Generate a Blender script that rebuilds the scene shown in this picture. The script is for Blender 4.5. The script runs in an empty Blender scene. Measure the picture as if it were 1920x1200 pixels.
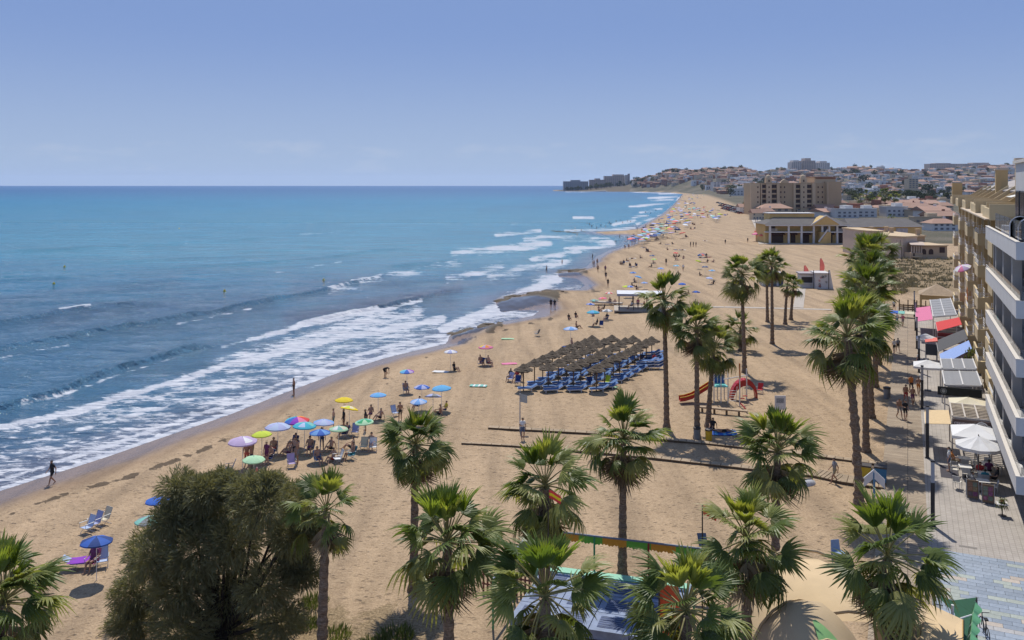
import bpy, bmesh, math, random
import numpy as np
from mathutils import Vector, Matrix
R = math.radians
rnd = random.Random(7)
sc = bpy.context.scene
col = sc.collection

# ---------------------------------------------------------------- camera
F, CX, HY, H = 1600.0, 960.0, 345.5, 20.0      # focal (px of the 1920 wide photo), principal x, horizon y, eye height
cam_d = bpy.data.cameras.new('camera')
cam = bpy.data.objects.new('camera', cam_d)
col.objects.link(cam)
cam.location = (0, 0, H)
cam.rotation_euler = (R(90), 0, 0)
cam_d.sensor_width = 36
cam_d.lens = F * 36 / 1920
cam_d.shift_y = -(600 - HY) / 1920
cam_d.clip_start = 0.3
cam_d.clip_end = 60000
sc.camera = cam

# ---------------------------------------------------------------- sky and sun
SUN_EL, SUN_AZ = R(60), R(-3)                   # azimuth from +Y towards +X
w = bpy.data.worlds.new('World')
sc.world = w
w.use_nodes = True
wn = w.node_tree
wn.nodes.clear()
sky = wn.nodes.new('ShaderNodeTexSky')
sky.sky_type = 'NISHITA'
sky.sun_disc = False
sky.sun_elevation = SUN_EL
sky.sun_rotation = SUN_AZ
sky.air_density = 0.3
sky.dust_density = 0.0
sky.ozone_density = 2.0
sky.altitude = 20
tc = wn.nodes.new('ShaderNodeTexCoord')
# low summer clouds in the distance: a belt of small cumulus just above the horizon
sep = wn.nodes.new('ShaderNodeSeparateXYZ')
wn.links.new(tc.outputs['Generated'], sep.inputs[0])
mp = wn.nodes.new('ShaderNodeMapping')
mp.inputs['Scale'].default_value = (9, 9, 34)
wn.links.new(tc.outputs['Generated'], mp.inputs[0])
cn = wn.nodes.new('ShaderNodeTexNoise')
cn.inputs['Scale'].default_value = 1.6
cn.inputs['Detail'].default_value = 8
cn.inputs['Roughness'].default_value = 0.6
wn.links.new(mp.outputs[0], cn.inputs['Vector'])
belt = wn.nodes.new('ShaderNodeValToRGB')
belt.color_ramp.elements[1].position = .078
for p, c in ((0.0, 0), (0.015, .16), (0.042, .26), (0.058, .03), (0.078, 0)):
    e = belt.color_ramp.elements[0] if p == 0 else belt.color_ramp.elements[-1] if p > .07 else belt.color_ramp.elements.new(p)
    e.color = (c, c, c, 1)
wn.links.new(sep.outputs['Z'], belt.inputs[0])
thr = wn.nodes.new('ShaderNodeMath'); thr.operation = 'ADD'
wn.links.new(cn.outputs['Fac'], thr.inputs[0]); wn.links.new(belt.outputs[0], thr.inputs[1])
cl = wn.nodes.new('ShaderNodeMapRange')
cl.inputs['From Min'].default_value = .72; cl.inputs['From Max'].default_value = .95
cl.inputs['To Max'].default_value = .30
cl.clamp = True
wn.links.new(thr.outputs[0], cl.inputs['Value'])
hs = wn.nodes.new('ShaderNodeHueSaturation')
hs.inputs['Saturation'].default_value = 2.2
hs.inputs['Hue'].default_value = .516
hs.inputs['Value'].default_value = 1.0
gm = wn.nodes.new('ShaderNodeGamma')
gm.inputs[1].default_value = .32
wn.links.new(sky.outputs[0], gm.inputs[0])
wn.links.new(gm.outputs[0], hs.inputs['Color'])
mixc = wn.nodes.new('ShaderNodeMixRGB')
mixc.inputs[2].default_value = (2.1, 2.2, 2.45, 1)
wn.links.new(cl.outputs[0], mixc.inputs[0]); veil = wn.nodes.new('ShaderNodeMixRGB')          # even summer haze over the whole vault
veil.inputs[0].default_value = .42
veil.inputs[2].default_value = (1.16, 1.60, 2.80, 1)
wn.links.new(hs.outputs[0], veil.inputs[1])
low = wn.nodes.new('ShaderNodeMapRange')         # paler air low down, all round the horizon
low.interpolation_type = 'SMOOTHSTEP'
low.inputs['From Min'].default_value = 0.0; low.inputs['From Max'].default_value = .19
low.inputs['To Min'].default_value = .62; low.inputs['To Max'].default_value = 0.0
wn.links.new(sep.outputs['Z'], low.inputs['Value'])
pale = wn.nodes.new('ShaderNodeMixRGB')
pale.inputs[2].default_value = (1.44, 1.76, 2.24, 1)
wn.links.new(low.outputs[0], pale.inputs[0])
wn.links.new(veil.outputs[0], pale.inputs[1])
wn.links.new(pale.outputs[0], mixc.inputs[1])
bg = wn.nodes.new('ShaderNodeBackground')
bg.inputs[1].default_value = 0.15
wn.links.new(mixc.outputs[0], bg.inputs[0])
wo = wn.nodes.new('ShaderNodeOutputWorld')
wn.links.new(bg.outputs[0], wo.inputs[0])

sun_d = bpy.data.lights.new('sun', 'SUN')
sun_d.energy = 2.2
sun_d.angle = R(0.53)
sun_d.color = (1.0, 0.95, 0.87)
sun = bpy.data.objects.new('sun', sun_d)
col.objects.link(sun)
to_sun = Vector((math.sin(SUN_AZ) * math.cos(SUN_EL), math.cos(SUN_AZ) * math.cos(SUN_EL), math.sin(SUN_EL)))
sun.rotation_euler = to_sun.to_track_quat('Z', 'Y').to_euler()
sun.location = (0, 0, 60)

sc.view_settings.view_transform = 'Standard'
sc.view_settings.look = 'None'
sc.view_settings.exposure = 1.0
sc.view_settings.gamma = 1.0
sc.view_settings.use_curve_mapping = False
sc.render.engine = 'CYCLES'
sc.cycles.use_denoising = True
try:
    sc.cycles.denoiser = 'OPENIMAGEDENOISE'
    sc.cycles.denoising_prefilter = 'ACCURATE'
except Exception:
    pass
sc.cycles.max_bounces = 6
sc.cycles.diffuse_bounces = 3
sc.cycles.glossy_bounces = 3
sc.cycles.transmission_bounces = 4
sc.cycles.transparent_max_bounces = 12
sc.cycles.volume_bounces = 1
sc.cycles.sample_clamp_indirect = 6
sc.cycles.caustics_reflective = False
sc.cycles.caustics_refractive = False

# ---------------------------------------------------------------- helpers
SEA = -1.0
HAZE = 3.4e-5
def D(px, py, Y):
    return Vector(((px - CX) / F * Y, Y, H - (py - HY) * Y / F))
def P0(px, py, z=0.0):
    Y = F * (H - z) / (py - HY)
    return Vector(((px - CX) / F * Y, Y, z))
AX = math.atan2(1702 - CX, F)                   # the promenade runs this far to the right of straight ahead
SU = Vector((math.sin(AX), math.cos(AX), 0)); SV = Vector((math.cos(AX), -math.sin(AX), 0))
def S(u, v, z=0.0):
    return SU * u + SV * v + Vector((0, 0, z))
def toS(p):
    return p.x * SU.x + p.y * SU.y, p.x * SV.x + p.y * SV.y
STREET = -AX                                    # rotation that turns local +Y into the promenade's direction

def N(nt, typ, ins=None, **props):
    n = nt.nodes.new(typ)
    for k, v in props.items():
        setattr(n, k, v)
    for k, v in (ins or {}).items():
        if isinstance(v, bpy.types.NodeSocket):
            nt.links.new(v, n.inputs[k])
        else:
            n.inputs[k].default_value = v
    return n
def ramp(nt, fac, stops):
    n = nt.nodes.new('ShaderNodeValToRGB')
    cr = n.color_ramp
    while len(cr.elements) < len(stops):
        cr.elements.new(0.5)
    for e, (p, c) in zip(cr.elements, stops):
        e.position = p
        e.color = tuple(c) + (1,) if not isinstance(c, (int, float)) else (c, c, c, 1)
    nt.links.new(fac, n.inputs[0])
    return n.outputs[0]
def newmat(name):
    m = bpy.data.materials.new(name)
    m.use_nodes = True
    nt = m.node_tree
    return m, nt, nt.nodes['Principled BSDF']
MATS = {}
def mat(name, c, rough=.7, var=.12, scale=6.0, bump=0.0, bscale=40, metal=0.0, spec=.4, dirt=0.0, objcol=False, coat=0, rand=0.0):
    """painted / cloth / plaster surface: base colour with mottling, optional dirt, relief and per-object variation"""
    if name in MATS:
        return MATS[name]
    m, nt, b = newmat(name)
    tcn = N(nt, 'ShaderNodeTexCoord')
    no = N(nt, 'ShaderNodeTexNoise', {'Vector': tcn.outputs['Object'], 'Scale': scale, 'Detail': 5, 'Roughness': .6})
    if objcol:
        oi = N(nt, 'ShaderNodeObjectInfo')
        src = oi.outputs['Color']
    else:
        src = N(nt, 'ShaderNodeRGB').outputs[0]
        src.default_value = (*c, 1)
    val = ramp(nt, no.outputs['Fac'], [(.3, 1 - var), (.7, 1 + var * .6)])
    mx = N(nt, 'ShaderNodeMixRGB', {0: 1.0, 1: src, 2: val}, blend_type='MULTIPLY')
    out = mx.outputs[0]
    if dirt:
        n2 = N(nt, 'ShaderNodeTexNoise', {'Vector': tcn.outputs['Object'], 'Scale': scale * .35, 'Detail': 8, 'Roughness': .7})
        f = ramp(nt, n2.outputs['Fac'], [(.45, 0), (.75, dirt)])
        out = N(nt, 'ShaderNodeMixRGB', {0: f, 1: out, 2: (.13, .10, .075, 1)}).outputs[0]
    if rand:
        oi2 = N(nt, 'ShaderNodeObjectInfo')
        rr = N(nt, 'ShaderNodeMapRange', {'Value': oi2.outputs['Random'], 'To Min': 1 - rand, 'To Max': 1 + rand})
        h2 = N(nt, 'ShaderNodeHueSaturation', {'Color': out, 'Value': rr.outputs[0]})
        out = h2.outputs[0]
    nt.links.new(out, b.inputs['Base Color'])
    b.inputs['Roughness'].default_value = rough
    b.inputs['Metallic'].default_value = metal
    b.inputs['Specular IOR Level'].default_value = spec
    if coat:
        b.inputs['Coat Weight'].default_value = coat
    if bump:
        n3 = N(nt, 'ShaderNodeTexNoise', {'Vector': tcn.outputs['Object'], 'Scale': bscale, 'Detail': 4})
        bp = N(nt, 'ShaderNodeBump', {'Height': n3.outputs['Fac'], 'Strength': bump, 'Distance': .02})
        nt.links.new(bp.outputs[0], b.inputs['Normal'])
    MATS[name] = m
    return m

class MB:
    """collects shapes; build() links them as one mesh object"""
    def __init__(self):
        self.v, self.f, self.m = [], [], []
    def add(self, vs, fs, m=0):
        k = len(self.v)
        self.v += [tuple(p) for p in vs]
        self.f += [tuple(k + i for i in f) for f in fs]
        self.m += [m] * len(fs)
        return self
    def box(self, c, s, m=0, rz=0.0, taper=1.0, rot=None):
        c = Vector(c)
        mt = rot if rot is not None else Matrix.Rotation(rz, 3, 'Z')
        vs = []
        for z in (-.5, .5):
            t = taper if z > 0 else 1
            for x, y in ((-.5, -.5), (.5, -.5), (.5, .5), (-.5, .5)):
                vs.append(c + mt @ Vector((x * s[0] * t, y * s[1] * t, z * s[2])))
        return self.add(vs, [(3, 2, 1, 0), (4, 5, 6, 7), (0, 1, 5, 4), (1, 2, 6, 5), (2, 3, 7, 6), (3, 0, 4, 7)], m)
    def bx(self, x0, x1, y0, y1, z0, z1, m=0):
        return self.box(((x0 + x1) / 2, (y0 + y1) / 2, (z0 + z1) / 2), (x1 - x0, y1 - y0, z1 - z0), m)
    def bar(self, a, b, w, h=None, m=0):
        """square bar from a to b"""
        a, b = Vector(a), Vector(b)
        d = b - a
        q = d.to_track_quat('Z', 'Y').to_matrix()
        return self.box((a + b) / 2, (w, h or w, d.length), m, rot=q)
    def tube(self, pts, rad, n=8, m=0, cap=True):
        pts = [Vector(p) for p in pts]
        if not isinstance(rad, (list, tuple)):
            rad = [rad] * len(pts)
        vs, fs = [], []
        for i, p in enumerate(pts):
            d = (pts[min(i + 1, len(pts) - 1)] - pts[max(i - 1, 0)])
            q = d.to_track_quat('Z', 'Y')
            for k in range(n):
                a = 2 * math.pi * k / n
                vs.append(p + q @ Vector((math.cos(a) * rad[i], math.sin(a) * rad[i], 0)))
        for i in range(len(pts) - 1):
            for k in range(n):
                k2 = (k + 1) % n
                fs.append((i * n + k, i * n + k2, (i + 1) * n + k2, (i + 1) * n + k))
        if cap:
            fs.append(tuple(range(n))[::-1])
            fs.append(tuple((len(pts) - 1) * n + k for k in range(n)))
        return self.add(vs, fs, m)
    def lathe(self, prof, n=12, c=(0, 0, 0), m=0, ph=0.0):
        vs, fs = [], []
        for r, z in prof:
            for k in range(n):
                a = 2 * math.pi * k / n + ph
                vs.append((c[0] + r * math.cos(a), c[1] + r * math.sin(a), c[2] + z))
        for i in range(len(prof) - 1):
            for k in range(n):
                k2 = (k + 1) % n
                fs.append((i * n + k, i * n + k2, (i + 1) * n + k2, (i + 1) * n + k))
        return self.add(vs, fs, m)
    def prism(self, poly, z0, z1, m=0):
        n = len(poly)
        vs = [(x, y, z0) for x, y in poly] + [(x, y, z1) for x, y in poly]
        fs = [tuple(range(n))[::-1], tuple(range(n, 2 * n))] + [(i, (i + 1) % n, n + (i + 1) % n, n + i) for i in range(n)]
        return self.add(vs, fs, m)
    def slab(self, quad, t, m=0):
        """thin sheet with thickness from four corners"""
        q = [Vector(p) for p in quad]
        nrm = (q[1] - q[0]).cross(q[2] - q[0]).normalized() * t
        n = len(q)
        vs = q + [p - nrm for p in q]
        return self.add(vs, [tuple(range(n)), tuple(range(n, 2 * n))[::-1]] + [((i + 1) % n, i, n + i, n + (i + 1) % n) for i in range(n)], m)
    def mesh(self, name, mats, smooth=False):
        me = bpy.data.meshes.new(name)
        me.from_pydata(self.v, [], self.f)
        for mm in (mats if isinstance(mats, (list, tuple)) else [mats]):
            me.materials.append(mm)
        me.polygons.foreach_set('material_index', self.m)
        if smooth:
            me.polygons.foreach_set('use_smooth', [True] * len(self.f))
        me.update()
        return me
    def build(self, name, mats, parent=None, smooth=False, loc=None, rz=0.0):
        return link(name, self.mesh(name, mats, smooth), parent, loc, rz)
def link(name, me, parent=None, loc=None, rz=0.0):
    o = bpy.data.objects.new(name, me)
    col.objects.link(o)
    if parent is not None:
        o.parent = parent
    if loc is not None:
        o.location = loc
    if rz:
        o.rotation_euler = (0, 0, rz)
    return o
def tag(o, label, cat, group=None):
    o['label'] = label
    o['category'] = cat
    if group:
        o['group'] = group
    return o
def thing(name, label, cat, loc=(0, 0, 0), rz=0.0, group=None):
    return tag(link(name, None, None, loc, rz), label, cat, group)
def kind(o, k):
    o['kind'] = k
    return o
def smoothstep(a, b, x):
    t = np.clip((x - a) / (b - a), 0, 1)
    return t * t * (3 - 2 * t)
_TAB = {}
def vnoise(x, y, seed=0):
    """cheap value noise for numpy arrays"""
    if seed not in _TAB:
        _TAB[seed] = np.random.RandomState(seed).rand(256, 256)
    tab = _TAB[seed]
    xi, yi = np.floor(x).astype(int), np.floor(y).astype(int)
    fx, fy = x - xi, y - yi
    fx, fy = fx * fx * (3 - 2 * fx), fy * fy * (3 - 2 * fy)
    g = lambda i, j: tab[(xi + i) % 256, (yi + j) % 256]
    return (g(0, 0) * (1 - fx) + g(1, 0) * fx) * (1 - fy) + (g(0, 1) * (1 - fx) + g(1, 1) * fx) * fy
def fbm(x, y, o=4, seed=0):
    s, a, t = 0, .5, 0
    for i in range(o):
        s = s + a * vnoise(x * 2 ** i, y * 2 ** i, seed + i); t += a; a *= .5
    return s / t
def grid_mesh(name, X, Y, Z, attrs, m):
    nr, nc = X.shape
    me = bpy.data.meshes.new(name)
    co = np.stack([X, Y, Z], -1).reshape(-1, 3).astype(np.float32)
    idx = np.arange(nr * nc).reshape(nr, nc)
    q = np.stack([idx[:-1, :-1], idx[1:, :-1], idx[1:, 1:], idx[:-1, 1:]], -1).reshape(-1, 4)
    n1 = np.cross(co[q[0, 1]] - co[q[0, 0]], co[q[0, 2]] - co[q[0, 0]])
    if n1[2] < 0:
        q = q[:, ::-1]
    me.vertices.add(len(co)); me.vertices.foreach_set('co', co.ravel())
    me.loops.add(q.size); me.loops.foreach_set('vertex_index', q.ravel().astype(np.int32))
    me.polygons.add(len(q)); me.polygons.foreach_set('loop_start', np.arange(0, q.size, 4, dtype=np.int32))
    me.update(calc_edges=True)
    me.polygons.foreach_set('use_smooth', np.ones(len(q), dtype=bool))
    for k, a in attrs.items():
        if a.ndim == 3:
            at = me.attributes.new(k, 'FLOAT_COLOR', 'POINT')
            at.data.foreach_set('color', np.concatenate([a, np.ones(a.shape[:2] + (1,))], -1).astype(np.float32).ravel())
        else:
            at = me.attributes.new(k, 'FLOAT', 'POINT')
            at.data.foreach_set('value', a.astype(np.float32).ravel())
    me.materials.append(m)
    return me
def polydist(PX, PY, line):
    """distance of points to a polyline, with the parameter along it"""
    best = np.full(PX.shape, 1e12)
    for (x0, y0), (x1, y1) in zip(line[:-1], line[1:]):
        dx, dy = x1 - x0, y1 - y0
        L = dx * dx + dy * dy + 1e-12
        t = np.clip(((PX - x0) * dx + (PY - y0) * dy) / L, 0, 1)
        d = (PX - x0 - t * dx) ** 2 + (PY - y0 - t * dy) ** 2
        best = np.minimum(best, d)
    return np.sqrt(best)
def inside(PX, PY, poly):
    r = np.zeros(PX.shape, bool)
    n = len(poly)
    for i in range(n):
        x0, y0 = poly[i]; x1, y1 = poly[(i + 1) % n]
        if y0 == y1:
            continue
        c = (y0 > PY) != (y1 > PY)
        r ^= c & (PX < (x1 - x0) * (PY - y0) / (y1 - y0) + x0)
    return r
# ================================================================ the lie of the land
# shoreline read from the photograph, laid on sea level
SHORE_PX = [(-700, 1150), (-300, 1010), (0, 921), (100, 889), (200, 857), (300, 822), (380, 795), (430, 778), (520, 742), (560, 727), (640, 697), (720, 672), (790, 655),
            (835, 645), (850, 630), (900, 613), (945, 603), (1000, 592), (1022, 580), (1018, 570), (985, 563), (950, 568), (935, 560), (985, 548), (1040, 543),
            (1085, 543), (1097, 535), (1080, 520), (1045, 508), (1075, 508), (1100, 500), (1118, 482), (1140, 470), (1178, 460), (1188, 449), (1172, 441),
            (1140, 441), (1108, 437), (1110, 434.5), (1160, 433), (1192, 429), (1212, 417), (1240, 402), (1252, 392), (1262, 384), (1272, 373), (1279, 364),
            (1255, 361.3), (1180, 359.6), (1110, 359.4), (1060, 358.9), (1036, 358.5)]
SHORE = [tuple(P0(x, y, SEA)[:2]) for x, y in SHORE_PX]
SHORE += [(150, 3100), (420, 3700), (1600, 5200), (9000, 7500), (18000, 9000)]
LANDPOLY = SHORE + [(30000, 9000), (30000, -400), (-300, -400), (-200, 5)]
_A = np.array(SHORE[:-1]); _D = np.array(SHORE[1:]) - _A; _L = (_D ** 2).sum(1) + 1e-12
_PA = np.array(LANDPOLY); _PB = np.roll(_PA, -1, 0)
def sdist(X, Y):
    if X.size == 1:                              # quick way for a single point
        p = np.array([float(X.ravel()[0]), float(Y.ravel()[0])])
        t = np.clip(((p - _A) * _D).sum(1) / _L, 0, 1)
        d = math.sqrt((((p - _A) - t[:, None] * _D) ** 2).sum(1).min())
        c = (_PA[:, 1] > p[1]) != (_PB[:, 1] > p[1])
        xs = (_PB[c, 0] - _PA[c, 0]) * (p[1] - _PA[c, 1]) / (_PB[c, 1] - _PA[c, 1]) + _PA[c, 0]
        return np.full(X.shape, d if (p[0] < xs).sum() % 2 else -d)
    d = polydist(X, Y, SHORE)
    return np.where(inside(X, Y, LANDPOLY), d, -d)
SKYLINE = [(960, 345), (1040, 351), (1060, 350), (1130, 347), (1170, 345), (1200, 338), (1232, 332), (1262, 321), (1290, 324), (1330, 320), (1392, 318), (1425, 327), (1470, 319),
           (1560, 320), (1600, 318), (1660, 319), (1700, 323), (1740, 321), (1800, 318), (1860, 314), (1990, 313), (2400, 318)]
HILLY = 3000.0
def hill(X, Y):
    px = CX + F * X / np.maximum(Y, 1)
    py = np.interp(px, [p[0] for p in SKYLINE], [p[1] for p in SKYLINE])
    top = H + (HY - py) * HILLY / F
    top = np.maximum(top - 3, 0)
    ramp_ = smoothstep(1450, HILLY, Y)
    back = 1 - .6 * smoothstep(HILLY, 6000, Y)
    bumps = (fbm(X / 160, Y / 160, 4, 3) - .5) * 14 * smoothstep(1500, 2400, Y)
    return np.maximum(top * ramp_ * back + bumps * (top > 6), 0)
def zland(X, Y):
    X, Y = np.asarray(X, float), np.asarray(Y, float)
    s = sdist(X, Y)
    slope = np.where(Y < 130, .075, .05)
    z = np.where(s > 0, np.minimum(SEA + s * slope, 0), np.maximum(SEA + s * .06, -5))
    z = np.where(s > 25, z + hill(X, Y) * smoothstep(25, 160, s), z)
    return z, s
def gz(x, y):
    z, _ = zland(np.array([x]), np.array([y]))
    return float(z[0])
def G(px, py, up=0.0):
    """where the ray through a pixel meets the beach (or a level that far above it)"""
    z = 0.0
    for _ in range(6):
        p = P0(px, py, z + up)
        z = gz(p.x, p.y)
    p = P0(px, py, z + up)
    return Vector((p.x, p.y, gz(p.x, p.y)))

# ---- sand ----
def make_sand():
    m, nt, b = newmat('sand')
    geo = N(nt, 'ShaderNodeNewGeometry'); pos = geo.outputs['Position']
    at = lambda n: N(nt, 'ShaderNodeAttribute', attribute_name=n).outputs['Fac']
    big = N(nt, 'ShaderNodeTexNoise', {'Vector': pos, 'Scale': .12, 'Detail': 3, 'Roughness': .6}).outputs['Fac']
    mid = N(nt, 'ShaderNodeTexNoise', {'Vector': pos, 'Scale': 1.1, 'Detail': 4, 'Roughness': .65}).outputs['Fac']
    fine = N(nt, 'ShaderNodeTexNoise', {'Vector': pos, 'Scale': 9, 'Detail': 3, 'Roughness': .7}).outputs['Fac']
    c = ramp(nt, big, [(.3, (.325, .222, .126)), (.52, (.385, .270, .160)), (.75, (.45, .325, .202))])
    c = N(nt, 'ShaderNodeMixRGB', {0: .55, 1: c, 2: ramp(nt, mid, [(.3, (.25, .17, .096)), (.6, (.45, .325, .202))])}).outputs[0]
    c = N(nt, 'ShaderNodeMixRGB', {0: .5, 1: c, 2: ramp(nt, fine, [(.32, (.20, .134, .075)), (.6, (.46, .335, .213))])}).outputs[0]
    mpr = N(nt, 'ShaderNodeMapping', {'Vector': pos, 'Rotation': (0, 0, AX), 'Scale': (.55, .045, 1)})
    rk_ = N(nt, 'ShaderNodeTexNoise', {'Vector': mpr.outputs[0], 'Scale': 1.0, 'Detail': 4, 'Roughness': .6}).outputs['Fac']
    c = N(nt, 'ShaderNodeMixRGB', {0: 1.0, 1: c, 2: ramp(nt, rk_, [(.34, .78), (.5, 1.0), (.66, 1.13)])}, blend_type='MULTIPLY').outputs[0]
    # trampled sand: footprint hollows
    vo = N(nt, 'ShaderNodeTexVoronoi', {'Vector': pos, 'Scale': 2.4, 'Randomness': 1.0})
    foot = ramp(nt, vo.outputs['Distance'], [(.05, 0), (.32, 1)])
    vo2 = N(nt, 'ShaderNodeTexVoronoi', {'Vector': pos, 'Scale': 1.0, 'Randomness': 1.0})
    foot2 = ramp(nt, vo2.outputs['Distance'], [(.02, 0), (.22, 1)])
    fd = N(nt, 'ShaderNodeMath', {0: foot, 1: foot2}, operation='MULTIPLY').outputs[0]
    c = N(nt, 'ShaderNodeMixRGB', {0: ramp(nt, fd, [(0.0, .42), (.7, 0)]), 1: c, 2: (.15, .10, .06, 1)}).outputs[0]
    # dry tidewrack
    weedn = N(nt, 'ShaderNodeTexNoise', {'Vector': pos, 'Scale': 1.5, 'Detail': 5, 'Roughness': .75}).outputs['Fac']
    wsum = N(nt, 'ShaderNodeMath', {0: weedn, 1: at('weed')}, operation='ADD').outputs[0]
    wf = ramp(nt, wsum, [(.86, 0), (1.0, .85)])
    c = N(nt, 'ShaderNodeMixRGB', {0: wf, 1: c, 2: (.055, .038, .022, 1)}).outputs[0]
    # dirt and dry scrub
    drn = N(nt, 'ShaderNodeMath', {0: N(nt, 'ShaderNodeTexNoise', {'Vector': pos, 'Scale': .9, 'Detail': 5, 'Roughness': .72}).outputs['Fac'], 1: at('scrub')}, operation='ADD').outputs[0]
    scol = ramp(nt, fine, [(.3, (.10, .075, .04)), (.5, (.24, .17, .09)), (.7, (.36, .27, .16))])
    c = N(nt, 'ShaderNodeMixRGB', {0: ramp(nt, drn, [(.9, 0), (1.15, .9)]), 1: c, 2: scol}).outputs[0]
    # far country: dry earth and scrub
    tn = N(nt, 'ShaderNodeTexNoise', {'Vector': pos, 'Scale': .02, 'Detail': 5, 'Roughness': .7}).outputs['Fac']
    tcol = ramp(nt, tn, [(.3, (.035, .042, .022)), (.45, (.075, .070, .042)), (.6, (.13, .11, .078)), (.75, (.19, .16, .12))])
    c = N(nt, 'ShaderNodeMixRGB', {0: at('town'), 1: c, 2: tcol}).outputs[0]
    # rock shelf and weed at the water's edge
    rk = ramp(nt, fine, [(.3, (.035, .028, .018)), (.65, (.15, .115, .07))])
    rsum = N(nt, 'ShaderNodeMath', {0: mid, 1: at('rock')}, operation='ADD').outputs[0]
    c = N(nt, 'ShaderNodeMixRGB', {0: ramp(nt, rsum, [(.9, 0), (1.15, 1)]), 1: c, 2: rk}).outputs[0]
    wet = at('wet')
    wetc = N(nt, 'ShaderNodeMixRGB', {0: 1.0, 1: c, 2: (.60, .57, .58, 1)}, blend_type='MULTIPLY').outputs[0]
    c = N(nt, 'ShaderNodeMixRGB', {0: wet, 1: c, 2: wetc}).outputs[0]
    nt.links.new(c, b.inputs['Base Color'])
    film = at('film')
    ro = N(nt, 'ShaderNodeMapRange', {'Value': film, 'To Min': .92, 'To Max': .12})
    nt.links.new(ro.outputs[0], b.inputs['Roughness'])
    b.inputs['Specular IOR Level'].default_value = .3
    hsum = N(nt, 'ShaderNodeMath', {0: foot, 1: N(nt, 'ShaderNodeMath', {0: foot2, 1: 1.2}, operation='MULTIPLY').outputs[0]}, operation='ADD').outputs[0]
    hsum = N(nt, 'ShaderNodeMath', {0: hsum, 1: N(nt, 'ShaderNodeMath', {0: mid, 1: 2.2}, operation='MULTIPLY').outputs[0]}, operation='ADD').outputs[0]
    hsum = N(nt, 'ShaderNodeMath', {0: hsum, 1: N(nt, 'ShaderNodeMath', {0: fine, 1: .8}, operation='MULTIPLY').outputs[0]}, operation='ADD').outputs[0]
    dry = N(nt, 'ShaderNodeMapRange', {'Value': wet, 'To Min': 1.0, 'To Max': .06})
    bp = N(nt, 'ShaderNodeBump', {'Height': hsum, 'Distance': .09})
    nt.links.new(dry.outputs[0], bp.inputs['Strength'])
    nt.links.new(bp.outputs[0], b.inputs['Normal'])
    return m

rows = np.concatenate([np.arange(2600, 1240, -25.0), np.arange(1240, 372, -2.0), np.arange(372, 356, -.6), np.arange(356, 347.6, -.5)])
cols = np.concatenate([np.arange(-900, -100, 25.0), np.arange(-100, 2020, 3.2), np.arange(2020, 3300, 25.0)])
PY, PX = np.meshgrid(rows, cols, indexing='ij')
YY = F * H / (PY - HY); XX = (PX - CX) / F * YY
zz, ss = zland(XX, YY)
near = YY < 400
# gentle undulation of loose sand, and the trampled, rougher stretch towards the water
zz = zz + np.where(ss > 3, (fbm(XX / 3.0, YY / 3.0, 3, 11) - .5) * .16 * smoothstep(3, 8, ss) * near, 0)
wet = np.clip(1 - smoothstep(2.6, 6.0, ss + (fbm(XX / 6, YY / 6, 3, 5) - .5) * 2.2), 0, 1)
film = np.clip(1 - smoothstep(1.6, 4.2, ss + (fbm(XX / 5, YY / 5, 3, 15) - .5) * 1.5), 0, 1)
WEED = [([(-100, 1000), (60, 935), (130, 908), (250, 878), (330, 850), (420, 815)], 7, .52), ([(0, 985), (80, 950), (180, 920)], 9, .22),
        ([(420, 815), (540, 775), (640, 735), (720, 715), (800, 685), (860, 650)], 12, .24), ([(800, 655), (860, 632), (950, 605), (1030, 590)], 8, .55),
        ([(880, 690), (960, 655), (1010, 635), (1050, 612)], 16, .16), ([(1130, 500), (1180, 470), (1230, 450), (1290, 440)], 14, .18), ([(1040, 543), (1090, 540), (1140, 540)], 6, .34),
        ([(1090, 510), (1105, 525), (1115, 540)], 5, .38), ([(60, 1000), (200, 960), (420, 900)], 40, .25), ([(300, 850), (600, 740), (860, 690)], 45, .22), ([(860, 700), (980, 640), (1080, 590), (1130, 540)], 30, .20), ([(0, 1010), (150, 960), (300, 900)], 30, .22)]
weed = np.zeros_like(XX)
for ln, wd, st in WEED:
    weed = np.maximum(weed, st * np.exp(-(polydist(PX, PY, ln) / wd) ** 2))
weed = weed * (.35 + 1.15 * smoothstep(.3, .68, fbm(PX / 17, PY / 9, 4, 55)))
rock = np.zeros_like(XX)
for ln, wd, st in [([(942, 565), (975, 560), (1010, 553), (1040, 550)], 11, 1.0), ([(1050, 508), (1085, 508), (1100, 505)], 3.5, .75), ([(850, 622), (890, 612), (940, 603)], 5, .7),
                   ([(1010, 430.5), (1060, 434), (1105, 435.5)], 2.2, .6), ([(1000, 359), (1060, 358.3), (1110, 358.3), (1180, 358.4)], 2.2, .6)]:
    rock = np.maximum(rock, st * np.exp(-(polydist(PX, PY, ln) / wd) ** 2))
zz = zz + np.where(YY < 400, rock * (.35 + .5 * fbm(XX / 1.2, YY / 1.2, 3, 9)), 0)
scrub = np.zeros_like(XX)
scrub = np.maximum(scrub, .55 * np.exp(-(np.maximum(np.abs(PX - 650) - 150, 0) / 60) ** 2) * smoothstep(1070, 1170, PY))
scrub = np.maximum(scrub, .30 * smoothstep(1140, 1230, PY))
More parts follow.
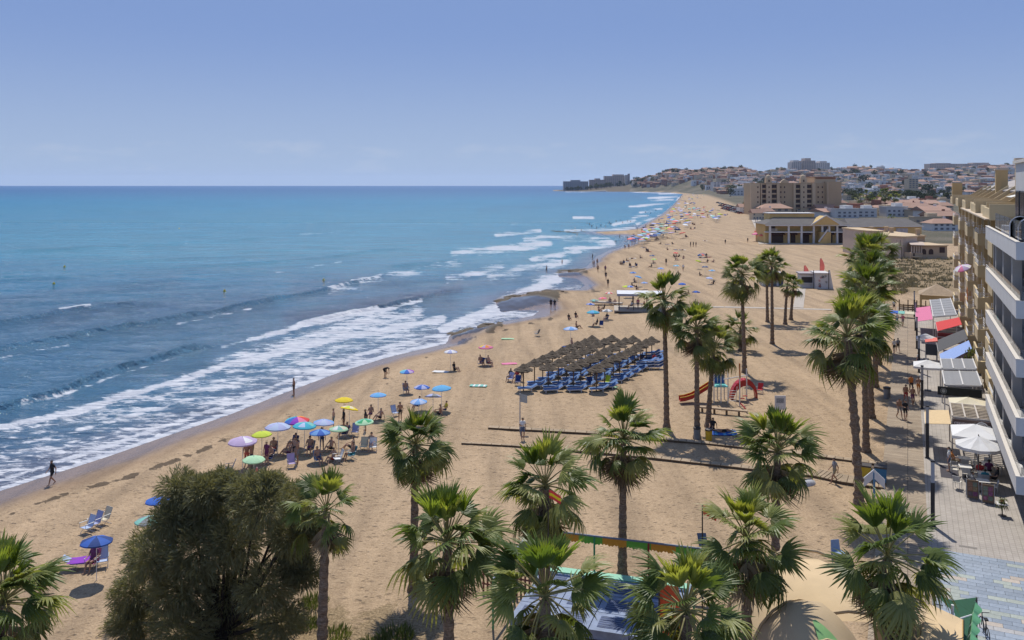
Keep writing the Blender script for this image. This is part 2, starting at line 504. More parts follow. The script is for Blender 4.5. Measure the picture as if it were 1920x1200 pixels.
# scrubby dune behind the promenade fence
dune = smoothstep(1660, 1685, PX) * smoothstep(478, 492, PY) * (1 - smoothstep(548, 562, PY)) * (1 - smoothstep(1790, 1830, PX))
scrub = np.maximum(scrub, dune * .62)
zz = zz + dune * (.2 + 1.0 * fbm(XX / 4, YY / 4, 4, 21))
inland = np.interp(PY, [352, 362, 368, 375, 385, 400, 430, 457, 458.5, 2600], [1290, 1300, 1322, 1345, 1368, 1392, 1410, 1425, 9000, 9000])
town = smoothstep(0, 25, PX - inland) * (PY < 458)
town = np.where(PY < 368, np.maximum(town, smoothstep(10, 26, ss) * (YY > 1700)), town)
sand = link('beach', grid_mesh('beach', XX, YY, zz, {'wet': wet, 'film': film, 'weed': weed, 'rock': rock, 'scrub': scrub, 'town': town}, make_sand()))
kind(sand, 'structure')
# ================================================================ the sea
def make_water():
    m, nt, b = newmat('sea_water')
    geo = N(nt, 'ShaderNodeNewGeometry'); pos = geo.outputs['Position']
    tint = N(nt, 'ShaderNodeAttribute', attribute_name='tint').outputs['Color']
    foam = N(nt, 'ShaderNodeAttribute', attribute_name='foam').outputs['Fac']
    chop = N(nt, 'ShaderNodeAttribute', attribute_name='chop').outputs['Fac']
    mp = N(nt, 'ShaderNodeMapping', {'Vector': pos, 'Rotation': (0, 0, R(-28)), 'Scale': (.45, 1.0, 1)})
    v = mp.outputs[0]
    n1 = N(nt, 'ShaderNodeTexNoise', {'Vector': v, 'Scale': 1.6, 'Detail': 4, 'Roughness': .68, 'Distortion': .6}).outputs['Fac']
    n2 = N(nt, 'ShaderNodeTexNoise', {'Vector': v, 'Scale': .35, 'Detail': 4, 'Roughness': .65, 'Distortion': .8}).outputs['Fac']
    n3 = N(nt, 'ShaderNodeTexNoise', {'Vector': v, 'Scale': .05, 'Detail': 5, 'Roughness': .7, 'Distortion': .5}).outputs['Fac']
    mixn = N(nt, 'ShaderNodeMixRGB', {0: .5, 1: n1, 2: n2}).outputs[0]
    mixn = N(nt, 'ShaderNodeMixRGB', {0: .28, 1: mixn, 2: n3}).outputs[0]
    mixn = N(nt, 'ShaderNodeMapRange', {'Value': mixn, 'From Min': .33, 'From Max': .67}).outputs[0]
    s = N(nt, 'ShaderNodeMath', {0: mixn, 1: N(nt, 'ShaderNodeMath', {0: foam, 1: 1.35}, operation='MULTIPLY').outputs[0]}, operation='ADD').outputs[0]
    ff = ramp(nt, s, [(.84, 0), (1.05, .45), (1.42, .92)])
    tv = ramp(nt, n3, [(.3, .82), (.7, 1.2)])
    tint2 = N(nt, 'ShaderNodeMixRGB', {0: 1.0, 1: tint, 2: tv}, blend_type='MULTIPLY').outputs[0]
    fc = ramp(nt, n1, [(.3, (.36, .39, .46)), (.65, (.62, .63, .66))])
    c = N(nt, 'ShaderNodeMixRGB', {0: ff, 1: tint2, 2: fc}).outputs[0]
    nt.links.new(c, b.inputs['Base Color'])
    ro = N(nt, 'ShaderNodeMapRange', {'Value': ff, 'To Min': .06, 'To Max': .9})
    rg = N(nt, 'ShaderNodeAttribute', attribute_name='ruffle').outputs['Fac']
    nt.links.new(rg, ro.inputs['To Min'])
    nt.links.new(ro.outputs[0], b.inputs['Roughness'])
    b.inputs['IOR'].default_value = 1.33
    b.inputs['Specular IOR Level'].default_value = .34
    w1 = N(nt, 'ShaderNodeTexNoise', {'Vector': v, 'Scale': 1.3, 'Detail': 4, 'Roughness': .6}).outputs['Fac']
    w2 = N(nt, 'ShaderNodeTexNoise', {'Vector': v, 'Scale': .22, 'Detail': 2, 'Roughness': .5}).outputs['Fac']
    w3 = N(nt, 'ShaderNodeMath', {0: w2, 1: 2.6}, operation='MULTIPLY').outputs[0]
    hh = N(nt, 'ShaderNodeMath', {0: w1, 1: w3}, operation='ADD').outputs[0]
    st = N(nt, 'ShaderNodeMapRange', {'Value': chop, 'To Min': .5, 'To Max': 1.0})
    bp = N(nt, 'ShaderNodeBump', {'Height': hh, 'Distance': 1.0})
    nt.links.new(st.outputs[0], bp.inputs['Strength'])
    nt.links.new(bp.outputs[0], b.inputs['Normal'])
    return m
rows = np.concatenate([np.arange(1500, 960, -12.0), np.arange(960, 372, -1.5), np.arange(372, 353, -.6), np.arange(353, HY + 1600 * 21 / 12500, -.35)])
cols = np.concatenate([np.arange(-1100, -60, 20.0), np.arange(-60, 1330, 2.4), np.arange(1330, 1700, 40.0)])
PY, PX = np.meshgrid(rows, cols, indexing='ij')
YY = F * (H - SEA) / (PY - HY); XX = (PX - CX) / F * YY
ss = sdist(XX, YY)
zz = np.full_like(XX, SEA)
# swell: low parallel undulations running in to the beach
ang = R(28)
q = (-XX * math.sin(ang) + YY * math.cos(ang))
zz += .10 * np.sin(q / 4.2 + 5 * fbm(XX / 40, YY / 40, 3, 2)) * smoothstep(2, 30, -ss) * (fbm(XX / 30, YY / 12, 3, 8))
qa = (XX * math.cos(ang) + YY * math.sin(ang))
zz += .20 * (fbm(qa / 7.0, q / 1.7, 3, 61) - .5) * smoothstep(3, 14, -ss) * (1 - smoothstep(150, 330, YY))
zz += .34 * (fbm(qa / 26.0, q / 6.0, 3, 62) - .5) * smoothstep(6, 30, -ss) * (1 - smoothstep(500, 1200, YY))
chop = np.full_like(XX, .6)
foam = np.zeros_like(XX)
shade = np.zeros_like(XX)
WAVES = [  # crest line in the photograph, height, front width, back width
    ([(-60, 782), (0, 768), (30, 757), (110, 736), (230, 692), (330, 662), (405, 647), (440, 636)], .62, .55, 2.6),
    ([(-60, 672), (0, 657), (90, 641), (170, 626), (280, 606), (400, 585), (500, 567), (560, 555), (640, 536), (715, 519), (760, 511)], .58, .7, 3.4),
    ([(-60, 616), (0, 606), (60, 594), (110, 585), (170, 577), (250, 571), (330, 566)], .5, .9, 4.0),
    ([(540, 612), (600, 598), (680, 583), (740, 570), (790, 557), (840, 547), (900, 536)], .5, .6, 2.0),
    ([(700, 502), (780, 494), (830, 489), (880, 478)], .42, 1.2, 5), ([(150, 548), (250, 540), (330, 533), (420, 529)], .2, 1.4, 5),
    ([(400, 500), (560, 488), (700, 470), (800, 462)], .25, 2, 7), ([(0, 470), (200, 462), (420, 452), (560, 441)], .25, 3, 8),
    ([(250, 640), (380, 622), (480, 600)], .18, .8, 3)]
for ln, hgt, fw, bw in WAVES:
    lx, ly = [p[0] for p in ln], [p[1] for p in ln]
    cy = np.interp(PX, lx, ly) + (fbm(PX / 40, PX * 0 + 3, 3, 31) - .5) * 5
    dY = YY * (PY - cy) / (PY - HY)              # metres towards the shore
    ends = smoothstep(lx[0], lx[0] + 60, PX) * (1 - smoothstep(lx[-1] - 90, lx[-1], PX))
    if lx[0] < 0:
        ends = 1 - smoothstep(lx[-1] - 90, lx[-1], PX)
    a = hgt * (.65 + .7 * fbm(PX / 30, PX * 0, 3, 7))
    prof = np.where(dY > 0, np.exp(-(dY / fw) ** 2), np.exp(-(dY / bw) ** 2))
    zz += a * prof * ends
    chop = np.maximum(chop, prof * ends)
def band(ln, wd, st):
    global foam
    foam = np.maximum(foam, st * np.exp(-(polydist(PX, PY, ln) / wd) ** 2))
# the wash between the breaker and the beach
wash = [(-100, 815), (0, 790), (60, 772), (140, 748), (260, 724), (330, 692), (400, 664), (470, 640), (540, 615), (640, 592), (740, 580), (830, 592), (900, 592), (960, 560), (1010, 545), (1040, 530),
        (1100, 520), (1100, 640), (700, 700), (400, 800), (0, 960), (-100, 990)]
wd_ = polydist(PX, PY, wash + wash[:1])
foam = np.where(inside(PX, PY, wash), .30 * smoothstep(0, 16, wd_), 0)
band([(-60, 815), (0, 800), (130, 775), (250, 737), (330, 716), (430, 682), (520, 662), (640, 632), (760, 612), (830, 600)], 10, .55)
band([(415, 650), (460, 640)], 4, .34); band([(465, 638), (500, 629)], 6, .46); band([(500, 629), (560, 612), (640, 592), (740, 577)], 7, .52)
band([(430, 690), (560, 640), (700, 600), (780, 590)], 22, .41)
band([(-60, 850), (120, 815), (260, 775), (400, 735)], 8, .42)
sx = [(x, y - 4) for x, y in SHORE_PX[1:15]]
band(sx, 5, .57); band([(x, y - 16) for x, y in sx], 7, .44)
band([(830, 618), (900, 592), (950, 566), (1010, 540), (1045, 522)], 12, .62)
band([(880, 600), (960, 580), (1015, 572)], 9, .52)
for ln, wd, st in [([(112, 581), (140, 577), (168, 575)], 4, .52), ([(660, 527), (690, 522), (714, 518)], 4, .66), ([(850, 477), (880, 473), (930, 468), (990, 461), (1030, 455)], 8, .62),
                   ([(900, 472), (980, 465)], 8, .60), ([(840, 523), (880, 513), (940, 500)], 9, .55), ([(840, 492), (856, 490)], 3, .6), ([(930, 440), (980, 436), (1012, 432)], 4, .62),
                   ([(985, 448), (1040, 446), (1100, 447), (1140, 451), (1150, 457), (1110, 465), (1060, 468)], 6, .60), ([(1000, 485), (1060, 478), (1085, 470)], 9, .54),
                   ([(920, 520), (1000, 500), (1060, 490)], 12, .46), ([(1000, 525), (1040, 515), (1095, 512)], 7, .50), ([(1076, 408), (1112, 408)], 3.2, .66), ([(1060, 433), (1110, 431), (1190, 428)], 3, .58),
                   ([(1150, 421), (1190, 414)], 4, .50), ([(1185, 408), (1215, 404)], 3, .56), ([(1200, 398), (1240, 392)], 3.5, .55), ([(1180, 388), (1230, 383), (1255, 380)], 3, .54), ([(1215, 372), (1270, 368)], 2.5, .55),
                   ([(1220, 376), (1262, 375)], 3, .50), ([(1235, 363.5), (1278, 362.5)], 1.6, .52), ([(1060, 360), (1180, 360.5), (1240, 362)], .8, .52), ([(1195, 420), (1245, 402), (1262, 387), (1275, 370)], 3.5, .56),
                   ([(560, 440), (640, 434)], 2, .30), ([(500, 515), (560, 505), (640, 490)], 3, .32), ([(620, 545), (720, 520), (800, 505), (860, 495)], 10, .30), ([(960, 420), (1040, 415)], 3, .34), ([(1020, 395), (1100, 390)], 2, .32),
                   ([(0, 672), (60, 660), (130, 648)], 3, .34), ([(330, 609), (400, 592), (470, 578)], 2.4, .36), ([(40, 758), (110, 742), (200, 712), (260, 692), (330, 668)], 3, .40), ([(600, 606), (700, 586), (790, 563)], 5, .46)]:
    band(ln, wd, st * .90)
foam = foam * (.72 + .56 * fbm(PX / 26, PY / 5, 4, 91))
streak = smoothstep(.30, .62, fbm(PX / 45, PY / 2.2, 4, 93)) * .62 + .48
foam = np.where(PY < 560, foam * (streak + (1 - streak) * smoothstep(505, 560, PY)), foam)
# water colour: depth of the bed and drifting weed
t_ = PY
deep = np.array([.010, .085, .225]); mid_ = np.array([.012, .155, .285]); turq = np.array([.024, .185, .275]); murk = np.array([.052, .128, .205]); shal = np.array([.080, .105, .175])
stops = [(347, deep), (358, deep * [1.1, 1.15, 1.05]), (376, mid_), (410, turq * [.9, .95, 1]), (470, turq), (530, mid_ * [1.5, .9, .85]), (580, murk), (760, murk * [1.1, 1.1, 1.1]), (960, shal)]
wav = (fbm(PX / 240, PY / 14, 4, 44) - .5) * 46 * smoothstep(360, 440, PY)
side = -smoothstep(300, 1100, PX) * 30 * smoothstep(420, 620, PY) * 0 + smoothstep(0, 900, 900 - PX) * 0
tt = t_ + wav + side
tint = np.stack([np.interp(tt, [s_[0] for s_ in stops], [s_[1][k] for s_ in stops]) for k in range(3)], -1)
shallow = smoothstep(-9, -1, ss)[..., None] * (PY > 420)[..., None]
tint = tint * (1 - shallow * .7) + np.array([.12, .125, .17]) * shallow * .7
dark = np.zeros_like(XX)
for ln, wd, st in [([(560, 545), (700, 530), (840, 560)], 22, .45), ([(540, 600), (640, 580), (760, 560), (860, 540)], 14, .75), ([(100, 600), (330, 570), (500, 565)], 22, .35), ([(900, 395), (1200, 372)], 6, .15),
                   ([(0, 560), (200, 540), (330, 525)], 10, .25), ([(750, 555), (900, 535), (1000, 520)], 14, .4), ([(1080, 538), (1000, 540), (940, 555)], 10, .35)]:
    dark = np.maximum(dark, st * np.exp(-(polydist(PX, PY, ln) / wd) ** 2) * (.4 + .9 * fbm(PX / 60, PY / 8, 4, 71)))
tint = tint * (1 - dark[..., None]) + np.array([.035, .045, .085]) * dark[..., None]
sea = link('sea', grid_mesh('sea', XX, YY, zz, {'tint': tint, 'foam': foam, 'chop': np.clip(chop, 0, 1), 'ruffle': np.interp(YY, [60, 150, 350, 900, 3000], [.06, .10, .24, .40, .55])}, make_water()))
kind(sea, 'structure')
# ================================================================ palms and the tamarisk
def leaf_mat(name, stops, trans, tcol, rough=.45, scale=3.0):
    m, nt, b = newmat(name)
    oi = N(nt, 'ShaderNodeObjectInfo')
    tcn = N(nt, 'ShaderNodeTexCoord')
    no = N(nt, 'ShaderNodeTexNoise', {'Vector': tcn.outputs['Object'], 'Scale': scale, 'Detail': 3})
    ad = N(nt, 'ShaderNodeMath', {0: oi.outputs['Random'], 1: N(nt, 'ShaderNodeMath', {0: no.outputs['Fac'], 1: .6}, operation='MULTIPLY').outputs[0]}, operation='ADD').outputs[0]
    c = ramp(nt, ad, stops)
    c = N(nt, 'ShaderNodeMixRGB', {0: 1.0, 1: c, 2: oi.outputs['Color']}, blend_type='MULTIPLY').outputs[0]
    nt.links.new(c, b.inputs['Base Color'])
    b.inputs['Roughness'].default_value = rough
    b.inputs['Specular IOR Level'].default_value = .35
    tr = N(nt, 'ShaderNodeBsdfTranslucent')
    tm = N(nt, 'ShaderNodeMixRGB', {0: 1.0, 1: c, 2: tcol}, blend_type='MULTIPLY').outputs[0]
    nt.links.new(tm, tr.inputs[0])
    mx = N(nt, 'ShaderNodeMixShader', {0: trans, 1: b.outputs[0], 2: tr.outputs[0]})
    nt.links.new(mx.outputs[0], nt.nodes['Material Output'].inputs[0])
    return m
M_FROND = leaf_mat('palm_leaf', [(.25, (.068, .104, .024)), (.8, (.140, .182, .044)), (1.4, (.24, .255, .080))], .34, (1.8, 1.8, .8, 1))
M_PETI = mat('palm_petiole', (.23, .20, .07), .5, .2)
M_DEAD = leaf_mat('palm_dead_leaf', [(.25, (.13, .09, .05)), (.8, (.26, .185, .11)), (1.4, (.38, .29, .18))], .15, (1, .9, .7, 1), .8)
def make_trunk_mat():
    m, nt, b = newmat('palm_bark')
    tcn = N(nt, 'ShaderNodeTexCoord')
    mpn = N(nt, 'ShaderNodeMapping', {'Vector': tcn.outputs['Object'], 'Scale': (5, 5, 14)})
    no = N(nt, 'ShaderNodeTexNoise', {'Vector': mpn.outputs[0], 'Scale': 1.0, 'Detail': 6, 'Roughness': .7})
    c = ramp(nt, no.outputs['Fac'], [(.3, (.07, .048, .033)), (.5, (.19, .135, .095)), (.72, (.36, .275, .20))])
    nt.links.new(c, b.inputs['Base Color'])
    b.inputs['Roughness'].default_value = .95
    bp = N(nt, 'ShaderNodeBump', {'Height': no.outputs['Fac'], 'Strength': .8, 'Distance': .06})
    nt.links.new(bp.outputs[0], b.inputs['Normal'])
    return m
M_BARK = make_trunk_mat()
def fan_leaf(seed, droop, fold, dead=False, nseg=26, span=118, plen=.46):
    """one fan palm leaf along +X: curved stalk and a fan of folded segments with hanging tips; unit = crown radius"""
    r = random.Random(seed)
    mb = MB()
    pts, rad = [], []
    for i in range(5):
        t = i / 4
        pts.append((plen * t, 0, -droop * .16 * t * t))
        rad.append(.017 * (1 - .45 * t))
    mb.tube(pts, rad, 4, 1, cap=False)
    hx, hz = pts[-1][0], pts[-1][2]
    base_pitch = -droop * .35
    for i in range(nseg):
        a = R(-span + 2 * span * (i + .5) / nseg) + r.uniform(-.03, .03)
        side = abs(math.sin(a))
        L = (.53 - .13 * (abs(a) / R(span)) ** 2) * r.uniform(.72, 1.10)
        wdt = .025 * r.uniform(.8, 1.2)
        dx, dy = math.cos(a), math.sin(a)
        nx, ny = -dy, dx
        dr = droop * r.uniform(.7, 1.35) + (.75 if dead else .22)
        pr = []
        for t in (.06, .34, .62, .83, 1.0):
            z = hz + (base_pitch * dx * t - fold * side * t) * L * .8 + .10 * t * (1 - t) - dr * .42 * L * max(t - .42, 0) ** 1.6 * 2.2
            sh = 1 - .20 * dr * max(t - .5, 0)
            pr.append((hx + dx * L * t * sh, dy * L * t * sh, z))
        ws = (.25, .95, .8, .45)
        vs, fs = [], []
        for (x, y, z), wk in zip(pr[:4], ws):
            ww = wdt * wk
            vs += [(x - nx * ww, y - ny * ww, z - ww * .55), (x, y, z), (x + nx * ww, y + ny * ww, z - ww * .55)]
        vs.append(pr[4])
        for k in range(3):
            b0, b1 = k * 3, k * 3 + 3
            fs += [(b0, b0 + 1, b1 + 1, b1), (b0 + 1, b0 + 2, b1 + 2, b1 + 1)]
        fs += [(9, 10, 12), (10, 11, 12)]
        mb.add(vs, fs, 0)
    return mb.mesh('dead_frond' if dead else 'frond', [M_DEAD, M_DEAD] if dead else [M_FROND, M_PETI])
FR_UP = [fan_leaf(s, .10, -f_, nseg=20, span=sp, plen=.5) for s, f_, sp in ((1, .7, 55), (2, 1.0, 42), (3, .5, 62), (14, 1.3, 34))]        # young, half folded, upright
FR_MID = [fan_leaf(s, .34, f_, nseg=24, span=sp, plen=.56) for s, f_, sp in ((4, .15, 105), (5, -.45, 80), (6, .3, 110), (7, -.2, 90), (15, .5, 95))]
FR_LOW = [fan_leaf(s, d_ * .85, .4, nseg=20, span=sp, plen=.58) for s, d_, sp in ((8, .95, 100), (9, 1.25, 85), (10, .8, 95), (16, 1.4, 70))]
FR_DEAD = [fan_leaf(s, 1.1, .9, True, 16, 70, .4) for s in (11, 12, 13)]
def trunk_mesh(pts_top, h, r0, r1, seed, boots):
    r = random.Random(seed)
    n, rowsn = 10, max(14, int(h * 4.2))
    vs, fs = [], []
    for i in range(rowsn + 1):
        t = i / rowsn
        cx = pts_top[0] * (t ** 1.4); cy = pts_top[1] * (t ** 1.4)
        rr = r1 + (r0 - r1) * (1 - t) ** 1.3 + .55 * r0 * math.exp(-t * h / .35)
        if boots and t > .45:
            rr += .05
        for k in range(n):
            a = 2 * math.pi * k / n + (.3 if i % 2 else 0)
            q = rr * (1 + (.16 if i % 2 else -.08) * r.uniform(.2, 1.3)) + (r.uniform(0, .10) if boots and r.random() < .3 else 0)
            vs.append((cx + q * math.cos(a), cy + q * math.sin(a), t * h))
    for i in range(rowsn):
        for k in range(n):
            k2 = (k + 1) % n
            fs.append((i * n + k, i * n + k2, (i + 1) * n + k2, (i + 1) * n + k))
    fs.append(tuple(rowsn * n + k for k in range(n)))
    return MB().add(vs, fs).mesh('trunk', M_BARK)
def palm(base, top, rad, label, seed, nf=44, nd=16, boots=False, young=1.0, r0=.24):
    """base: where it stands; top: centre of the crown"""
    r = random.Random(seed)
    root = thing('palm_tree', label, 'palm tree', base, 0, 'fan palms on the beach')
    off = top - base
    link('trunk', trunk_mesh((off.x, off.y), off.z, r0, .15, seed, boots), root)
    ph = r.uniform(0, 6)
    e0, e1, pw = r.uniform(76, 90), r.uniform(118, 156), r.uniform(.75, 1.15)
    nf = int(nf * r.uniform(.85, 1.2))
    for i in range(nf):
        t = (i + .5) / nf
        el = e0 - e1 * t ** pw + r.uniform(-14, 14)
        az = ph + i * 2.39996 + r.uniform(-.45, .45)
        me = r.choice(FR_UP if el > 52 else FR_MID if el > -12 else FR_LOW)
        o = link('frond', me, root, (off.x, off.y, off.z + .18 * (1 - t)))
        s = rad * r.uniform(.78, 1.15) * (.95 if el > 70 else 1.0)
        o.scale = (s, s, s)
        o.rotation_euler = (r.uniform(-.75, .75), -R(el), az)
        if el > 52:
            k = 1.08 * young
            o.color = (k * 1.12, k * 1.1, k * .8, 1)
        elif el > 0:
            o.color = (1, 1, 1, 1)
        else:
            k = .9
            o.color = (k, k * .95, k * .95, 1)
    for i in range(nd):
        o = link('dead_frond', r.choice(FR_DEAD), root, (off.x, off.y, off.z - .1 - .05 * rad * (i % 5)))
        s = rad * r.uniform(.6, .92)
        o.scale = (s, s, s)
        o.rotation_euler = (r.uniform(-.5, .5), R(r.uniform(60, 86)), ph + i * 2.4 + r.uniform(-.4, .4))
    return root
def palm_px(bx, by, cx, cy, wpx, label, seed, **k):
    wpx *= 1.12
    b = P0(bx, by)
    b.z = gz(b.x, b.y) - .1
    palm(b, D(cx, cy, b.y - .05 * 0), wpx / 2 * b.y / F, label, seed, **k)
def palm_at(cx, cy, Y, wpx, label, seed, bx=None, **k):
    wpx *= 1.02
    t = D(cx, cy, Y)
    b = Vector((((bx if bx is not None else cx) - CX) / F * Y, Y, -.1))
    palm(b, t, wpx / 2 * Y / F, label, seed, **k)
palm_px(1250, 802, 1245, 566, 96, 'tall lone palm right of the thatched parasols, bare trunk, crown level with the pergola', 1, nd=18)
palm_px(1307, 822, 1306, 618, 92, 'palm beside the red slide with the grey litter bin at its foot', 2, nd=16)
palm_px(1328, 800, 1338, 655, 84, 'shorter palm with a drooping crown just right of the slide palm', 3, nd=16)
palm_px(1396, 698, 1390, 515, 84, 'tall palm behind the playground with long hanging skirt', 4, nd=26)
palm_px(1389, 657, 1388, 618, 66, 'short young palm half hidden behind the tall playground palm', 5, nd=8, nf=25)
palm_px(1448, 645, 1447, 497, 58, 'tall slim palm standing alone left of the beach kiosk', 6, nd=16)
palm_px(1439, 604, 1437, 500, 52, 'farther slim palm whose crown overlaps the one left of the kiosk', 7, nd=14)
palm_px(1472, 608, 1476, 535, 42, 'small palm in front of the kiosk, nearer one of a pair', 8, nd=12, nf=25)
palm_px(1483, 600, 1488, 536, 40, 'small palm in front of the kiosk, farther one of a pair', 9, nd=12, nf=25)
ROW = [(1611, 946, 1588, 632, 148, 'nearest palm of the promenade row, shaggy lower trunk'), (1624, 848, 1618, 604, 122, 'second palm of the promenade row from the camera'), (1634, 783, 1622, 552, 104, 'third palm of the promenade row'),
       (1642, 726, 1634, 518, 92, 'fourth palm of the promenade row'), (1648, 683, 1622, 486, 84, 'fifth palm of the promenade row'), (1653, 655, 1644, 476, 78, 'farthest palm of the promenade row')]
for i, (bx, by, cx, cy, wp, lb) in enumerate(ROW):
    palm_px(bx, by, cx, cy, wp, lb, 20 + i, nd=22, boots=(i == 0), young=.95, r0=.27)
palm_at(8, 1132, 27, 236, 'big green palm cut off by the lower left corner', 40, nd=8, young=1.1)
palm_at(612, 962, 34, 152, 'slender palm with bare trunk right of the feathery tamarisk', 41, bx=602, nd=10, nf=26)
palm_at(779, 838, 42, 146, 'palm standing behind the umbrella group, crown against the sand', 42, bx=776, nd=20)
palm_at(838, 1022, 29, 218, 'bushy palm with bright upright leaves at the bottom, left of centre', 43, bx=845, nd=18, young=1.15)
palm_at(1022, 915, 36, 196, 'palm with a yellow and red flag caught in its crown', 44, bx=1020, nd=18, boots=True)
palm_px(1167, 1084, 1169, 826, 150, 'palm with long bare trunk rising beside the play court', 45, nd=16)
palm_at(1022, 1122, 24, 250, 'lowest centre palm, wide crown hiding the left of the play court', 46, nd=10, young=1.15)
palm_at(1286, 1150, 24, 236, 'low palm at the bottom edge with a red banner beside it', 47, nd=10)
palm_at(1400, 1016, 30, 206, 'palm beside the small solar panel, dark hanging lower leaves', 48, nd=18)
palm_at(1458, 850, 40, 164, 'palm in front of the white notice board right of the playground', 49, bx=1452, nd=18)
palm_at(1664, 1050, 27, 240, 'large palm in the lower right corner in front of the beige tent', 50, nd=26, young=1.05)

# ---- tamarisk: a many-stemmed feathery tree ----
def tamarisk():
    r = random.Random(5)
    Y0 = 36.5
    c0 = D(400, 1045, Y0)
    base = Vector((c0.x + .3, Y0, -.1))
    root = thing('tamarisk_tree', 'big feathery grey green tamarisk at the lower left, dark branching limbs', 'tree', base)
    clumps = []
    W = Y0 / F
    for px, py, rp in [(352, 965, 54), (420, 945, 70), (500, 950, 62), (292, 1036, 48), (360, 1030, 70), (450, 1020, 62), (540, 1010, 46), (255, 1110, 56), (330, 1110, 66), (420, 1120, 66), (500, 1100, 54),
                       (560, 1075, 36), (240, 1175, 60), (330, 1190, 70), (430, 1200, 76), (520, 1170, 50), (345, 918, 38), (470, 915, 40), (545, 935, 36), (380, 920, 40), (575, 985, 30), (350, 1250, 80), (470, 1250, 70), (250, 1240, 60), (510, 905, 20), (425, 905, 24), (560, 1040, 34), (312, 985, 34)]:
        for k in range(2):
            yy = Y0 + r.uniform(-1.9, 1.9)
            p = D(px + r.uniform(-14, 14), py + r.uniform(-10, 10), yy)
            clumps.append((p - base, rp * W * r.uniform(.66, .95)))
    tb = MB()
    fork = Vector((0, 0, 1.1))
    tb.tube([(0, 0, 0), (.05, 0, .6), fork], [.34, .28, .26], 9)
    for i, (c, rr) in enumerate(clumps[:44]):
        if i % 2 and i > 16:
            continue
        m1 = fork.lerp(c, .35) + Vector((r.uniform(-.3, .3), r.uniform(-.3, .3), -.25))
        m2 = fork.lerp(c, .7) + Vector((r.uniform(-.3, .3), r.uniform(-.3, .3), .1))
        tb.tube([fork - Vector((0, 0, .2)), m1, m2, c], [.12, .085, .05, .015], 6)
    tb.build('trunk', mat('tamarisk_bark', (.045, .034, .026), .95, .35, 5, .6), root, True)
    m = leaf_mat('tamarisk_leaf', [(.0, (.050, .056, .030)), (.6, (.095, .102, .052)), (1.3, (.185, .18, .092))], .34, (1.5, 1.45, .85, 1), .7, 1.0)
    cb = MB()
    vs, fs = cb.v, cb.f
    for c, rr in clumps:
        for k in range(int(130 + 230 * rr)):
            d = Vector((r.gauss(0, 1), r.gauss(0, 1), r.gauss(0, 1)))
            d.normalize()
            p = c + Vector((d.x * rr, d.y * rr, d.z * rr * .85)) * (r.random() ** .45)
            g = (d + Vector((0, 0, .15)) + Vector((r.uniform(-.5, .5), r.uniform(-.5, .5), r.uniform(-.3, .3)))).normalized()
            L = r.uniform(.16, .40)
            for j in range(7):
                q = p + Vector((r.uniform(-.12, .12), r.uniform(-.12, .12), r.uniform(-.12, .12)))
                g2 = (g + Vector((r.uniform(-.4, .4), r.uniform(-.4, .4), r.uniform(-.4, .3)))).normalized()
                sd = g2.cross(Vector((r.uniform(-1, 1), r.uniform(-1, 1), r.uniform(-1, 1)))).normalized() * L * .06
                e = q + g2 * L
                e.z -= L * .18
                n0 = len(vs)
                mid = q + g2 * L * .5
                vs += [tuple(q), tuple(mid + sd), tuple(e), tuple(mid - sd)]
                fs.append((n0, n0 + 1, n0 + 2, n0 + 3))
    cb.m = [0] * len(fs)
    kind(cb.build('crown', m, root), 'stuff')
tamarisk()
# ---- low green weeds at the foot of the slope ----
M_WEED = leaf_mat('weed_leaf', [(.2, (.06, .085, .025)), (1.3, (.17, .18, .06))], .3, (1.5, 1.6, .7, 1))
def weed_bush(px, py, w, h, label, seed):
    r = random.Random(seed)
    p = P0(px, py); p.z = gz(p.x, p.y) - .03
    mb = MB()
    for k in range(int(260 * w)):
        a = r.uniform(0, 6.28); q = Vector((math.cos(a), math.sin(a), 0)) * w * .5 * r.random() ** .5
        e = q * 1.25 + Vector((r.uniform(-.1, .1), r.uniform(-.1, .1), h * r.uniform(.35, 1)))
        sd = Vector((r.uniform(-1, 1), r.uniform(-1, 1), 0)).normalized() * .022
        mid = q.lerp(e, .55)
        mb.add([q - sd * .4, mid - sd, e, mid + sd], [(0, 1, 2, 3)])
    tag(mb.build('shrub', M_WEED, None, False, p), label, 'shrub', 'low weeds on the slope')
for i, a in enumerate([(628, 1194, 1.3, .45, 'green weed clump at the foot of the slender palm trunk'), (742, 1196, 1.5, .5, 'weed clump in the shade left of the bushy palm'), (588, 1135, 1.2, .6, 'yellow green weed clump right of the tamarisk'),
                       (700, 1212, 1.2, .35, 'low weed clump at the bottom edge between two palm trunks'), (575, 1175, 1.1, .5, 'weed clump under the right side of the tamarisk')]):
    weed_bush(*a, 60 + i)
# scrub on the dune behind the promenade
def dune_scrub():
    r = random.Random(9)
    m = leaf_mat('dry_scrub', [(.2, (.10, .085, .045)), (.9, (.21, .18, .10)), (1.4, (.33, .29, .18))], .15, (1.1, 1, .7, 1), .8, 2)
    mb = MB()
    for k in range(520):
        px, py = r.uniform(1672, 1785), r.uniform(488, 556)
        if px > 1700 and py > 546:
            continue
        p = P0(px, py); p.z = .25
        w_ = r.uniform(.3, .9)
        for j in range(16):
            a = r.uniform(0, 6.28)
            q = p + Vector((math.cos(a), math.sin(a), 0)) * w_ * r.random()
            e = q + Vector((r.uniform(-.3, .3), r.uniform(-.3, .3), r.uniform(.3, 1.0)))
            sd = Vector((r.uniform(-1, 1), r.uniform(-1, 1), .2)).normalized() * .09
            mb.add([q - sd, q.lerp(e, .5) - sd * 1.3, e, q.lerp(e, .5) + sd * 1.3], [(0, 1, 2, 3)])
    o = mb.build('dune_scrub', m)
    kind(o, 'stuff')
    tag(o, 'dry straw coloured scrub covering the dune behind the promenade fence', 'scrub')
dune_scrub()
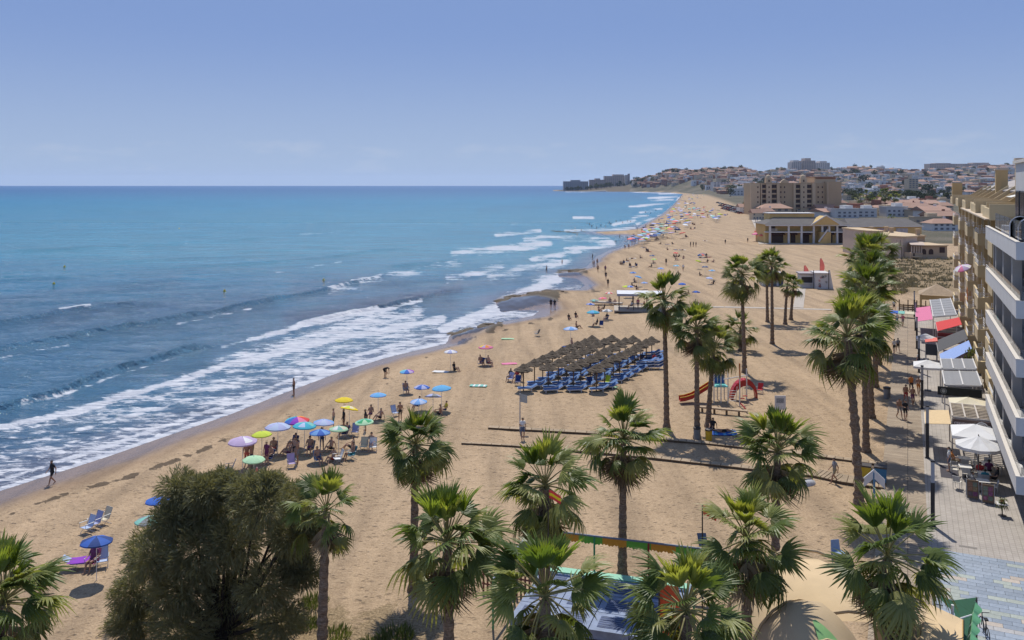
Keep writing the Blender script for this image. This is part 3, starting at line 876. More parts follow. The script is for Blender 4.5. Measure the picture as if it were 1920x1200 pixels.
# ================================================================ people: one continuous body per pose
M_SKIN = mat('skin', (.52, .31, .21), .6, .08)
M_SKIN2 = mat('skin_tanned', (.37, .205, .13), .6, .08)
M_HAIR = mat('hair', (.035, .024, .018), .6, .2)
M_HAIR2 = mat('hair_fair', (.30, .22, .13), .6, .2)
CLO = {k: mat('garment_' + k, c, .85, .15, 9) for k, c in dict(black=(.02, .02, .024), navy=(.03, .045, .12), white=(.72, .72, .70), red=(.45, .04, .04), grey=(.25, .25, .26), khaki=(.30, .25, .16), blue=(.06, .17, .42),
       orange=(.60, .22, .05), coral=(.6, .14, .10), teal=(.03, .22, .27), yellow=(.65, .48, .06), pink=(.60, .20, .28), plum=(.16, .04, .12), denim=(.09, .13, .22)).items()}
def capsule(mb, a, b, ra, rb, n=10):
    a, b = Vector(a), Vector(b)
    d = (b - a)
    L = max(d.length, 1e-4)
    dn = d / L
    pts, rad = [], []
    for k in range(4):
        t = math.pi / 2 * (1 - k / 3)
        pts.append(a - dn * ra * math.sin(t) * .98); rad.append(max(ra * math.cos(t), ra * .05))
    for k in range(1, 4):
        t = math.pi / 2 * k / 3
        if k == 1:
            pts.append(b); rad.append(rb)
        pts.append(b + dn * rb * math.sin(t) * .98); rad.append(max(rb * math.cos(t), rb * .05))
    mb.tube(pts, rad, n)
def body(name, J, tris):
    """J: joint positions; facing +Y, x to the figure's right"""
    mb = MB()
    V = lambda k: Vector(J[k])
    # head with jaw, nose and ears
    hd = V('head')
    fw = Vector(J.get('face', (0, 1, 0))).normalized()
    up = (hd - V('neck')).normalized()
    rt = fw.cross(up).normalized()
    capsule(mb, hd + up * .03 - fw * .012, hd - up * .03 + fw * .012, .093, .078, 12)
    capsule(mb, hd - up * .065 + fw * .045, hd - up * .08 + fw * .05, .043, .040)
    capsule(mb, hd - up * .005 + fw * .092, hd - up * .035 + fw * .112, .013, .018, 6)
    for s in (-1, 1):
        capsule(mb, hd + rt * .088 * s + up * .015, hd + rt * .092 * s - up * .03, .02, .016, 6)
    capsule(mb, V('neck'), hd - up * .05, .058, .055)
    # torso: broad chest, waist, hips
    ch, pv = V('chest'), V('pelvis')
    sl, sr, hl, hr = V('shl'), V('shr'), V('hipl'), V('hipr')
    capsule(mb, sl.lerp(sr, .12), sr.lerp(sl, .12), .075, .075)
    capsule(mb, ch + (sl - sr) * .17, pv + (hl - hr) * .22, .112, .098)
    capsule(mb, ch - (sl - sr) * .17, pv - (hl - hr) * .22, .112, .098)
    capsule(mb, ch, pv, .12, .115)
    capsule(mb, V('neck') - up * .03, ch, .075, .12)
    capsule(mb, hl, hr, .105, .105)
    segs = []
    for s in 'lr':
        capsule(mb, V('sh' + s), V('el' + s), .052, .040); capsule(mb, V('el' + s), V('wr' + s), .040, .027)
        capsule(mb, V('hip' + s), V('kn' + s), .088, .058); capsule(mb, V('kn' + s), V('an' + s), .057, .037)
        capsule(mb, V('kn' + s).lerp(V('an' + s), .25), V('kn' + s).lerp(V('an' + s), .45), .057, .05)
        an, to = V('an' + s), V('to' + s)
        capsule(mb, an - Vector((0, 0, .02)), to, .038, .030)
        # hand: palm, four fingers of unequal length and a thumb
        wr = V('wr' + s); d = (wr - V('el' + s)).normalized()
        sd = d.cross(Vector((0, 0, 1)) if abs(d.z) < .8 else Vector((1, 0, 0))).normalized()
        cu = d.cross(sd).normalized() * .02
        pm = wr + d * .075
        capsule(mb, wr + d * .02, pm, .027, .034)
        for k, ln in enumerate((.06, .075, .07, .052)):
            r0 = pm + sd * (k - 1.5) * .021 + d * .02
            capsule(mb, r0, r0 + d * ln * .55 + cu * .3, .0105, .0095, 6); capsule(mb, r0 + d * ln * .55 + cu * .3, r0 + d * ln + cu, .0095, .008, 6)
        t0 = wr + d * .035 - sd * .03
        capsule(mb, t0, t0 + d * .04 - sd * .032, .0125, .0105, 6)
    me = mb.mesh(name, [M_SKIN, CLO['blue'], CLO['navy'], M_HAIR])
    o = bpy.data.objects.new(name, me); col.objects.link(o)
    rm = o.modifiers.new('r', 'REMESH'); rm.mode = 'VOXEL'; rm.voxel_size = .016; rm.use_smooth_shade = True
    sm = o.modifiers.new('s', 'SMOOTH'); sm.factor = .5; sm.iterations = 2
    dc = o.modifiers.new('d', 'DECIMATE')
    dg = bpy.context.evaluated_depsgraph_get(); dg.update()
    n = len(o.evaluated_get(dg).data.polygons)
    full = o.evaluated_get(dg)
    dc.ratio = min(1, tris / max(n * 2, 1))
    dg.update()
    out = bpy.data.meshes.new_from_object(o.evaluated_get(dg))
    out.name = name
    bpy.data.objects.remove(o)
    out.materials.clear()
    for mm in (M_SKIN, CLO['blue'], CLO['navy'], M_HAIR):
        out.materials.append(mm)
    # clothing by the nearest limb
    B = []
    def seg(a, b, tagk, ra):
        B.append((np.array(V(a) if isinstance(a, str) else a), np.array(V(b) if isinstance(b, str) else b), tagk, ra))
    seg('head', 'head', 'H', .10); seg('neck', hd - up * .07, 'S', .05); seg(V('chest') + Vector((0, 0, .0)), 'neck', 'T', .11); seg('chest', 'pelvis', 'T', .12); seg('shl', 'shr', 'T', .07)
    for s in 'lr':
        k2 = V('sh' + s).lerp(V('el' + s), .55)
        seg('sh' + s, k2, 'T2', .05); seg(k2, 'el' + s, 'S', .045); seg('el' + s, 'wr' + s, 'S', .035); seg('wr' + s, V('wr' + s) * 1.0, 'S', .06)
        k3 = V('hip' + s).lerp(V('kn' + s), .55)
        seg('hip' + s, k3, 'B', .085); seg(k3, 'kn' + s, 'S', .06); seg('kn' + s, 'an' + s, 'S', .05); seg('an' + s, 'to' + s, 'S', .035)
    seg('pelvis', 'pelvis', 'B', .14)
    cen = np.array([p.center for p in out.polygons])
    best = np.full(len(cen), 9.0); lab = np.zeros(len(cen), int)
    codes = {'H': 4, 'S': 0, 'T': 1, 'T2': 5, 'B': 2}
    for a, b, tk, ra in B:
        ab = b - a; L = ab @ ab + 1e-9
        t = np.clip((cen - a) @ ab / L, 0, 1)
        d = np.linalg.norm(cen - a - t[:, None] * ab, axis=1) - ra
        mk = d < best
        best[mk] = d[mk]; lab[mk] = codes[tk]
    hv = np.array(hd); fu = np.array(fw); uu = np.array(up)
    rel = cen - hv
    hair = (lab == 4) & ((rel @ uu > .045) | ((rel @ fu < -.005) & (rel @ uu > -.05)))
    lab[(lab == 4) & ~hair] = 0
    lab[hair] = 3
    sleeve = lab == 5
    lab[sleeve] = 1
    out.polygons.foreach_set('material_index', lab.astype(np.int32))
    out.polygons.foreach_set('use_smooth', [True] * len(lab))
    return out
def mirror(J):
    return J
ST = dict(head=(0, .02, 1.60), neck=(0, 0, 1.45), chest=(0, 0, 1.27), pelvis=(0, 0, .97), shl=(-.18, 0, 1.40), shr=(.18, 0, 1.40), ell=(-.25, -.02, 1.12), elr=(.25, -.02, 1.12), wrl=(-.25, .07, .88), wrr=(.25, .07, .88),
          hipl=(-.09, 0, .92), hipr=(.09, 0, .92), knl=(-.10, .02, .50), knr=(.10, .02, .50), anl=(-.11, -.02, .08), anr=(.11, -.02, .08), tol=(-.12, .15, .035), tor=(.12, .15, .035))
WK = dict(ST, knl=(-.10, .20, .52), anl=(-.10, .30, .11), tol=(-.11, .47, .06), knr=(.10, .02, .50), anr=(.10, -.28, .13), tor=(.10, -.13, .035), ell=(-.24, -.12, 1.13), wrl=(-.24, -.10, .88), elr=(.24, .04, 1.12), wrr=(.22, .24, .95), head=(0, .05, 1.60), chest=(0, .03, 1.27), neck=(0, .03, 1.45))
WK2 = dict(WK, knl=(-.10, .10, .51), anl=(-.10, -.10, .09), tol=(-.10, .07, .035), knr=(.10, .14, .52), anr=(.10, .20, .09), tor=(.11, .37, .035), elr=(.25, -.02, 1.13), wrr=(.14, .2, 1.15), ell=(-.24, 0, 1.12), wrl=(-.2, .18, .98))
BE = dict(ST, pelvis=(0, -.12, .92), hipl=(-.09, -.12, .88), hipr=(.09, -.12, .88), knl=(-.12, .08, .48), knr=(.12, .08, .48), chest=(0, .18, 1.02), neck=(0, .34, 1.06), head=(0, .47, 1.02), face=(0, .7, -.7), shl=(-.18, .28, 1.06), shr=(.18, .28, 1.06), ell=(-.2, .36, .8), elr=(.2, .36, .8), wrl=(-.12, .42, .56), wrr=(.12, .42, .56))
SI = dict(head=(0, -.18, 1.14), neck=(0, -.20, 1.0), chest=(0, -.15, .82), pelvis=(0, -.05, .50), shl=(-.18, -.19, .94), shr=(.18, -.19, .94), ell=(-.27, -.10, .68), elr=(.27, -.10, .68), wrl=(-.24, .14, .66), wrr=(.24, .14, .66),
          hipl=(-.09, -.03, .48), hipr=(.09, -.03, .48), knl=(-.11, .38, .52), knr=(.11, .38, .50), anl=(-.11, .50, .10), anr=(.11, .56, .10), tol=(-.12, .66, .04), tor=(.12, .72, .04))
SG = dict(head=(0, -.12, .86), neck=(0, -.16, .72), chest=(0, -.14, .54), pelvis=(0, -.05, .17), shl=(-.18, -.16, .66), shr=(.18, -.16, .66), ell=(-.26, -.26, .42), elr=(.26, .02, .46), wrl=(-.26, -.32, .17), wrr=(.16, .24, .45),
          hipl=(-.09, -.02, .14), hipr=(.09, -.02, .14), knl=(-.13, .36, .40), knr=(.12, .38, .36), anl=(-.13, .55, .07), anr=(.13, .66, .07), tol=(-.13, .70, .04), tor=(.13, .82, .04))
LI = dict(head=(0, -.86, .17), neck=(0, -.70, .15), chest=(0, -.52, .15), pelvis=(0, -.22, .13), face=(0, .15, 1), shl=(-.18, -.65, .14), shr=(.18, -.65, .14), ell=(-.30, -.42, .08), elr=(.30, -.42, .08), wrl=(-.28, -.18, .06), wrr=(.28, -.18, .06),
          hipl=(-.09, -.17, .12), hipr=(.09, -.17, .12), knl=(-.12, .25, .17), knr=(.10, .26, .11), anl=(-.12, .64, .06), anr=(.11, .67, .06), tol=(-.13, .70, .19), tor=(.14, .73, .19))
POSE = {k: body('person', j, 2600) for k, j in dict(stand=ST, walk=WK, walk2=WK2, bend=BE, sit=SI, ground=SG, lie=LI).items()}
FARP = {k: body('person', j, 420) for k, j in dict(stand=ST, walk=WK, sit=SI, ground=SG, lie=LI).items()}
OUTFIT = dict(swim=('skin', 'c'), suit=('c', 'c'), shirt=('c', 'd'))
def person(p, pose, rz, label, top='skin', bottom='navy', tan=False, fair=False, far=False, scale=1.0, group=None):
    o = link('person', (FARP if far else POSE)[pose], None, p, rz)
    o.scale = (scale,) * 3
    sk = M_SKIN2 if tan else M_SKIN
    for i, mm in enumerate((sk, sk if top == 'skin' else CLO[top], CLO[bottom], M_HAIR2 if fair else M_HAIR)):
        o.material_slots[i].link = 'OBJECT'
        o.material_slots[i].material = mm
    return tag(o, label, 'person', group)
# ================================================================ umbrellas, chairs and towels
PAL = dict(lilac=(.50, .40, .60), white=(.78, .78, .78), lime=(.55, .66, .07), mint=(.42, .66, .42), lavender=(.42, .46, .70), red=(.62, .06, .06), orange=(.80, .30, .04), yellow=(.80, .62, .03), green=(.05, .36, .16), blue=(.05, .14, .50),
           turquoise=(.06, .42, .55), sky=(.13, .42, .72), purple=(.26, .05, .46), pink=(.74, .22, .38), navy=(.03, .07, .24), grey=(.24, .26, .28), paleblue=(.46, .55, .74), cream=(.72, .66, .50), coral=(.78, .20, .16), royal=(.03, .13, .52), lightblue=(.18, .38, .72), sea=(.22, .52, .45))
def cloth(k):
    if 'cloth_' + k in MATS:
        return MATS['cloth_' + k]
    m = leaf_mat('cloth_' + k, [(0, (1, 1, 1)), (1, (1, 1, 1))], .22, (1, 1, 1, 1), .8)
    nt = m.node_tree
    c = PAL[k]
    for n in nt.nodes:
        if n.type == 'VALTORGB':
            for e, f in zip(n.color_ramp.elements, (.86, 1.08)):
                e.color = (c[0] * f, c[1] * f, c[2] * f, 1)
    MATS['cloth_' + k] = m
    return m
M_ALU = mat('aluminium', (.36, .37, .39), .5, .06, metal=.3)
M_POLE = mat('white_pole', (.7, .7, .7), .4, .08)
def canopy_mesh(cols_, ring=None, n=8, sag=.30):
    """gored dome of radius 1; cols_: colour per gore; ring: colour of the rim band"""
    names = list(dict.fromkeys(list(cols_) + ([ring] if ring else [])))
    mb = MB()
    prof = [(0.0, sag), (.30, sag * .90), (.60, sag * .62), (.82, sag * .32), (1.0, 0.0)]
    sub = 3
    for g in range(n):
        k = names.index(cols_[g % len(cols_)])
        for i in range(4):
            (r0, z0), (r1, z1) = prof[i], prof[i + 1]
            for s in range(sub):
                vs = []
                for rr, zz_ in ((r0, z0), (r1, z1)):
                    for ss_ in (s, s + 1):
                        t = ss_ / sub
                        a = 2 * math.pi * (g + t) / n
                        dip = (1 - .055 * math.sin(math.pi * t) * rr)
                        vs.append((rr * dip * math.cos(a), rr * dip * math.sin(a), zz_ - .03 * math.sin(math.pi * t) * rr))
                m = names.index(ring) if ring and i == 3 else k
                if r0 == 0:
                    mb.add([vs[0], vs[2], vs[3]], [(0, 1, 2)], m)
                else:
                    mb.add(vs, [(0, 2, 3, 1)], m)
        # valance
        for s in range(sub):
            vs = []
            for ss_ in (s, s + 1):
                t = ss_ / sub
                a = 2 * math.pi * (g + t) / n
                dip = (1 - .055 * math.sin(math.pi * t))
                x, y, z = dip * math.cos(a), dip * math.sin(a), -.03 * math.sin(math.pi * t)
                vs += [(x, y, z), (x * 1.005, y * 1.005, z - .085)]
            mb.add(vs, [(0, 1, 3, 2)], names.index(ring) if ring else k)
    return mb.mesh('canopy', [cloth(x) for x in names])
CAN = {}
def umbrella(px, py, wpx, cols_, label, ring=None, tilt=0.0, taz=0.0, up=2.0, sag=.30):
    p = G(px, py, up)
    rad = wpx / 2 * p.y / F
    rad = max(rad, .72)
    t = thing('beach_umbrella', label, 'umbrella', p, rnd.uniform(0, 6.28), 'beach umbrellas')
    key = (tuple(cols_), ring, sag)
    if key not in CAN:
        CAN[key] = canopy_mesh(cols_, ring, sag=sag)
    c = link('canopy', CAN[key], t, (0, 0, up - .05))
    c.scale = (rad, rad, rad)
    c.rotation_euler = (tilt, 0, taz)
    mb = MB().tube([(0, 0, -.2), (0, 0, up - .05 + rad * sag * .95)], .02, 6)
    mb.lathe([(.0, .09), (.03, .06), (.02, 0)], 6, (0, 0, up + rad * sag - .05))
    for k in range(8):
        a = 2 * math.pi * k / 8
        mb.tube([(0, 0, up - .05 + rad * sag * .55), (.55 * rad * math.cos(a), .55 * rad * math.sin(a), up - .05 + rad * sag * .60)], .006, 3, cap=False)
    mb.build('pole', M_POLE, t)
    return p
def chair_parts():
    fr = MB()
    for s in (-1, 1):
        x = .27 * s
        fr.tube([(x, .28, 0), (x, -.16, .42), (x, -.38, .92)], .013, 5)
        fr.tube([(x, -.30, 0), (x, .30, .36), (x, .30, .60)], .013, 5)
        fr.tube([(x * 1.08, .32, .60), (x * 1.08, -.24, .60)], .02, 5)
    for y, z in ((.28, .01), (-.30, .01), (.30, .36), (-.38, .92)):
        fr.tube([(-.27, y, z), (.27, y, z)], .012, 5)
    st = MB().slab([(-.26, .30, .37), (.26, .30, .37), (.26, -.16, .33), (-.26, -.16, .33)][::-1], .015)
    bk = MB().slab([(-.26, -.16, .34), (.26, -.16, .34), (.26, -.39, .93), (-.26, -.39, .93)][::-1], .015)
    return fr, st, bk
_fr, _st, _bk = chair_parts()
CH_FR = _fr.mesh('frame', M_ALU); CH_MESH = {}
def chair(p, rz, colr, label, group='folding beach chairs'):
    if colr not in CH_MESH:
        CH_MESH[colr] = (_st.mesh('seat', cloth(colr)), _bk.mesh('backrest', cloth(colr)))
    t = thing('beach_chair', label, 'chair', p, rz, group)
    link('frame', CH_FR, t); link('seat', CH_MESH[colr][0], t); link('backrest', CH_MESH[colr][1], t)
    return t
def towel_mesh(k, w_=.85, l=1.7, stripe=None):
    mb = MB()
    r = random.Random(hash(k) % 99)
    nx, ny = 6, 10
    vs = [((i / nx - .5) * w_, (j / ny - .5) * l, .03 + .018 * math.sin(i * 1.9 + j * .7) + r.uniform(0, .012)) for j in range(ny + 1) for i in range(nx + 1)]
    fs, ms = [], []
    for j in range(ny):
        for i in range(nx):
            a = j * (nx + 1) + i
            mb_m = 1 if stripe and j % 3 == 1 else 0
            fs.append((a, a + 1, a + nx + 2, a + nx + 1)); ms.append(mb_m)
    mb.add(vs, fs); mb.m = ms
    return mb.mesh('beach_towel', [cloth(k), cloth(stripe or k)], True)
TW = {}
def towel(p, rz, k, label, stripe=None, w_=.85, l=1.7):
    key = (k, stripe, w_, l)
    if key not in TW:
        TW[key] = towel_mesh(k, w_, l, stripe)
    return tag(link('beach_towel', TW[key], None, p + Vector((0, 0, .04)), rz), label, 'towel', 'towels on the sand')
def off(p, dx, dy):
    q = Vector((p.x + dx, p.y + dy, 0)); q.z = gz(q.x, q.y)
    return q
RAIN = ['red', 'orange', 'yellow', 'green', 'turquoise', 'blue', 'purple', 'pink']
# (x, y, width in the photo, gores, what it looks like, rim, people/chairs below)
UMB = [
    (455, 826, 54, ['lilac', 'lilac', 'white'], 'lilac and white umbrella, leftmost of the big group', 'lilac', [('chair', 'paleblue', -.6, -.9), ('stand', 'skin', 'coral', .1, .6), ('stand', 'skin', 'navy', .5, .3), ('stand', 'plum', 'plum', 1.4, 1.0)]),
    (491, 813, 37, ['lime'], 'plain lime green umbrella between the lilac and lavender ones', None, [('sit', 'skin', 'black', .6, -.3), ('chair', 'navy', .6, -.3), ('stand', 'skin', 'khaki', -.7, .1)]),
    (476, 860, 42, ['mint'], 'pale mint umbrella nearest the tamarisk', None, [('sit', 'teal', 'navy', .2, -.5), ('chair', 'coral', -.5, 1.2)]),
    (521, 799, 48, ['lavender', 'paleblue'], 'pale lavender umbrella left of the rainbow one', None, [('sit', 'skin', 'red', -.2, -.5), ('chair', 'navy', -.2, -.5), ('ground', 'skin', 'plum', .9, -.4)]),
    (557, 787, 46, RAIN, 'rainbow umbrella in the middle of the big group', None, [('sit', 'skin', 'red', -.1, -.7), ('chair', 'navy', -.1, -.7)]),
    (571, 797, 44, ['turquoise', 'sea', 'turquoise', 'paleblue'], 'turquoise and white umbrella just in front of the rainbow one', 'turquoise', [('sit', 'skin', 'black', -.6, -.6), ('chair', 'navy', -.6, -.6), ('sit', 'skin', 'plum', .5, -.5), ('chair', 'grey', .5, -.5), ('stand', 'skin', 'navy', 1.2, .4)]),
    (607, 791, 40, ['lavender', 'lightblue', 'lavender', 'paleblue'], 'lavender blue umbrella behind the dark blue one', None, [('ground', 'skin', 'black', .6, -.4)]),
    (600, 810, 40, ['blue', 'lightblue'], 'dark blue panelled umbrella in front of the group', None, [('sit', 'skin', 'navy', .1, -1.0), ('chair', 'sky', .1, -1.0), ('stand', 'skin', 'grey', -1.4, -.9), ('chair', 'lilac', -1.6, -1.8)]),
    (635, 803, 34, ['cream', 'mint', 'white', 'sea'], 'pale striped umbrella right of the dark blue one', 'mint', [('ground', 'skin', 'red', -.2, -1.2), ('chair', 'white', .3, -1.7), ('sit', 'skin', 'teal', 1.1, -.9), ('chair', 'turquoise', 1.1, -.9)]),
    (683, 790, 36, ['green', 'sea', 'green', 'mint'], 'green and white umbrella at the right end of the group', 'mint', [('sit', 'skin', 'pink', .6, -.4), ('chair', 'cream', .1, -.7), ('chair', 'white', .8, -.8), ('ground', 'skin', 'black', -.9, -.4)]),
    (645, 749, 34, ['yellow'], 'bright plain yellow umbrella', None, [('stand', 'skin', 'teal', -.6, -1.3), ('stand', 'black', 'black', .3, -1.6)]),
    (655, 765, 32, ['yellow', 'cream', 'lime', 'cream'], 'pale yellow tilted umbrella just below the bright yellow one', 'yellow', [('stand', 'black', 'black', 1.2, .6), ('chair', 'lavender', .6, -.8), ('sit', 'skin', 'navy', -.1, -1.3), ('chair', 'navy', -.1, -1.3)]),
    (709, 740, 30, ['lightblue', 'sky'], 'light blue umbrella standing alone right of the yellow ones', None, [('sit', 'skin', 'plum', -.6, -.4), ('ground', 'skin', 'black', .2, -.3), ('chair', 'paleblue', 1.4, .5), ('stand', 'skin', 'black', 2.0, -.9)]),
    (763, 696, 28, ['purple', 'pink', 'orange', 'yellow', 'sea', 'sky', 'blue', 'lilac'], 'rainbow umbrella on its own near the waterline', None, [('sit', 'skin', 'grey', 0, -.7), ('chair', 'paleblue', 0, -.7)]),
    (791, 725, 27, ['blue', 'lavender'], 'blue umbrella left of the sky blue one', None, [('sit', 'skin', 'navy', -.3, -.6)]),
    (828, 727, 37, ['sky'], 'plain sky blue umbrella above the palm crown', None, [('sit', 'yellow', 'navy', .4, -1.4), ('ground', 'skin', 'black', -.1, -1.6)]),
    (785, 752, 28, ['lightblue', 'paleblue'], 'light blue umbrella half hidden by the palm crown', None, [('ground', 'skin', 'navy', .6, -.6)]),
    (812, 742, 27, ['grey', 'lavender'], 'grey lavender tilted umbrella beside the sky blue one', None, []),
    (845, 659, 26, ['lavender', 'white'], 'pale lavender umbrella nearest the foam', None, [('ground', 'black', 'black', .5, -.7), ('towel', 'white', -1.0, -.9)]),
    (911, 650, 28, ['pink', 'yellow', 'lilac', 'orange'], 'pink and yellow striped umbrella left of the thatched parasols', 'pink', [('sit', 'skin', 'plum', -.5, -.9), ('chair', 'navy', -.5, -.9), ('sit', 'skin', 'red', .4, -1.0), ('chair', 'grey', .4, -1.0), ('towel', 'pink', 2.6, .3)]),
    (1070, 616, 28, ['paleblue', 'lightblue'], 'pale blue umbrella behind the thatched parasols', None, [('ground', 'skin', 'black', .2, -.9), ('towel', 'navy', -.3, -1.4)]),
    (1112, 585, 25, ['turquoise', 'sky'], 'turquoise umbrella left of the pergola', None, [('sit', 'black', 'black', .3, -1.4), ('chair', 'navy', 1.0, -1.4), ('ground', 'skin', 'black', -2.4, -2.0)]),
    (1139, 582, 21, ['white', 'grey'], 'flat white and grey umbrella right of the turquoise one', None, [('sit', 'black', 'black', -.4, -1.8), ('chair', 'navy', -.4, -1.8)]),
    (1107, 570, 15, ['blue', 'lavender'], 'blue umbrella behind the turquoise one', None, [('ground', 'skin', 'red', .3, -.8)]),
    (1114, 563, 17, ['grey', 'sea'], 'grey green umbrella behind the blue and turquoise ones', None, []),
    (1130, 559, 16, ['coral', 'pink'], 'coral pink umbrella left of the pergola', None, [('sit', 'black', 'black', 0, -1.4), ('ground', 'skin', 'navy', -.7, -1.2)]),
    (1142, 549, 13, ['white', 'coral'], 'white and coral umbrella behind the pergola', None, [('sit', 'skin', 'black', .1, -.8), ('ground', 'skin', 'red', .9, -.9)]),
    (1174, 537, 12, ['lime'], 'lime umbrella just above the pergola roof', None, []),
    (1181, 537, 10, ['royal', 'lavender'], 'small royal blue umbrella next to the lime one above the pergola', None, []),
    (1187, 511, 13, ['blue', 'lightblue'], 'blue umbrella on the open sand left of the tall palm', None, [('ground', 'skin', 'black', .2, -.9)]),
    (1197, 519, 15, ['lightblue', 'sky'], 'tilted light blue umbrella nearer the tall palm', None, [('ground', 'black', 'black', -1.2, -.2)]),
    (1208, 530, 14, ['lavender', 'lightblue'], 'lavender umbrella lying low beside the tall palm crown', None, [('ground', 'black', 'black', -1.4, .5)]),
    (1239, 503, 13, ['lightblue', 'lavender'], 'light blue umbrella above the crown of the tall palm', None, [('ground', 'skin', 'plum', .5, -.8)]),
    (1268, 498, 12, ['turquoise', 'paleblue'], 'turquoise umbrella right of the tall palm crown', None, [('ground', 'black', 'black', .3, -1.2), ('ground', 'skin', 'black', -1.4, .6)]),
    (1279, 532, 14, ['royal', 'blue'], 'royal blue umbrella right of the tall palm', None, [('ground', 'skin', 'black', .8, -.9)]),
    (1305, 547, 15, ['royal', 'navy'], 'dark royal blue umbrella above the concrete path', None, [('ground', 'skin', 'black', -.2, -1.2), ('towel', 'white', .2, -1.8)]),
    (1223, 479, 11, ['grey', 'navy'], 'dark grey umbrella in the middle beach', None, [('ground', 'skin', 'black', .2, -1.0)]),
    (1226, 486, 9, ['mint', 'lime'], 'little mint umbrella below the dark grey one', None, [('ground', 'black', 'black', -.8, -.7)]),
    (1267, 474, 8, ['coral', 'red'], 'small coral umbrella in the middle beach', None, [('ground', 'skin', 'black', .2, 1.0)]),
    (1315, 477, 15, ['grey', 'navy', 'grey', 'coral'], 'dark grey tilted umbrella right of the middle beach', None, [('ground', 'black', 'black', 1.2, -1.6), ('ground', 'skin', 'black', 2.8, -1.2)]),
    (1309, 489, 11, ['lime'], 'lime umbrella below the dark grey tilted one', None, []),
    (1322, 500, 13, ['navy', 'grey'], 'navy umbrella left of the playground palm crown', None, [('ground', 'black', 'black', -1.2, -.6)]),
    (1335, 507, 13, ['sky', 'paleblue'], 'sky blue umbrella nearest the tall playground palm crown', None, []),
    (1330, 521, 13, ['paleblue', 'lavender'], 'pale blue umbrella lying low left of the playground palm', None, [('ground', 'black', 'black', .9, .4)]),
    (297, 937, 38, ['royal', 'blue'], 'royal blue umbrella beside the tamarisk', None, []),
    (181, 1013, 58, ['navy', 'blue'], 'dark blue umbrella over the purple sunbed', None, []),
    (279, 974, 30, ['grey', 'sea'], 'grey green umbrella partly behind the tamarisk', None, [('chair', 'sky', 1.4, -.4)]),
]
FACE = {'stand': 'standing person', 'sit': 'person sitting', 'ground': 'person sitting on the sand'}
for i, (px, py, wp, cs, desc, ring, below) in enumerate(UMB):
    tilt = .3 if 'tilted' in desc else rnd.uniform(-.06, .06)
    upz = 1.3 if 'lying low' in desc or 'flat' in desc else 2.0 if py > 600 else 1.95
    p = umbrella(px, py, wp, cs, desc, ring, tilt, rnd.uniform(-.6, .6) + (0 if tilt < .2 else 2.2), upz)
    far = py < 600
    for it in below:
        if it[0] == 'chair':
            q = off(p, it[2], it[3])
            chair(q, rnd.uniform(-1.2, 1.2) + math.pi * .9, it[1], it[1].replace('navy', 'dark blue').replace('sea', 'sea green') + ' folding chair under the ' + desc.split(' umbrella')[0] + ' umbrella')
        elif it[0] == 'towel':
            towel(off(p, it[2], it[3]), rnd.uniform(1.2, 1.9), it[1], it[1] + ' towel spread by the ' + desc.split(' umbrella')[0] + ' umbrella')
        else:
            q = off(p, it[3], it[4])
            who = {'stand': 'person standing', 'sit': 'person in a chair', 'ground': 'person sitting on the sand'}[it[0]]
            wear = (it[2] + ' swimwear') if it[1] == 'skin' else (it[1] + ' top')
            person(q, it[0], rnd.uniform(1.5, 4.5), who + ' in ' + wear + ' by the ' + desc.split(' umbrella')[0] + ' umbrella', it[1], it[2], rnd.random() < .5, rnd.random() < .3, far, rnd.uniform(.94, 1.05), 'beachgoers by the umbrellas')

# ---- the party under the dark blue umbrella, lower left ----
pb = G(181, 1013, 2.0)
def sunbed(p, rz, k, label):
    t = thing('sunbed', label, 'sunbed', p, rz, 'folding sunbeds')
    fr = MB()
    for s in (-1, 1):
        fr.tube([(.30 * s, -.9, .30), (.30 * s, .35, .30), (.30 * s, .85, .62)], .015, 5)
        for y in (-.75, .25):
            fr.tube([(.30 * s, y, .30), (.30 * s, y, 0)], .013, 5)
    for y, z in ((-.9, .30), (.35, .30), (.85, .62), (-.75, .02), (.25, .02)):
        fr.tube([(-.30, y, z), (.30, y, z)], .012, 5)
    fr.build('frame', M_ALU, t)
    MB().slab([(-.29, -.88, .31), (.29, -.88, .31), (.29, .35, .31), (-.29, .35, .31)], .02).build('bed_cloth', cloth(k), t)
    MB().slab([(-.29, .35, .31), (.29, .35, .31), (.29, .84, .62), (-.29, .84, .62)], .02).build('headrest', cloth(k), t)
    return t
q1 = G(150, 1064)
sunbed(q1, R(100), 'paleblue', 'sunbed under the purple towel beside the dark blue umbrella')
tw = towel(q1 + Vector((.1, 0, .33)), R(100), 'purple', 'bright purple towel spread over the sunbed', None, .8, 1.25)
q2 = G(174, 1066)
chair(q2, R(175), 'pink', 'pink folding chair with a person under the dark blue umbrella')
person(q2 + Vector((0, 0, -.02)), 'sit', R(175), 'dark haired person seated in the pink chair under the dark blue umbrella', 'plum', 'plum', True)
q3 = G(192, 1062)
chair(q3, R(205), 'paleblue', 'pale folding chair in the shade right of the pink chair')
for x, y, k, lb in [(164, 999, 'paleblue', 'pale blue empty chair, left one of three on the open sand'), (178, 991, 'lavender', 'lavender empty chair, middle one of three on the open sand'), (195, 983, 'cream', 'cream empty chair, right one of three on the open sand')]:
    chair(G(x, y), R(150), k, lb)
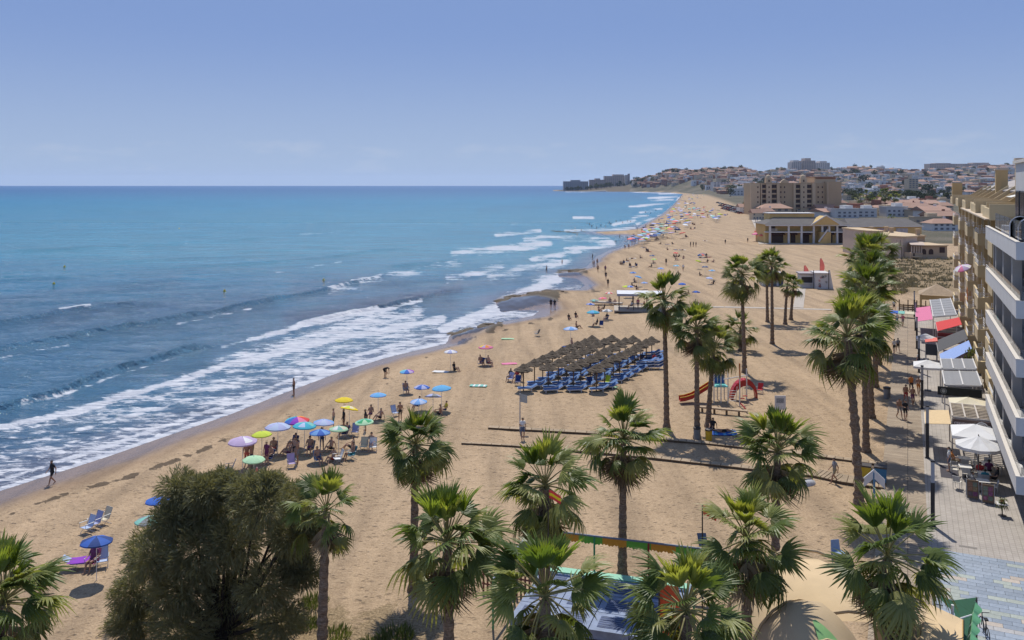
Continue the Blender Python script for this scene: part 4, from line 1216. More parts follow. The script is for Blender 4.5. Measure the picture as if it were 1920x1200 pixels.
# ---- single people on the sand and in the shallows ----
PEO = [(98, 909, 'walk', 2.6, 'woman in a dark one piece swimsuit walking along the wet sand, lower left', 'black', 'black', True), (551, 741, 'stand', 2.2, 'tanned bather standing in the swash beyond the umbrella group', 'skin', 'black', True),
       (722, 708, 'bend', 4.2, 'dark clad person bending over near the waterline', 'black', 'black', True), (980, 824, 'walk2', 3.3, 'man in white top and denim shorts beside the flag pole', 'white', 'denim', True),
       (1565, 906, 'walk', 1.7, 'man in grey shirt and cap striding along the wooden walkway', 'grey', 'khaki', True), (1033, 579, 'walk', 3.2, 'left person of the dark pair standing by the small rock pool', 'black', 'black', True),
       (1040, 580, 'stand', 3.0, 'right person of the dark pair standing by the small rock pool', 'black', 'navy', True), (1140, 538, 'walk', 3.1, 'dark clad walker nearest the pergola on the water edge', 'black', 'black', True),
       (1136, 524, 'walk', 3.1, 'second walker in the file along the water edge', 'black', 'navy', True), (1135, 511, 'stand', 3.0, 'third walker in the file along the water edge', 'plum', 'black', True),
       (1121, 510, 'walk', 3.0, 'walker in dark shorts at the edge of the cove', 'skin', 'black', True), (1114, 500, 'stand', 2.0, 'bather standing at the edge of the cove beside another', 'skin', 'navy', True), (1120, 497, 'stand', 3.4, 'tall bather at the edge of the cove behind the walkers', 'skin', 'black', True),
       (1111, 487, 'stand', 2.0, 'paddler in dark clothes in the shallow cove', 'black', 'black', True), (1172, 468, 'walk', 2.6, 'left one of two walkers on the inner curve of the cove', 'skin', 'black', True), (1179, 467, 'stand', 2.9, 'right one of two walkers on the inner curve of the cove', 'skin', 'navy', True),
       (1054, 498, 'stand', 2.0, 'lone bather standing in the surf', 'skin', 'navy', True), (1162, 447, 'stand', 2.0, 'bather wading inside the sand spit', 'skin', 'black', True), (1197, 453, 'stand', 2.0, 'person standing where the spit meets the beach', 'skin', 'black', True),
       (1090, 436, 'stand', 2.0, 'person on the outer end of the sand spit', 'skin', 'black', True), (1119, 433, 'stand', 2.0, 'person walking along the middle of the sand spit', 'skin', 'navy', True), (1082, 446, 'stand', 2.0, 'pair member wading near the spit end', 'skin', 'black', True),
       (1249, 497, 'stand', 2.6, 'person standing on the sand beyond the tall palm', 'black', 'black', True), (1281, 509, 'walk', 2.6, 'walker in pale clothes crossing the middle beach', 'white', 'khaki', False), (1402, 455, 'walk', 2.6, 'walker near the seaward end of the shops', 'black', 'black', True),
       (1360, 458, 'stand', 2.6, 'lone dark figure on the open sand before the shops', 'black', 'black', True), (1025, 511, 'stand', 1, 'swimmer standing waist deep off the cove', 'skin', 'black', True), (1155, 457, 'bend', 1.4, 'person stooping in the shallows of the cove', 'black', 'black', True)]
for px, py, po, rz, lb, tp, bt, tn in PEO:
    q = G(px, py)
    if q.z < SEA - .5:
        q.z = SEA - .5
    person(q, po, rz, lb, tp, bt, tn, False, py < 640 and po in FARP, 1.0)
for i, x in enumerate((1295, 1300, 1305)):
    person(G(x, 463), 'stand', 2.0, ['left', 'middle', 'right'][i] + ' one of three people in a row on the open far sand', 'black', 'black', True, False, True)
for x, y, lb in [(952, 636, 'pale green towel lying on the sand left of the thatched parasols'), (897, 724, 'teal striped towel lying alone on the open sand'), (690, 742, None)][:2]:
    towel(G(x, y), R(80), 'mint' if y < 700 else 'sea', lb, 'white' if y > 700 else None)
chair(G(1007, 630), R(60), 'grey', 'empty grey chair on the sand behind the thatched parasols')
for x, y, a in [(1067, 600, 'left'), (1080, 596, 'right')]:
    person(G(x, y), 'ground', R(200), a + ' one of two dark sunbathers left of the pale blue umbrella', 'black', 'navy', True)
# ---- crowd on the far beach ----
def far_umb_mesh():
    mb = MB()
    n = 8
    prof = [(.01, .30), (.6, .19), (1.0, 0), (1.0, -.08)]
    mb.lathe(prof, n)
    mb.tube([(0, 0, -2.0), (0, 0, .28)], .03, 4, 1)
    return mb.mesh('beach_umbrella', [mat('far_cloth', (1, 1, 1), .8, .1, 2, objcol=True), M_POLE])
FU = far_umb_mesh()
CROWD = [(1205, 441), (1195, 440), (1225, 437), (1180, 441), (1240, 433), (1260, 428), (1230, 426), (1215, 428), (1250, 421), (1275, 418), (1290, 414), (1240, 415), (1262, 410), (1300, 405), (1255, 405), (1280, 400), (1245, 399), (1310, 398), (1268, 395), (1290, 391), (1258, 389), (1275, 385), (1300, 383), (1285, 379), (1270, 377), (1290, 374), (1300, 370), (1280, 369), (1310, 366), (1295, 365), (1330, 396), (1340, 404)]
GL = {'paleblue': 'pale blue', 'lightblue': 'light blue', 'navy': 'dark', 'sea': 'sea green'}
r = random.Random(77)
for i in range(215):
    cx, cy = r.choice(CROWD)
    px, py = cx + r.gauss(0, 11), cy + r.gauss(0, 3.2)
    lo = np.interp(py, [362, 373, 392, 417, 433, 445], [1284, 1280, 1260, 1220, 1175, 1180])
    if px < lo or py < 362:
        continue
    k = r.choice(['navy', 'navy', 'blue', 'lavender', 'lavender', 'paleblue', 'lightblue', 'grey', 'grey', 'grey', 'white', 'navy', 'coral', 'lilac', 'sea', 'lime'])
    p = P0(px, py, 2.0)
    o = link('beach_umbrella', FU, None, (p.x, p.y, gz(p.x, p.y) + 2.0))
    s_ = r.uniform(1.0, 1.5)
    o.scale = (s_, s_, 1)
    o.rotation_euler = (r.uniform(-.25, .25), r.uniform(-.25, .25), r.uniform(0, 6))
    o.color = (*PAL[k], 1)
    lbk = GL.get(k, k)
    tag(o, 'small ' + lbk + ' umbrella in the dense crowd on the far beach', 'umbrella', lbk + ' umbrellas of the far crowd')
for i in range(125):
    cx, cy = r.choice(CROWD)
    px, py = cx + r.gauss(0, 15), cy + r.gauss(0, 4) + 1.5
    lo = np.interp(py, [362, 373, 392, 417, 433, 445], [1284, 1280, 1260, 1215, 1165, 1165])
    if px < lo or py < 362.5:
        continue
    p = P0(px, py, 0); p.z = gz(p.x, p.y)
    po = r.choice(['stand', 'stand', 'ground', 'ground', 'lie', 'sit'])
    if po == 'sit':
        po = 'ground'
    person(p, po, r.uniform(0, 6.3), {'stand': 'tiny standing bather in the far beach crowd', 'ground': 'tiny seated bather in the far beach crowd', 'lie': 'tiny sunbather lying in the far beach crowd'}[po], r.choice(['skin', 'skin', 'black', 'navy']), r.choice(['black', 'navy', 'red', 'blue']), True, False, True, 1.0,
           {'stand': 'standing bathers of the far crowd', 'ground': 'seated bathers of the far crowd', 'lie': 'lying bathers of the far crowd'}[po])
# middle beach: loose clusters between the crowd and the tall palm
MIDC = [(1170, 492), (1178, 487), (1195, 482), (1188, 498), (1216, 470), (1240, 456), (1212, 462), (1252, 446), (1258, 457), (1229, 447), (1290, 445), (1300, 430), (1262, 469), (1270, 482), (1256, 469), (1243, 441), (1275, 485), (1325, 483), (1318, 484), (1300, 422), (1320, 452), (1281, 469)]
for i, (px, py) in enumerate(MIDC):
    p = P0(px, py); p.z = gz(p.x, p.y)
    for k in range(r.choice([1, 2, 2, 3])):
        q = off(p, r.uniform(-1.2, 1.2), r.uniform(-1, 1))
        po = r.choice(['ground', 'ground', 'lie', 'sit'])
        person(q, po, r.uniform(0, 6.3), 'dark small sunbather in the loose scatter on the middle beach', r.choice(['skin', 'black']), r.choice(['black', 'navy', 'plum']), True, False, True, 1.0, 'sunbathers scattered on the middle beach')
        if po == 'sit':
            chair(q, r.uniform(0, 6), 'navy', 'dark folding chair in the loose scatter on the middle beach', 'chairs scattered on the middle beach')
        elif po == 'lie':
            towel(q, r.uniform(0, 6), r.choice(['paleblue', 'coral', 'white']), 'towel under a sunbather on the middle beach', None, 1.0, 1.9)
# bathers in the far surf
for i in range(18):
    t = r.random()
    px, py = r.uniform(1075, 1240), 0
    py = np.interp(px, [1060, 1130, 1200, 1240], [436, 428, 414, 399]) - abs(r.gauss(0, 5)) - 1
    p = P0(px, py, SEA); p.z = SEA - r.uniform(.3, 1.0)
    person(p, 'stand', r.uniform(0, 6), 'tiny bather standing in the far surf', 'skin', 'navy', True, False, True, 1.0, 'bathers in the far surf')
# buoys
def buoy(px, py, lb):
    p = P0(px, py, SEA)
    t = thing('buoy', lb, 'buoy', (p.x, p.y, SEA))
    MB().lathe([(.0, -.4), (.22, -.3), (.28, .05), (.22, .25), (.08, .42), (.0, .45)], 10).build('float', mat('buoy_yellow', (.55, .42, .03), .5), t, True)
    MB().tube([(0, 0, .4), (0, 0, .7)], .03, 5).build('top_mark', M_ALU, t)
for x, y, lb in [(101, 533, 'yellow buoy on the left of the bay'), (421, 547, 'yellow buoy nearest the second wave crest'), (607, 526, 'yellow buoy left of the breaking foam'), (121, 501, 'farther yellow buoy at the left'), (336, 429, 'far yellow buoy in the turquoise water')]:
    buoy(x, y, lb)
# ================================================================ thatched parasols and blue loungers
def make_thatch():
    m, nt, b = newmat('thatch')
    tcn = N(nt, 'ShaderNodeTexCoord')
    no = N(nt, 'ShaderNodeTexNoise', {'Vector': tcn.outputs['Object'], 'Scale': 7, 'Detail': 5, 'Roughness': .7})
    c = ramp(nt, no.outputs['Fac'], [(.3, (.045, .034, .024)), (.55, (.115, .088, .060)), (.75, (.20, .16, .11))])
    nt.links.new(c, b.inputs['Base Color']); b.inputs['Roughness'].default_value = 1
    nt.links.new(N(nt, 'ShaderNodeBump', {'Height': no.outputs['Fac'], 'Strength': 1, 'Distance': .08}).outputs[0], b.inputs['Normal'])
    return m
M_THATCH = make_thatch()
M_WOOD = mat('weathered_wood', (.17, .115, .07), .9, .3, 4, .5)
def thatch_mesh(seed):
    r = random.Random(seed)
    mb = MB()
    n = 20
    vs = []
    prof = [(.03, .62), (.20, .50), (.48, .28), (.50, .25), (.76, .10), (.80, .06), (1.0, -.07), (.97, -.16)]
    for i, (q, z) in enumerate(prof):
        for k in range(n):
            a = 2 * math.pi * k / n
            j = r.uniform(-.03, .03) * (1 + 1.2 * (i >= 5))
            vs.append(((q + j) * math.cos(a), (q + j) * math.sin(a), z + r.uniform(-.03, .03) * (1 + (i >= 6) * 1.5)))
    fs = [(i * n + k, i * n + (k + 1) % n, (i + 1) * n + (k + 1) % n, (i + 1) * n + k) for i in range(len(prof) - 1) for k in range(n)]
    fs.append(tuple(range(n))[::-1])
    return mb.add(vs, fs).mesh('thatch_roof', M_THATCH)
TH = [thatch_mesh(s) for s in (1, 2, 3)]
PARA_POLE = MB().tube([(0, 0, -.1), (0, 0, 2.45)], .055, 7).mesh('pole', M_WOOD)
M_MATT = mat('lounger_mattress', (.09, .185, .40), .75, .2, 5)
M_PLAS = mat('white_plastic', (.68, .70, .74), .45, .06)
_lf = MB(); _lm = MB(); _lh = MB()
for s in (-1, 1):
    _lf.bar((.31 * s, -.95, .28), (.31 * s, .40, .28), .05, .06)
    _lf.bar((.31 * s, .40, .28), (.31 * s, .92, .58), .05, .05)
_lf.bar((-.31, -.95, .28), (.31, -.95, .28), .05); _lf.bar((-.31, .40, .28), (.31, .40, .28), .05); _lf.bar((-.31, .92, .58), (.31, .92, .58), .05)
_leg = MB().bar((0, 0, 0), (0, 0, .28), .05, .06).mesh('leg', M_PLAS)
_lm.slab([(-.29, -.93, .36), (.29, -.93, .36), (.29, .40, .36), (-.29, .40, .36)], .07)
_lh.slab([(-.29, .42, .37), (.29, .42, .37), (.29, .93, .66), (-.29, .93, .66)], .07)
L_F, L_M, L_H = _lf.mesh('frame', M_PLAS), _lm.mesh('mattress', M_MATT), _lh.mesh('backrest', M_MATT)
def lounger(p, rz, label, legs=True):
    t = thing('sun_lounger', label, 'sun lounger', p, rz, 'blue loungers under the thatched parasols')
    link('frame', L_F, t); link('mattress', L_M, t); link('backrest', L_H, t)
    if legs:
        for x in (-.31, .31):
            for y in (-.8, .32):
                link('leg', _leg, t, (x, y, 0))
    return t
cols4 = [[(300, 360), (420, 305), (510, 265), (615, 215), (720, 180), (805, 145), (890, 112), (975, 82), (1050, 48)],
         [(570, 345), (680, 305), (770, 265), (850, 220), (940, 180), (1025, 150), (1100, 108), (1180, 80), (1265, 42)],
         [(845, 345), (925, 305), (1035, 262), (1115, 225), (1185, 182), (1270, 142), (1345, 112), (1410, 72), (1500, 50)],
         [(1095, 365), (1185, 318), (1280, 258), (1350, 230), (1440, 190), (1515, 153), (1575, 112), (1640, 85), (1700, 60)]]
FILE = ['seaward file', 'second file from the sea', 'third file from the sea', 'landward file']
ORD = ['nearest', 'second', 'third', 'fourth', 'fifth', 'sixth', 'seventh', 'eighth', 'farthest']
for ci, cl_ in enumerate(cols4):
    for ri, (x, y) in enumerate(cl_):
        px, py = 930 + x / 5.82, 620 + y / 5.82
        p = P0(px, py, 2.62)
        p = Vector((p.x, p.y, gz(p.x, p.y)))
        t = thing('thatched_parasol', ORD[ri] + ' thatched parasol in the ' + FILE[ci], 'parasol', p, rnd.uniform(0, 6), 'thatched beach parasols')
        o = link('thatch_roof', TH[(ri + ci) % 3], t, (0, 0, 2.08))
        o.scale = (.93, .93, .86)
        link('pole', PARA_POLE, t)
        for k, dy in enumerate((-1.0, .15)):
            if ci == 3 and ri == 0 and k == 0 or (ci == 0 and ri == 0 and k == 0):
                continue
            q = off(p, .35 + rnd.uniform(-.15, .15), dy - .15)
            lounger(q, R(-78) + rnd.uniform(-.06, .06), ('front' if k == 0 else 'rear') + ' blue lounger under the ' + ORD[ri] + ' parasol of the ' + FILE[ci], ri < 2 or ci == 3)
# people and things at the front corner of the parasols
for x, y, po, tp, bt, lb in [(956, 714, 'sit', 'black', 'navy', 'person in black seated at the front left corner of the parasols'), (968, 716, 'sit', 'red', 'plum', 'person in red seated under the nearest seaward parasol'), (979, 714, 'stand', 'black', 'black', 'person in black standing at the nearest seaward parasol pole')]:
    person(G(x, y), po, 2.6, lb, tp, bt, True)
chair(G(957, 716), R(150), 'lavender', 'lavender chair at the front left corner of the parasols')
chair(G(971, 722), R(170), 'navy', 'dark blue chair under the nearest seaward parasol')
chair(G(1107, 725), R(190), 'navy', 'dark blue chair under the nearest landward parasol')
chair(G(1139, 722), R(160), 'lime', 'lime green chair right of the nearest landward parasol')
person(G(1116, 722), 'stand', 2.6, 'person in dark clothes beside the nearest landward parasol pole', 'black', 'grey', True)
towel(G(1141, 726), R(60), 'mint', 'mint green towel by the lime chair at the parasols')
# row of stored loungers and rental hut at the right of the parasols
def lounger_stack(px, py, n, lb):
    p = G(px, py)
    for k in range(n):
        lounger(p + Vector((0, 0, .30 * k)), R(-82), lb + ', ' + ['bottom', 'middle', 'top'][k] + ' one', k == 0)
lounger_stack(1215, 692, 3, 'blue lounger in the near stack right of the parasols')
lounger_stack(1230, 692, 3, 'blue lounger in the right hand stack right of the parasols')
lounger_stack(1222, 676, 3, 'blue lounger in the far stack right of the parasols')
lounger_stack(1236, 669, 2, 'blue lounger in the rear stack next to the tall palm trunk')
person(G(1203, 682), 'sit', 2.6, 'attendant in dark clothes sitting beside the stacked loungers', 'navy', 'black', True)
person(G(1228, 684), 'sit', 3.4, 'person in red sitting on the stacked loungers', 'red', 'navy', True)

# ================================================================ pergola on the sand
M_STEEL = mat('dark_steel', (.07, .06, .055), .5, .15, metal=.3)
M_ROOFW = mat('pale_roof', (.62, .63, .66), .6, .12, 3, dirt=.25)
M_CONC = mat('concrete_path', (.42, .37, .31), .9, .15, 2, .2, 20, dirt=.2)
M_PLANK = mat('sandy_plank', (.33, .25, .165), .9, .22, 3, .3, 20, rand=.16)
def pergola():
    a, b = P0(1161, 582), P0(1222, 583)
    L = (b - a).length + 1.6
    W_ = 4.4
    t = thing('shade_pergola', 'open pergola with flat pale roof on dark posts behind the tall palm', 'pergola', a, math.atan2(b.y - a.y, b.x - a.x))
    for x in (0, L / 3, 2 * L / 3, L):
        for y in (0, W_):
            MB().bar((x, y, 0), (x, y, 2.45), .11).build('post', M_STEEL, t)
    rf = MB().bx(-.3, L + .3, -.3, W_ + .3, 2.52, 2.62).build('roof', M_ROOFW, t)
    MB().bx(-.34, L + .34, -.34, -.30, 2.30, 2.66).build('fascia', mat('fascia_blue', (.30, .33, .42), .6), t)
    MB().bx(-.34, -.30, -.30, W_ + .3, 2.30, 2.66).build('fascia', mat('fascia_blue', (.30, .33, .42), .6), t)
    for y in (0, W_):
        MB().bar((-.2, y, 2.46), (L + .2, y, 2.46), .1).build('beam', M_STEEL, t)
    MB().bx(-.8, L + .5, -.7, W_ + .6, -.1, .09).build('deck', M_CONC, t)
    for k in range(3):
        q = a + (b - a) * (.4 + .22 * k) + Vector((0, 1.4, .09))
        person(q, ['sit', 'stand', 'sit'][k], 2.0 + k, ['person in white seated under the pergola', 'person in a pink top standing under the pergola', 'person in red seated at the right under the pergola'][k], ['white', 'pink', 'red'][k], 'navy', True)
        tt = thing('picnic_table', ['left', 'middle', 'right'][k] + ' small table under the pergola', 'table', q + Vector((.7, .5, 0)), 0, 'tables under the pergola')
        MB().bx(-.4, .4, -.4, .4, .70, .74).build('tabletop', M_PLAS, tt)
        MB().tube([(0, 0, 0), (0, 0, .7)], .04, 6).build('leg', M_STEEL, tt)
pergola()
def path(pts, wd, h, m, name, nplank=None):
    """raised strip along a ground line; boards laid across it when asked"""
    for (a, b) in zip(pts[:-1], pts[1:]):
        d = (b - a); L = d.length
        rz = math.atan2(d.y, d.x)
        o = MB().bx(0, L, 0, wd, -.15, h).build(name, m, None, False, a, rz)
        kind(o, 'structure')
        if nplank:
            me = MB().bx(0, L / nplank - .05, -.03, wd + .03, h + .002, h + .035).mesh('plank', M_PLANK)
            for k in range(nplank):
                link('plank', me, o, (L / nplank * k, 0, rnd.uniform(-.006, .006)))
path([P0(1208, 577), P0(1360, 577), P0(1560, 582)], 1.3, .05, M_CONC, 'concrete_path')
path([P0(1487, 577), P0(1494, 541)], -1.6, .06, M_CONC, 'concrete_path')
path([P0(1110, 566), P0(1165, 569)], 1.2, .06, M_CONC, 'concrete_path')
M_BEAM = mat('sleeper_wood', (.13, .085, .05), .95, .3, 4, .5)
path([P0(915, 805), P0(1100, 815), P0(1244, 827), P0(1375, 840), P0(1520, 857), P0(1662, 876)], .55, .13, M_BEAM, 'boardwalk', 9)
path([P0(865, 834), P0(960, 839), P0(1115, 851), P0(1222, 862)], .22, .13, M_BEAM, 'boardwalk', 5)
path([P0(1222, 862), P0(1390, 881), P0(1523, 896)], .6, .14, M_BEAM, 'boardwalk', 9)
path([P0(1523, 896), P0(1577, 908), P0(1660, 920)], 1.5, .16, M_BEAM, 'boardwalk', 7)
def tie(px, py, L, lb):
    p = G(px, py)

# ---- flag pole ----
def flagpole():
    b = P0(975, 808)
    t = thing('flag_pole', 'slim grey pole with a small grey flag on the open sand', 'flag pole', b)
    h = (808 - 738) / (808 - HY) * H
    MB().tube([(0, 0, 0), (0, 0, h)], [.06, .04], 7).build('pole', mat('galvanised', (.42, .44, .47), .5, .1, metal=.4), t)
    vs = []
    for i in range(6):
        for j in range(4):
            vs.append((.04 + .11 * i, .05 * math.sin(i * 1.3), h - .02 - .22 * j - .02 * i))
    MB().add(vs, [(i * 4 + j, i * 4 + j + 1, i * 4 + j + 5, i * 4 + j + 4) for i in range(5) for j in range(3)]).build('flag', cloth('grey'), t)
flagpole()
# ---- playground ----
M_RED = mat('red_plastic', (.42, .022, .022), .35, .1, 3)
M_YEL = mat('yellow_plastic', (.68, .42, .03), .4, .1, 3)
M_TURQ = mat('turquoise_plastic', (.16, .52, .46), .4, .1)
M_BLUEP = mat('blue_plastic', (.04, .12, .40), .4, .1)
M_WHT = mat('white_tube', (.66, .64, .62), .45, .08)
def slide():
    tip = P0(1272, 756); top = P0(1335, 748)
    t = thing('playground_tower', 'playground tower with red and yellow slide, white tubes and red tunnel ramp', 'playground', P0(1352, 752))
    o = Vector(P0(1352, 752))
    hD = 1.5
    def L(px, py_ground, z, dy=0):
        p = P0(px, py_ground) - o
        return Vector((p.x, p.y + dy, z))
    # slide chute: curved trough from platform to sand
    a = L(1336, 752, hD); e = L(1274, 756, .18)
    pts = [a, a.lerp(e, .3) + Vector((0, 0, -.12)), a.lerp(e, .62) + Vector((0, 0, -.25)), a.lerp(e, .85) + Vector((0, 0, -.12)), e + Vector((0, 0, .05))]
    ch = MB(); rl = []
    for s in (-1, 1):
        m_ = MB()
        for p, q in zip(pts[:-1], pts[1:]):
            m_.slab([p + Vector((0, .34 * s, 0)), q + Vector((0, .34 * s, 0)), q + Vector((0, .38 * s, .36)), p + Vector((0, .38 * s, .36))], .04)
        m_.build('slide_side', M_RED, t)
        m2 = MB().tube([p + Vector((0, .38 * s, .37)) for p in pts], .05, 6)
        m2.build('slide_rail', M_YEL, t)
    for p, q in zip(pts[:-1], pts[1:]):
        ch.slab([p + Vector((0, -.36, 0)), q + Vector((0, -.36, 0)), q + Vector((0, .36, 0)), p + Vector((0, .36, 0))], .05)
    ch.build('slide_chute', M_RED, t)
    x0, x1 = L(1336, 752, 0).x, L(1362, 752, 0).x
    MB().bx(x0, x1, -.6, .8, hD - .1, hD).build('platform', M_TURQ, t)
    MB().bx(x0 + .1, x1, .76, .8, hD, hD + .8).build('panel', M_BLUEP, t)
    for x in (x0, (x0 + x1) / 2, x1):
        for y in (-.58, .78):
            MB().tube([(x, y, -.1), (x, y, hD + 1.5)], .05, 7).build('post', M_WHT, t)
    for k in range(5):
        MB().tube([(x1 - .06, -.9 - .08 * k, .25 + .25 * k), (x1 - .06 + .7, -.9 - .08 * k, .25 + .25 * k)], .025, 5).build('rung', M_WHT, t)
    for s in (0, .7):
        MB().tube([(x1 - .06 + s, -.86, 0), (x1 - .06 + s, -1.3, 1.6)], .03, 5).build('ladder_rail', M_WHT, t)
    # canopy roof plate
    MB().bx(x0 + .2, x1 - .2, -.5, .7, hD + 1.5, hD + 1.56).build('roof_panel', mat('sky_plastic', (.35, .47, .70), .4), t)
    # arched red ramp: two curved wings with steps
    for s in (0, 1):
        rr_ = MB()
        c = L(1374, 748, 0)
        for k in range(7):
            a0, a1 = math.pi * (.5 + .5 * k / 7), math.pi * (.5 + .5 * (k + 1) / 7)
            f = lambda a_: Vector((c.x + 1.15 + math.cos(a_) * (-1.25 if s else 1.25), c.y + .6 * s, math.sin(a_) * 1.75))
            p, q = f(a0), f(a1)
            rr_.slab([p + Vector((0, -.3, 0)), q + Vector((0, -.3, 0)), q + Vector((0, .5, 0)), p + Vector((0, .5, 0))], .12)
            rr_.slab([p + Vector((0, -.34, -.45)), q + Vector((0, -.34, -.45)), q + Vector((0, -.34, .1)), p + Vector((0, -.34, .1))], .06)
        rr_.build('climbing_arch', M_RED, t)
slide()
def swing():
    a, b = P0(1387, 762), P0(1400, 750)
    t = thing('swing_frame', 'tall white swing frame with orange topped mast right of the slide', 'swing', a)
    d = b - a
    for q in (Vector((0, 0, 0)), d):
        MB().tube([q, q + Vector((0, 0, 2.9))], .06, 7).build('post', M_WHT, t)
    MB().tube([Vector((-1.3, .6, 2.3)), d + Vector((.1, 0, 2.3))], .05, 7).build('crossbar', M_WHT, t)
    MB().tube([(0, -.1, 2.6), (-.05, -.1, 3.9)], .07, 7).build('mast_top', mat('orange_rust', (.48, .17, .05), .6), t)
    for s in (.3, .7):
        q = d * s
        MB().tube([q + Vector((0, 0, 2.3)), q + Vector((.05, -.1, .6))], .012, 4).build('chain', M_STEEL, t)
        MB().bx(q.x - .2, q.x + .2, q.y - .2, q.y, .55, .6).build('seat', M_RED, t)
    MB().bar(Vector((0, 0, .35)), Vector((.3, -.8, 0)), .08).build('foot', M_RED, t)
swing()
def low_beam():
    a, b = P0(1310, 772), P0(1402, 781)
    t = thing('timber_bench', 'long low timber beam on short posts in front of the playground', 'bench', a, math.atan2((b - a).y, (b - a).x))
    L = (b - a).length
    MB().bx(0, L, -.2, .2, .38, .50).build('beam', mat('pale_timber', (.40, .30, .20), .9, .25, 4, .4), t)
    for k in range(4):
        MB().bx(L * (k + .3) / 4 - .08, L * (k + .3) / 4 + .08, -.1, .1, -.1, .38).build('leg', M_WOOD, t)
low_beam()
def board():
    b = P0(1463, 800)
    t = thing('notice_board', 'white notice board on a post behind the right middle palm', 'sign', b)
    MB().bx(-.45, .45, -.03, .03, 1.4, 2.55).build('panel', mat('notice_white', (.62, .63, .66), .5, .2, 9), t)
    MB().bx(-.33, .30, -.034, -.031, 1.95, 2.35).build('printed_notice', mat('notice_print', (.30, .32, .36), .6, .5, 14), t)
    MB().tube([(0, .06, 0), (0, .06, 2.5)], .05, 7).build('post', M_STEEL, t)
board()
M_BIN = mat('grey_bin', (.20, .21, .22), .5, .15)
def litter_bin(p, body_m, lid_m, label, h=1.0, rr=.28):
    t = thing('litter_bin', label, 'bin', p, 0, 'round litter bins')
    MB().lathe([(.01, 0), (rr * .9, 0), (rr, h * .85), (rr * .96, h * .86)], 12).build('body', body_m, t, False)
    MB().lathe([(rr * 1.06, h * .83), (rr * 1.08, h * .95), (rr * .6, h), (.01, h)], 12).build('lid', lid_m, t)
litter_bin(P0(1307, 824), M_BIN, M_STEEL, 'grey bin at the foot of the slide palm', 1.0)
litter_bin(P0(1329, 826), M_YEL, M_STEEL, 'yellow bin right of the grey bin under the palms', .95)
litter_bin(P0(1663, 747), M_BIN, M_STEEL, 'grey bin beside the boardwalk near the middle palms', 1.1, .32)
litter_bin(P0(1665, 613), M_BIN, M_STEEL, 'dark bin at the far end of the boardwalk by the palm row', 1.2, .32)
qq = P0(1355, 812)
towel(qq, R(82), 'royal', 'big blue blanket in the shade right of the yellow bin', 'sky', 1.7, 2.2)
person(qq + Vector((.2, .1, .06)), 'lie', R(-85), 'person lying on the blue blanket under the palms', 'skin', 'black', True)
person(P0(1336, 806), 'ground', R(150), 'dark person sitting at the edge of the blue blanket', 'black', 'black', True)
chair(P0(1425, 737), R(150), 'red', 'red chair in the palm shade right of the playground')
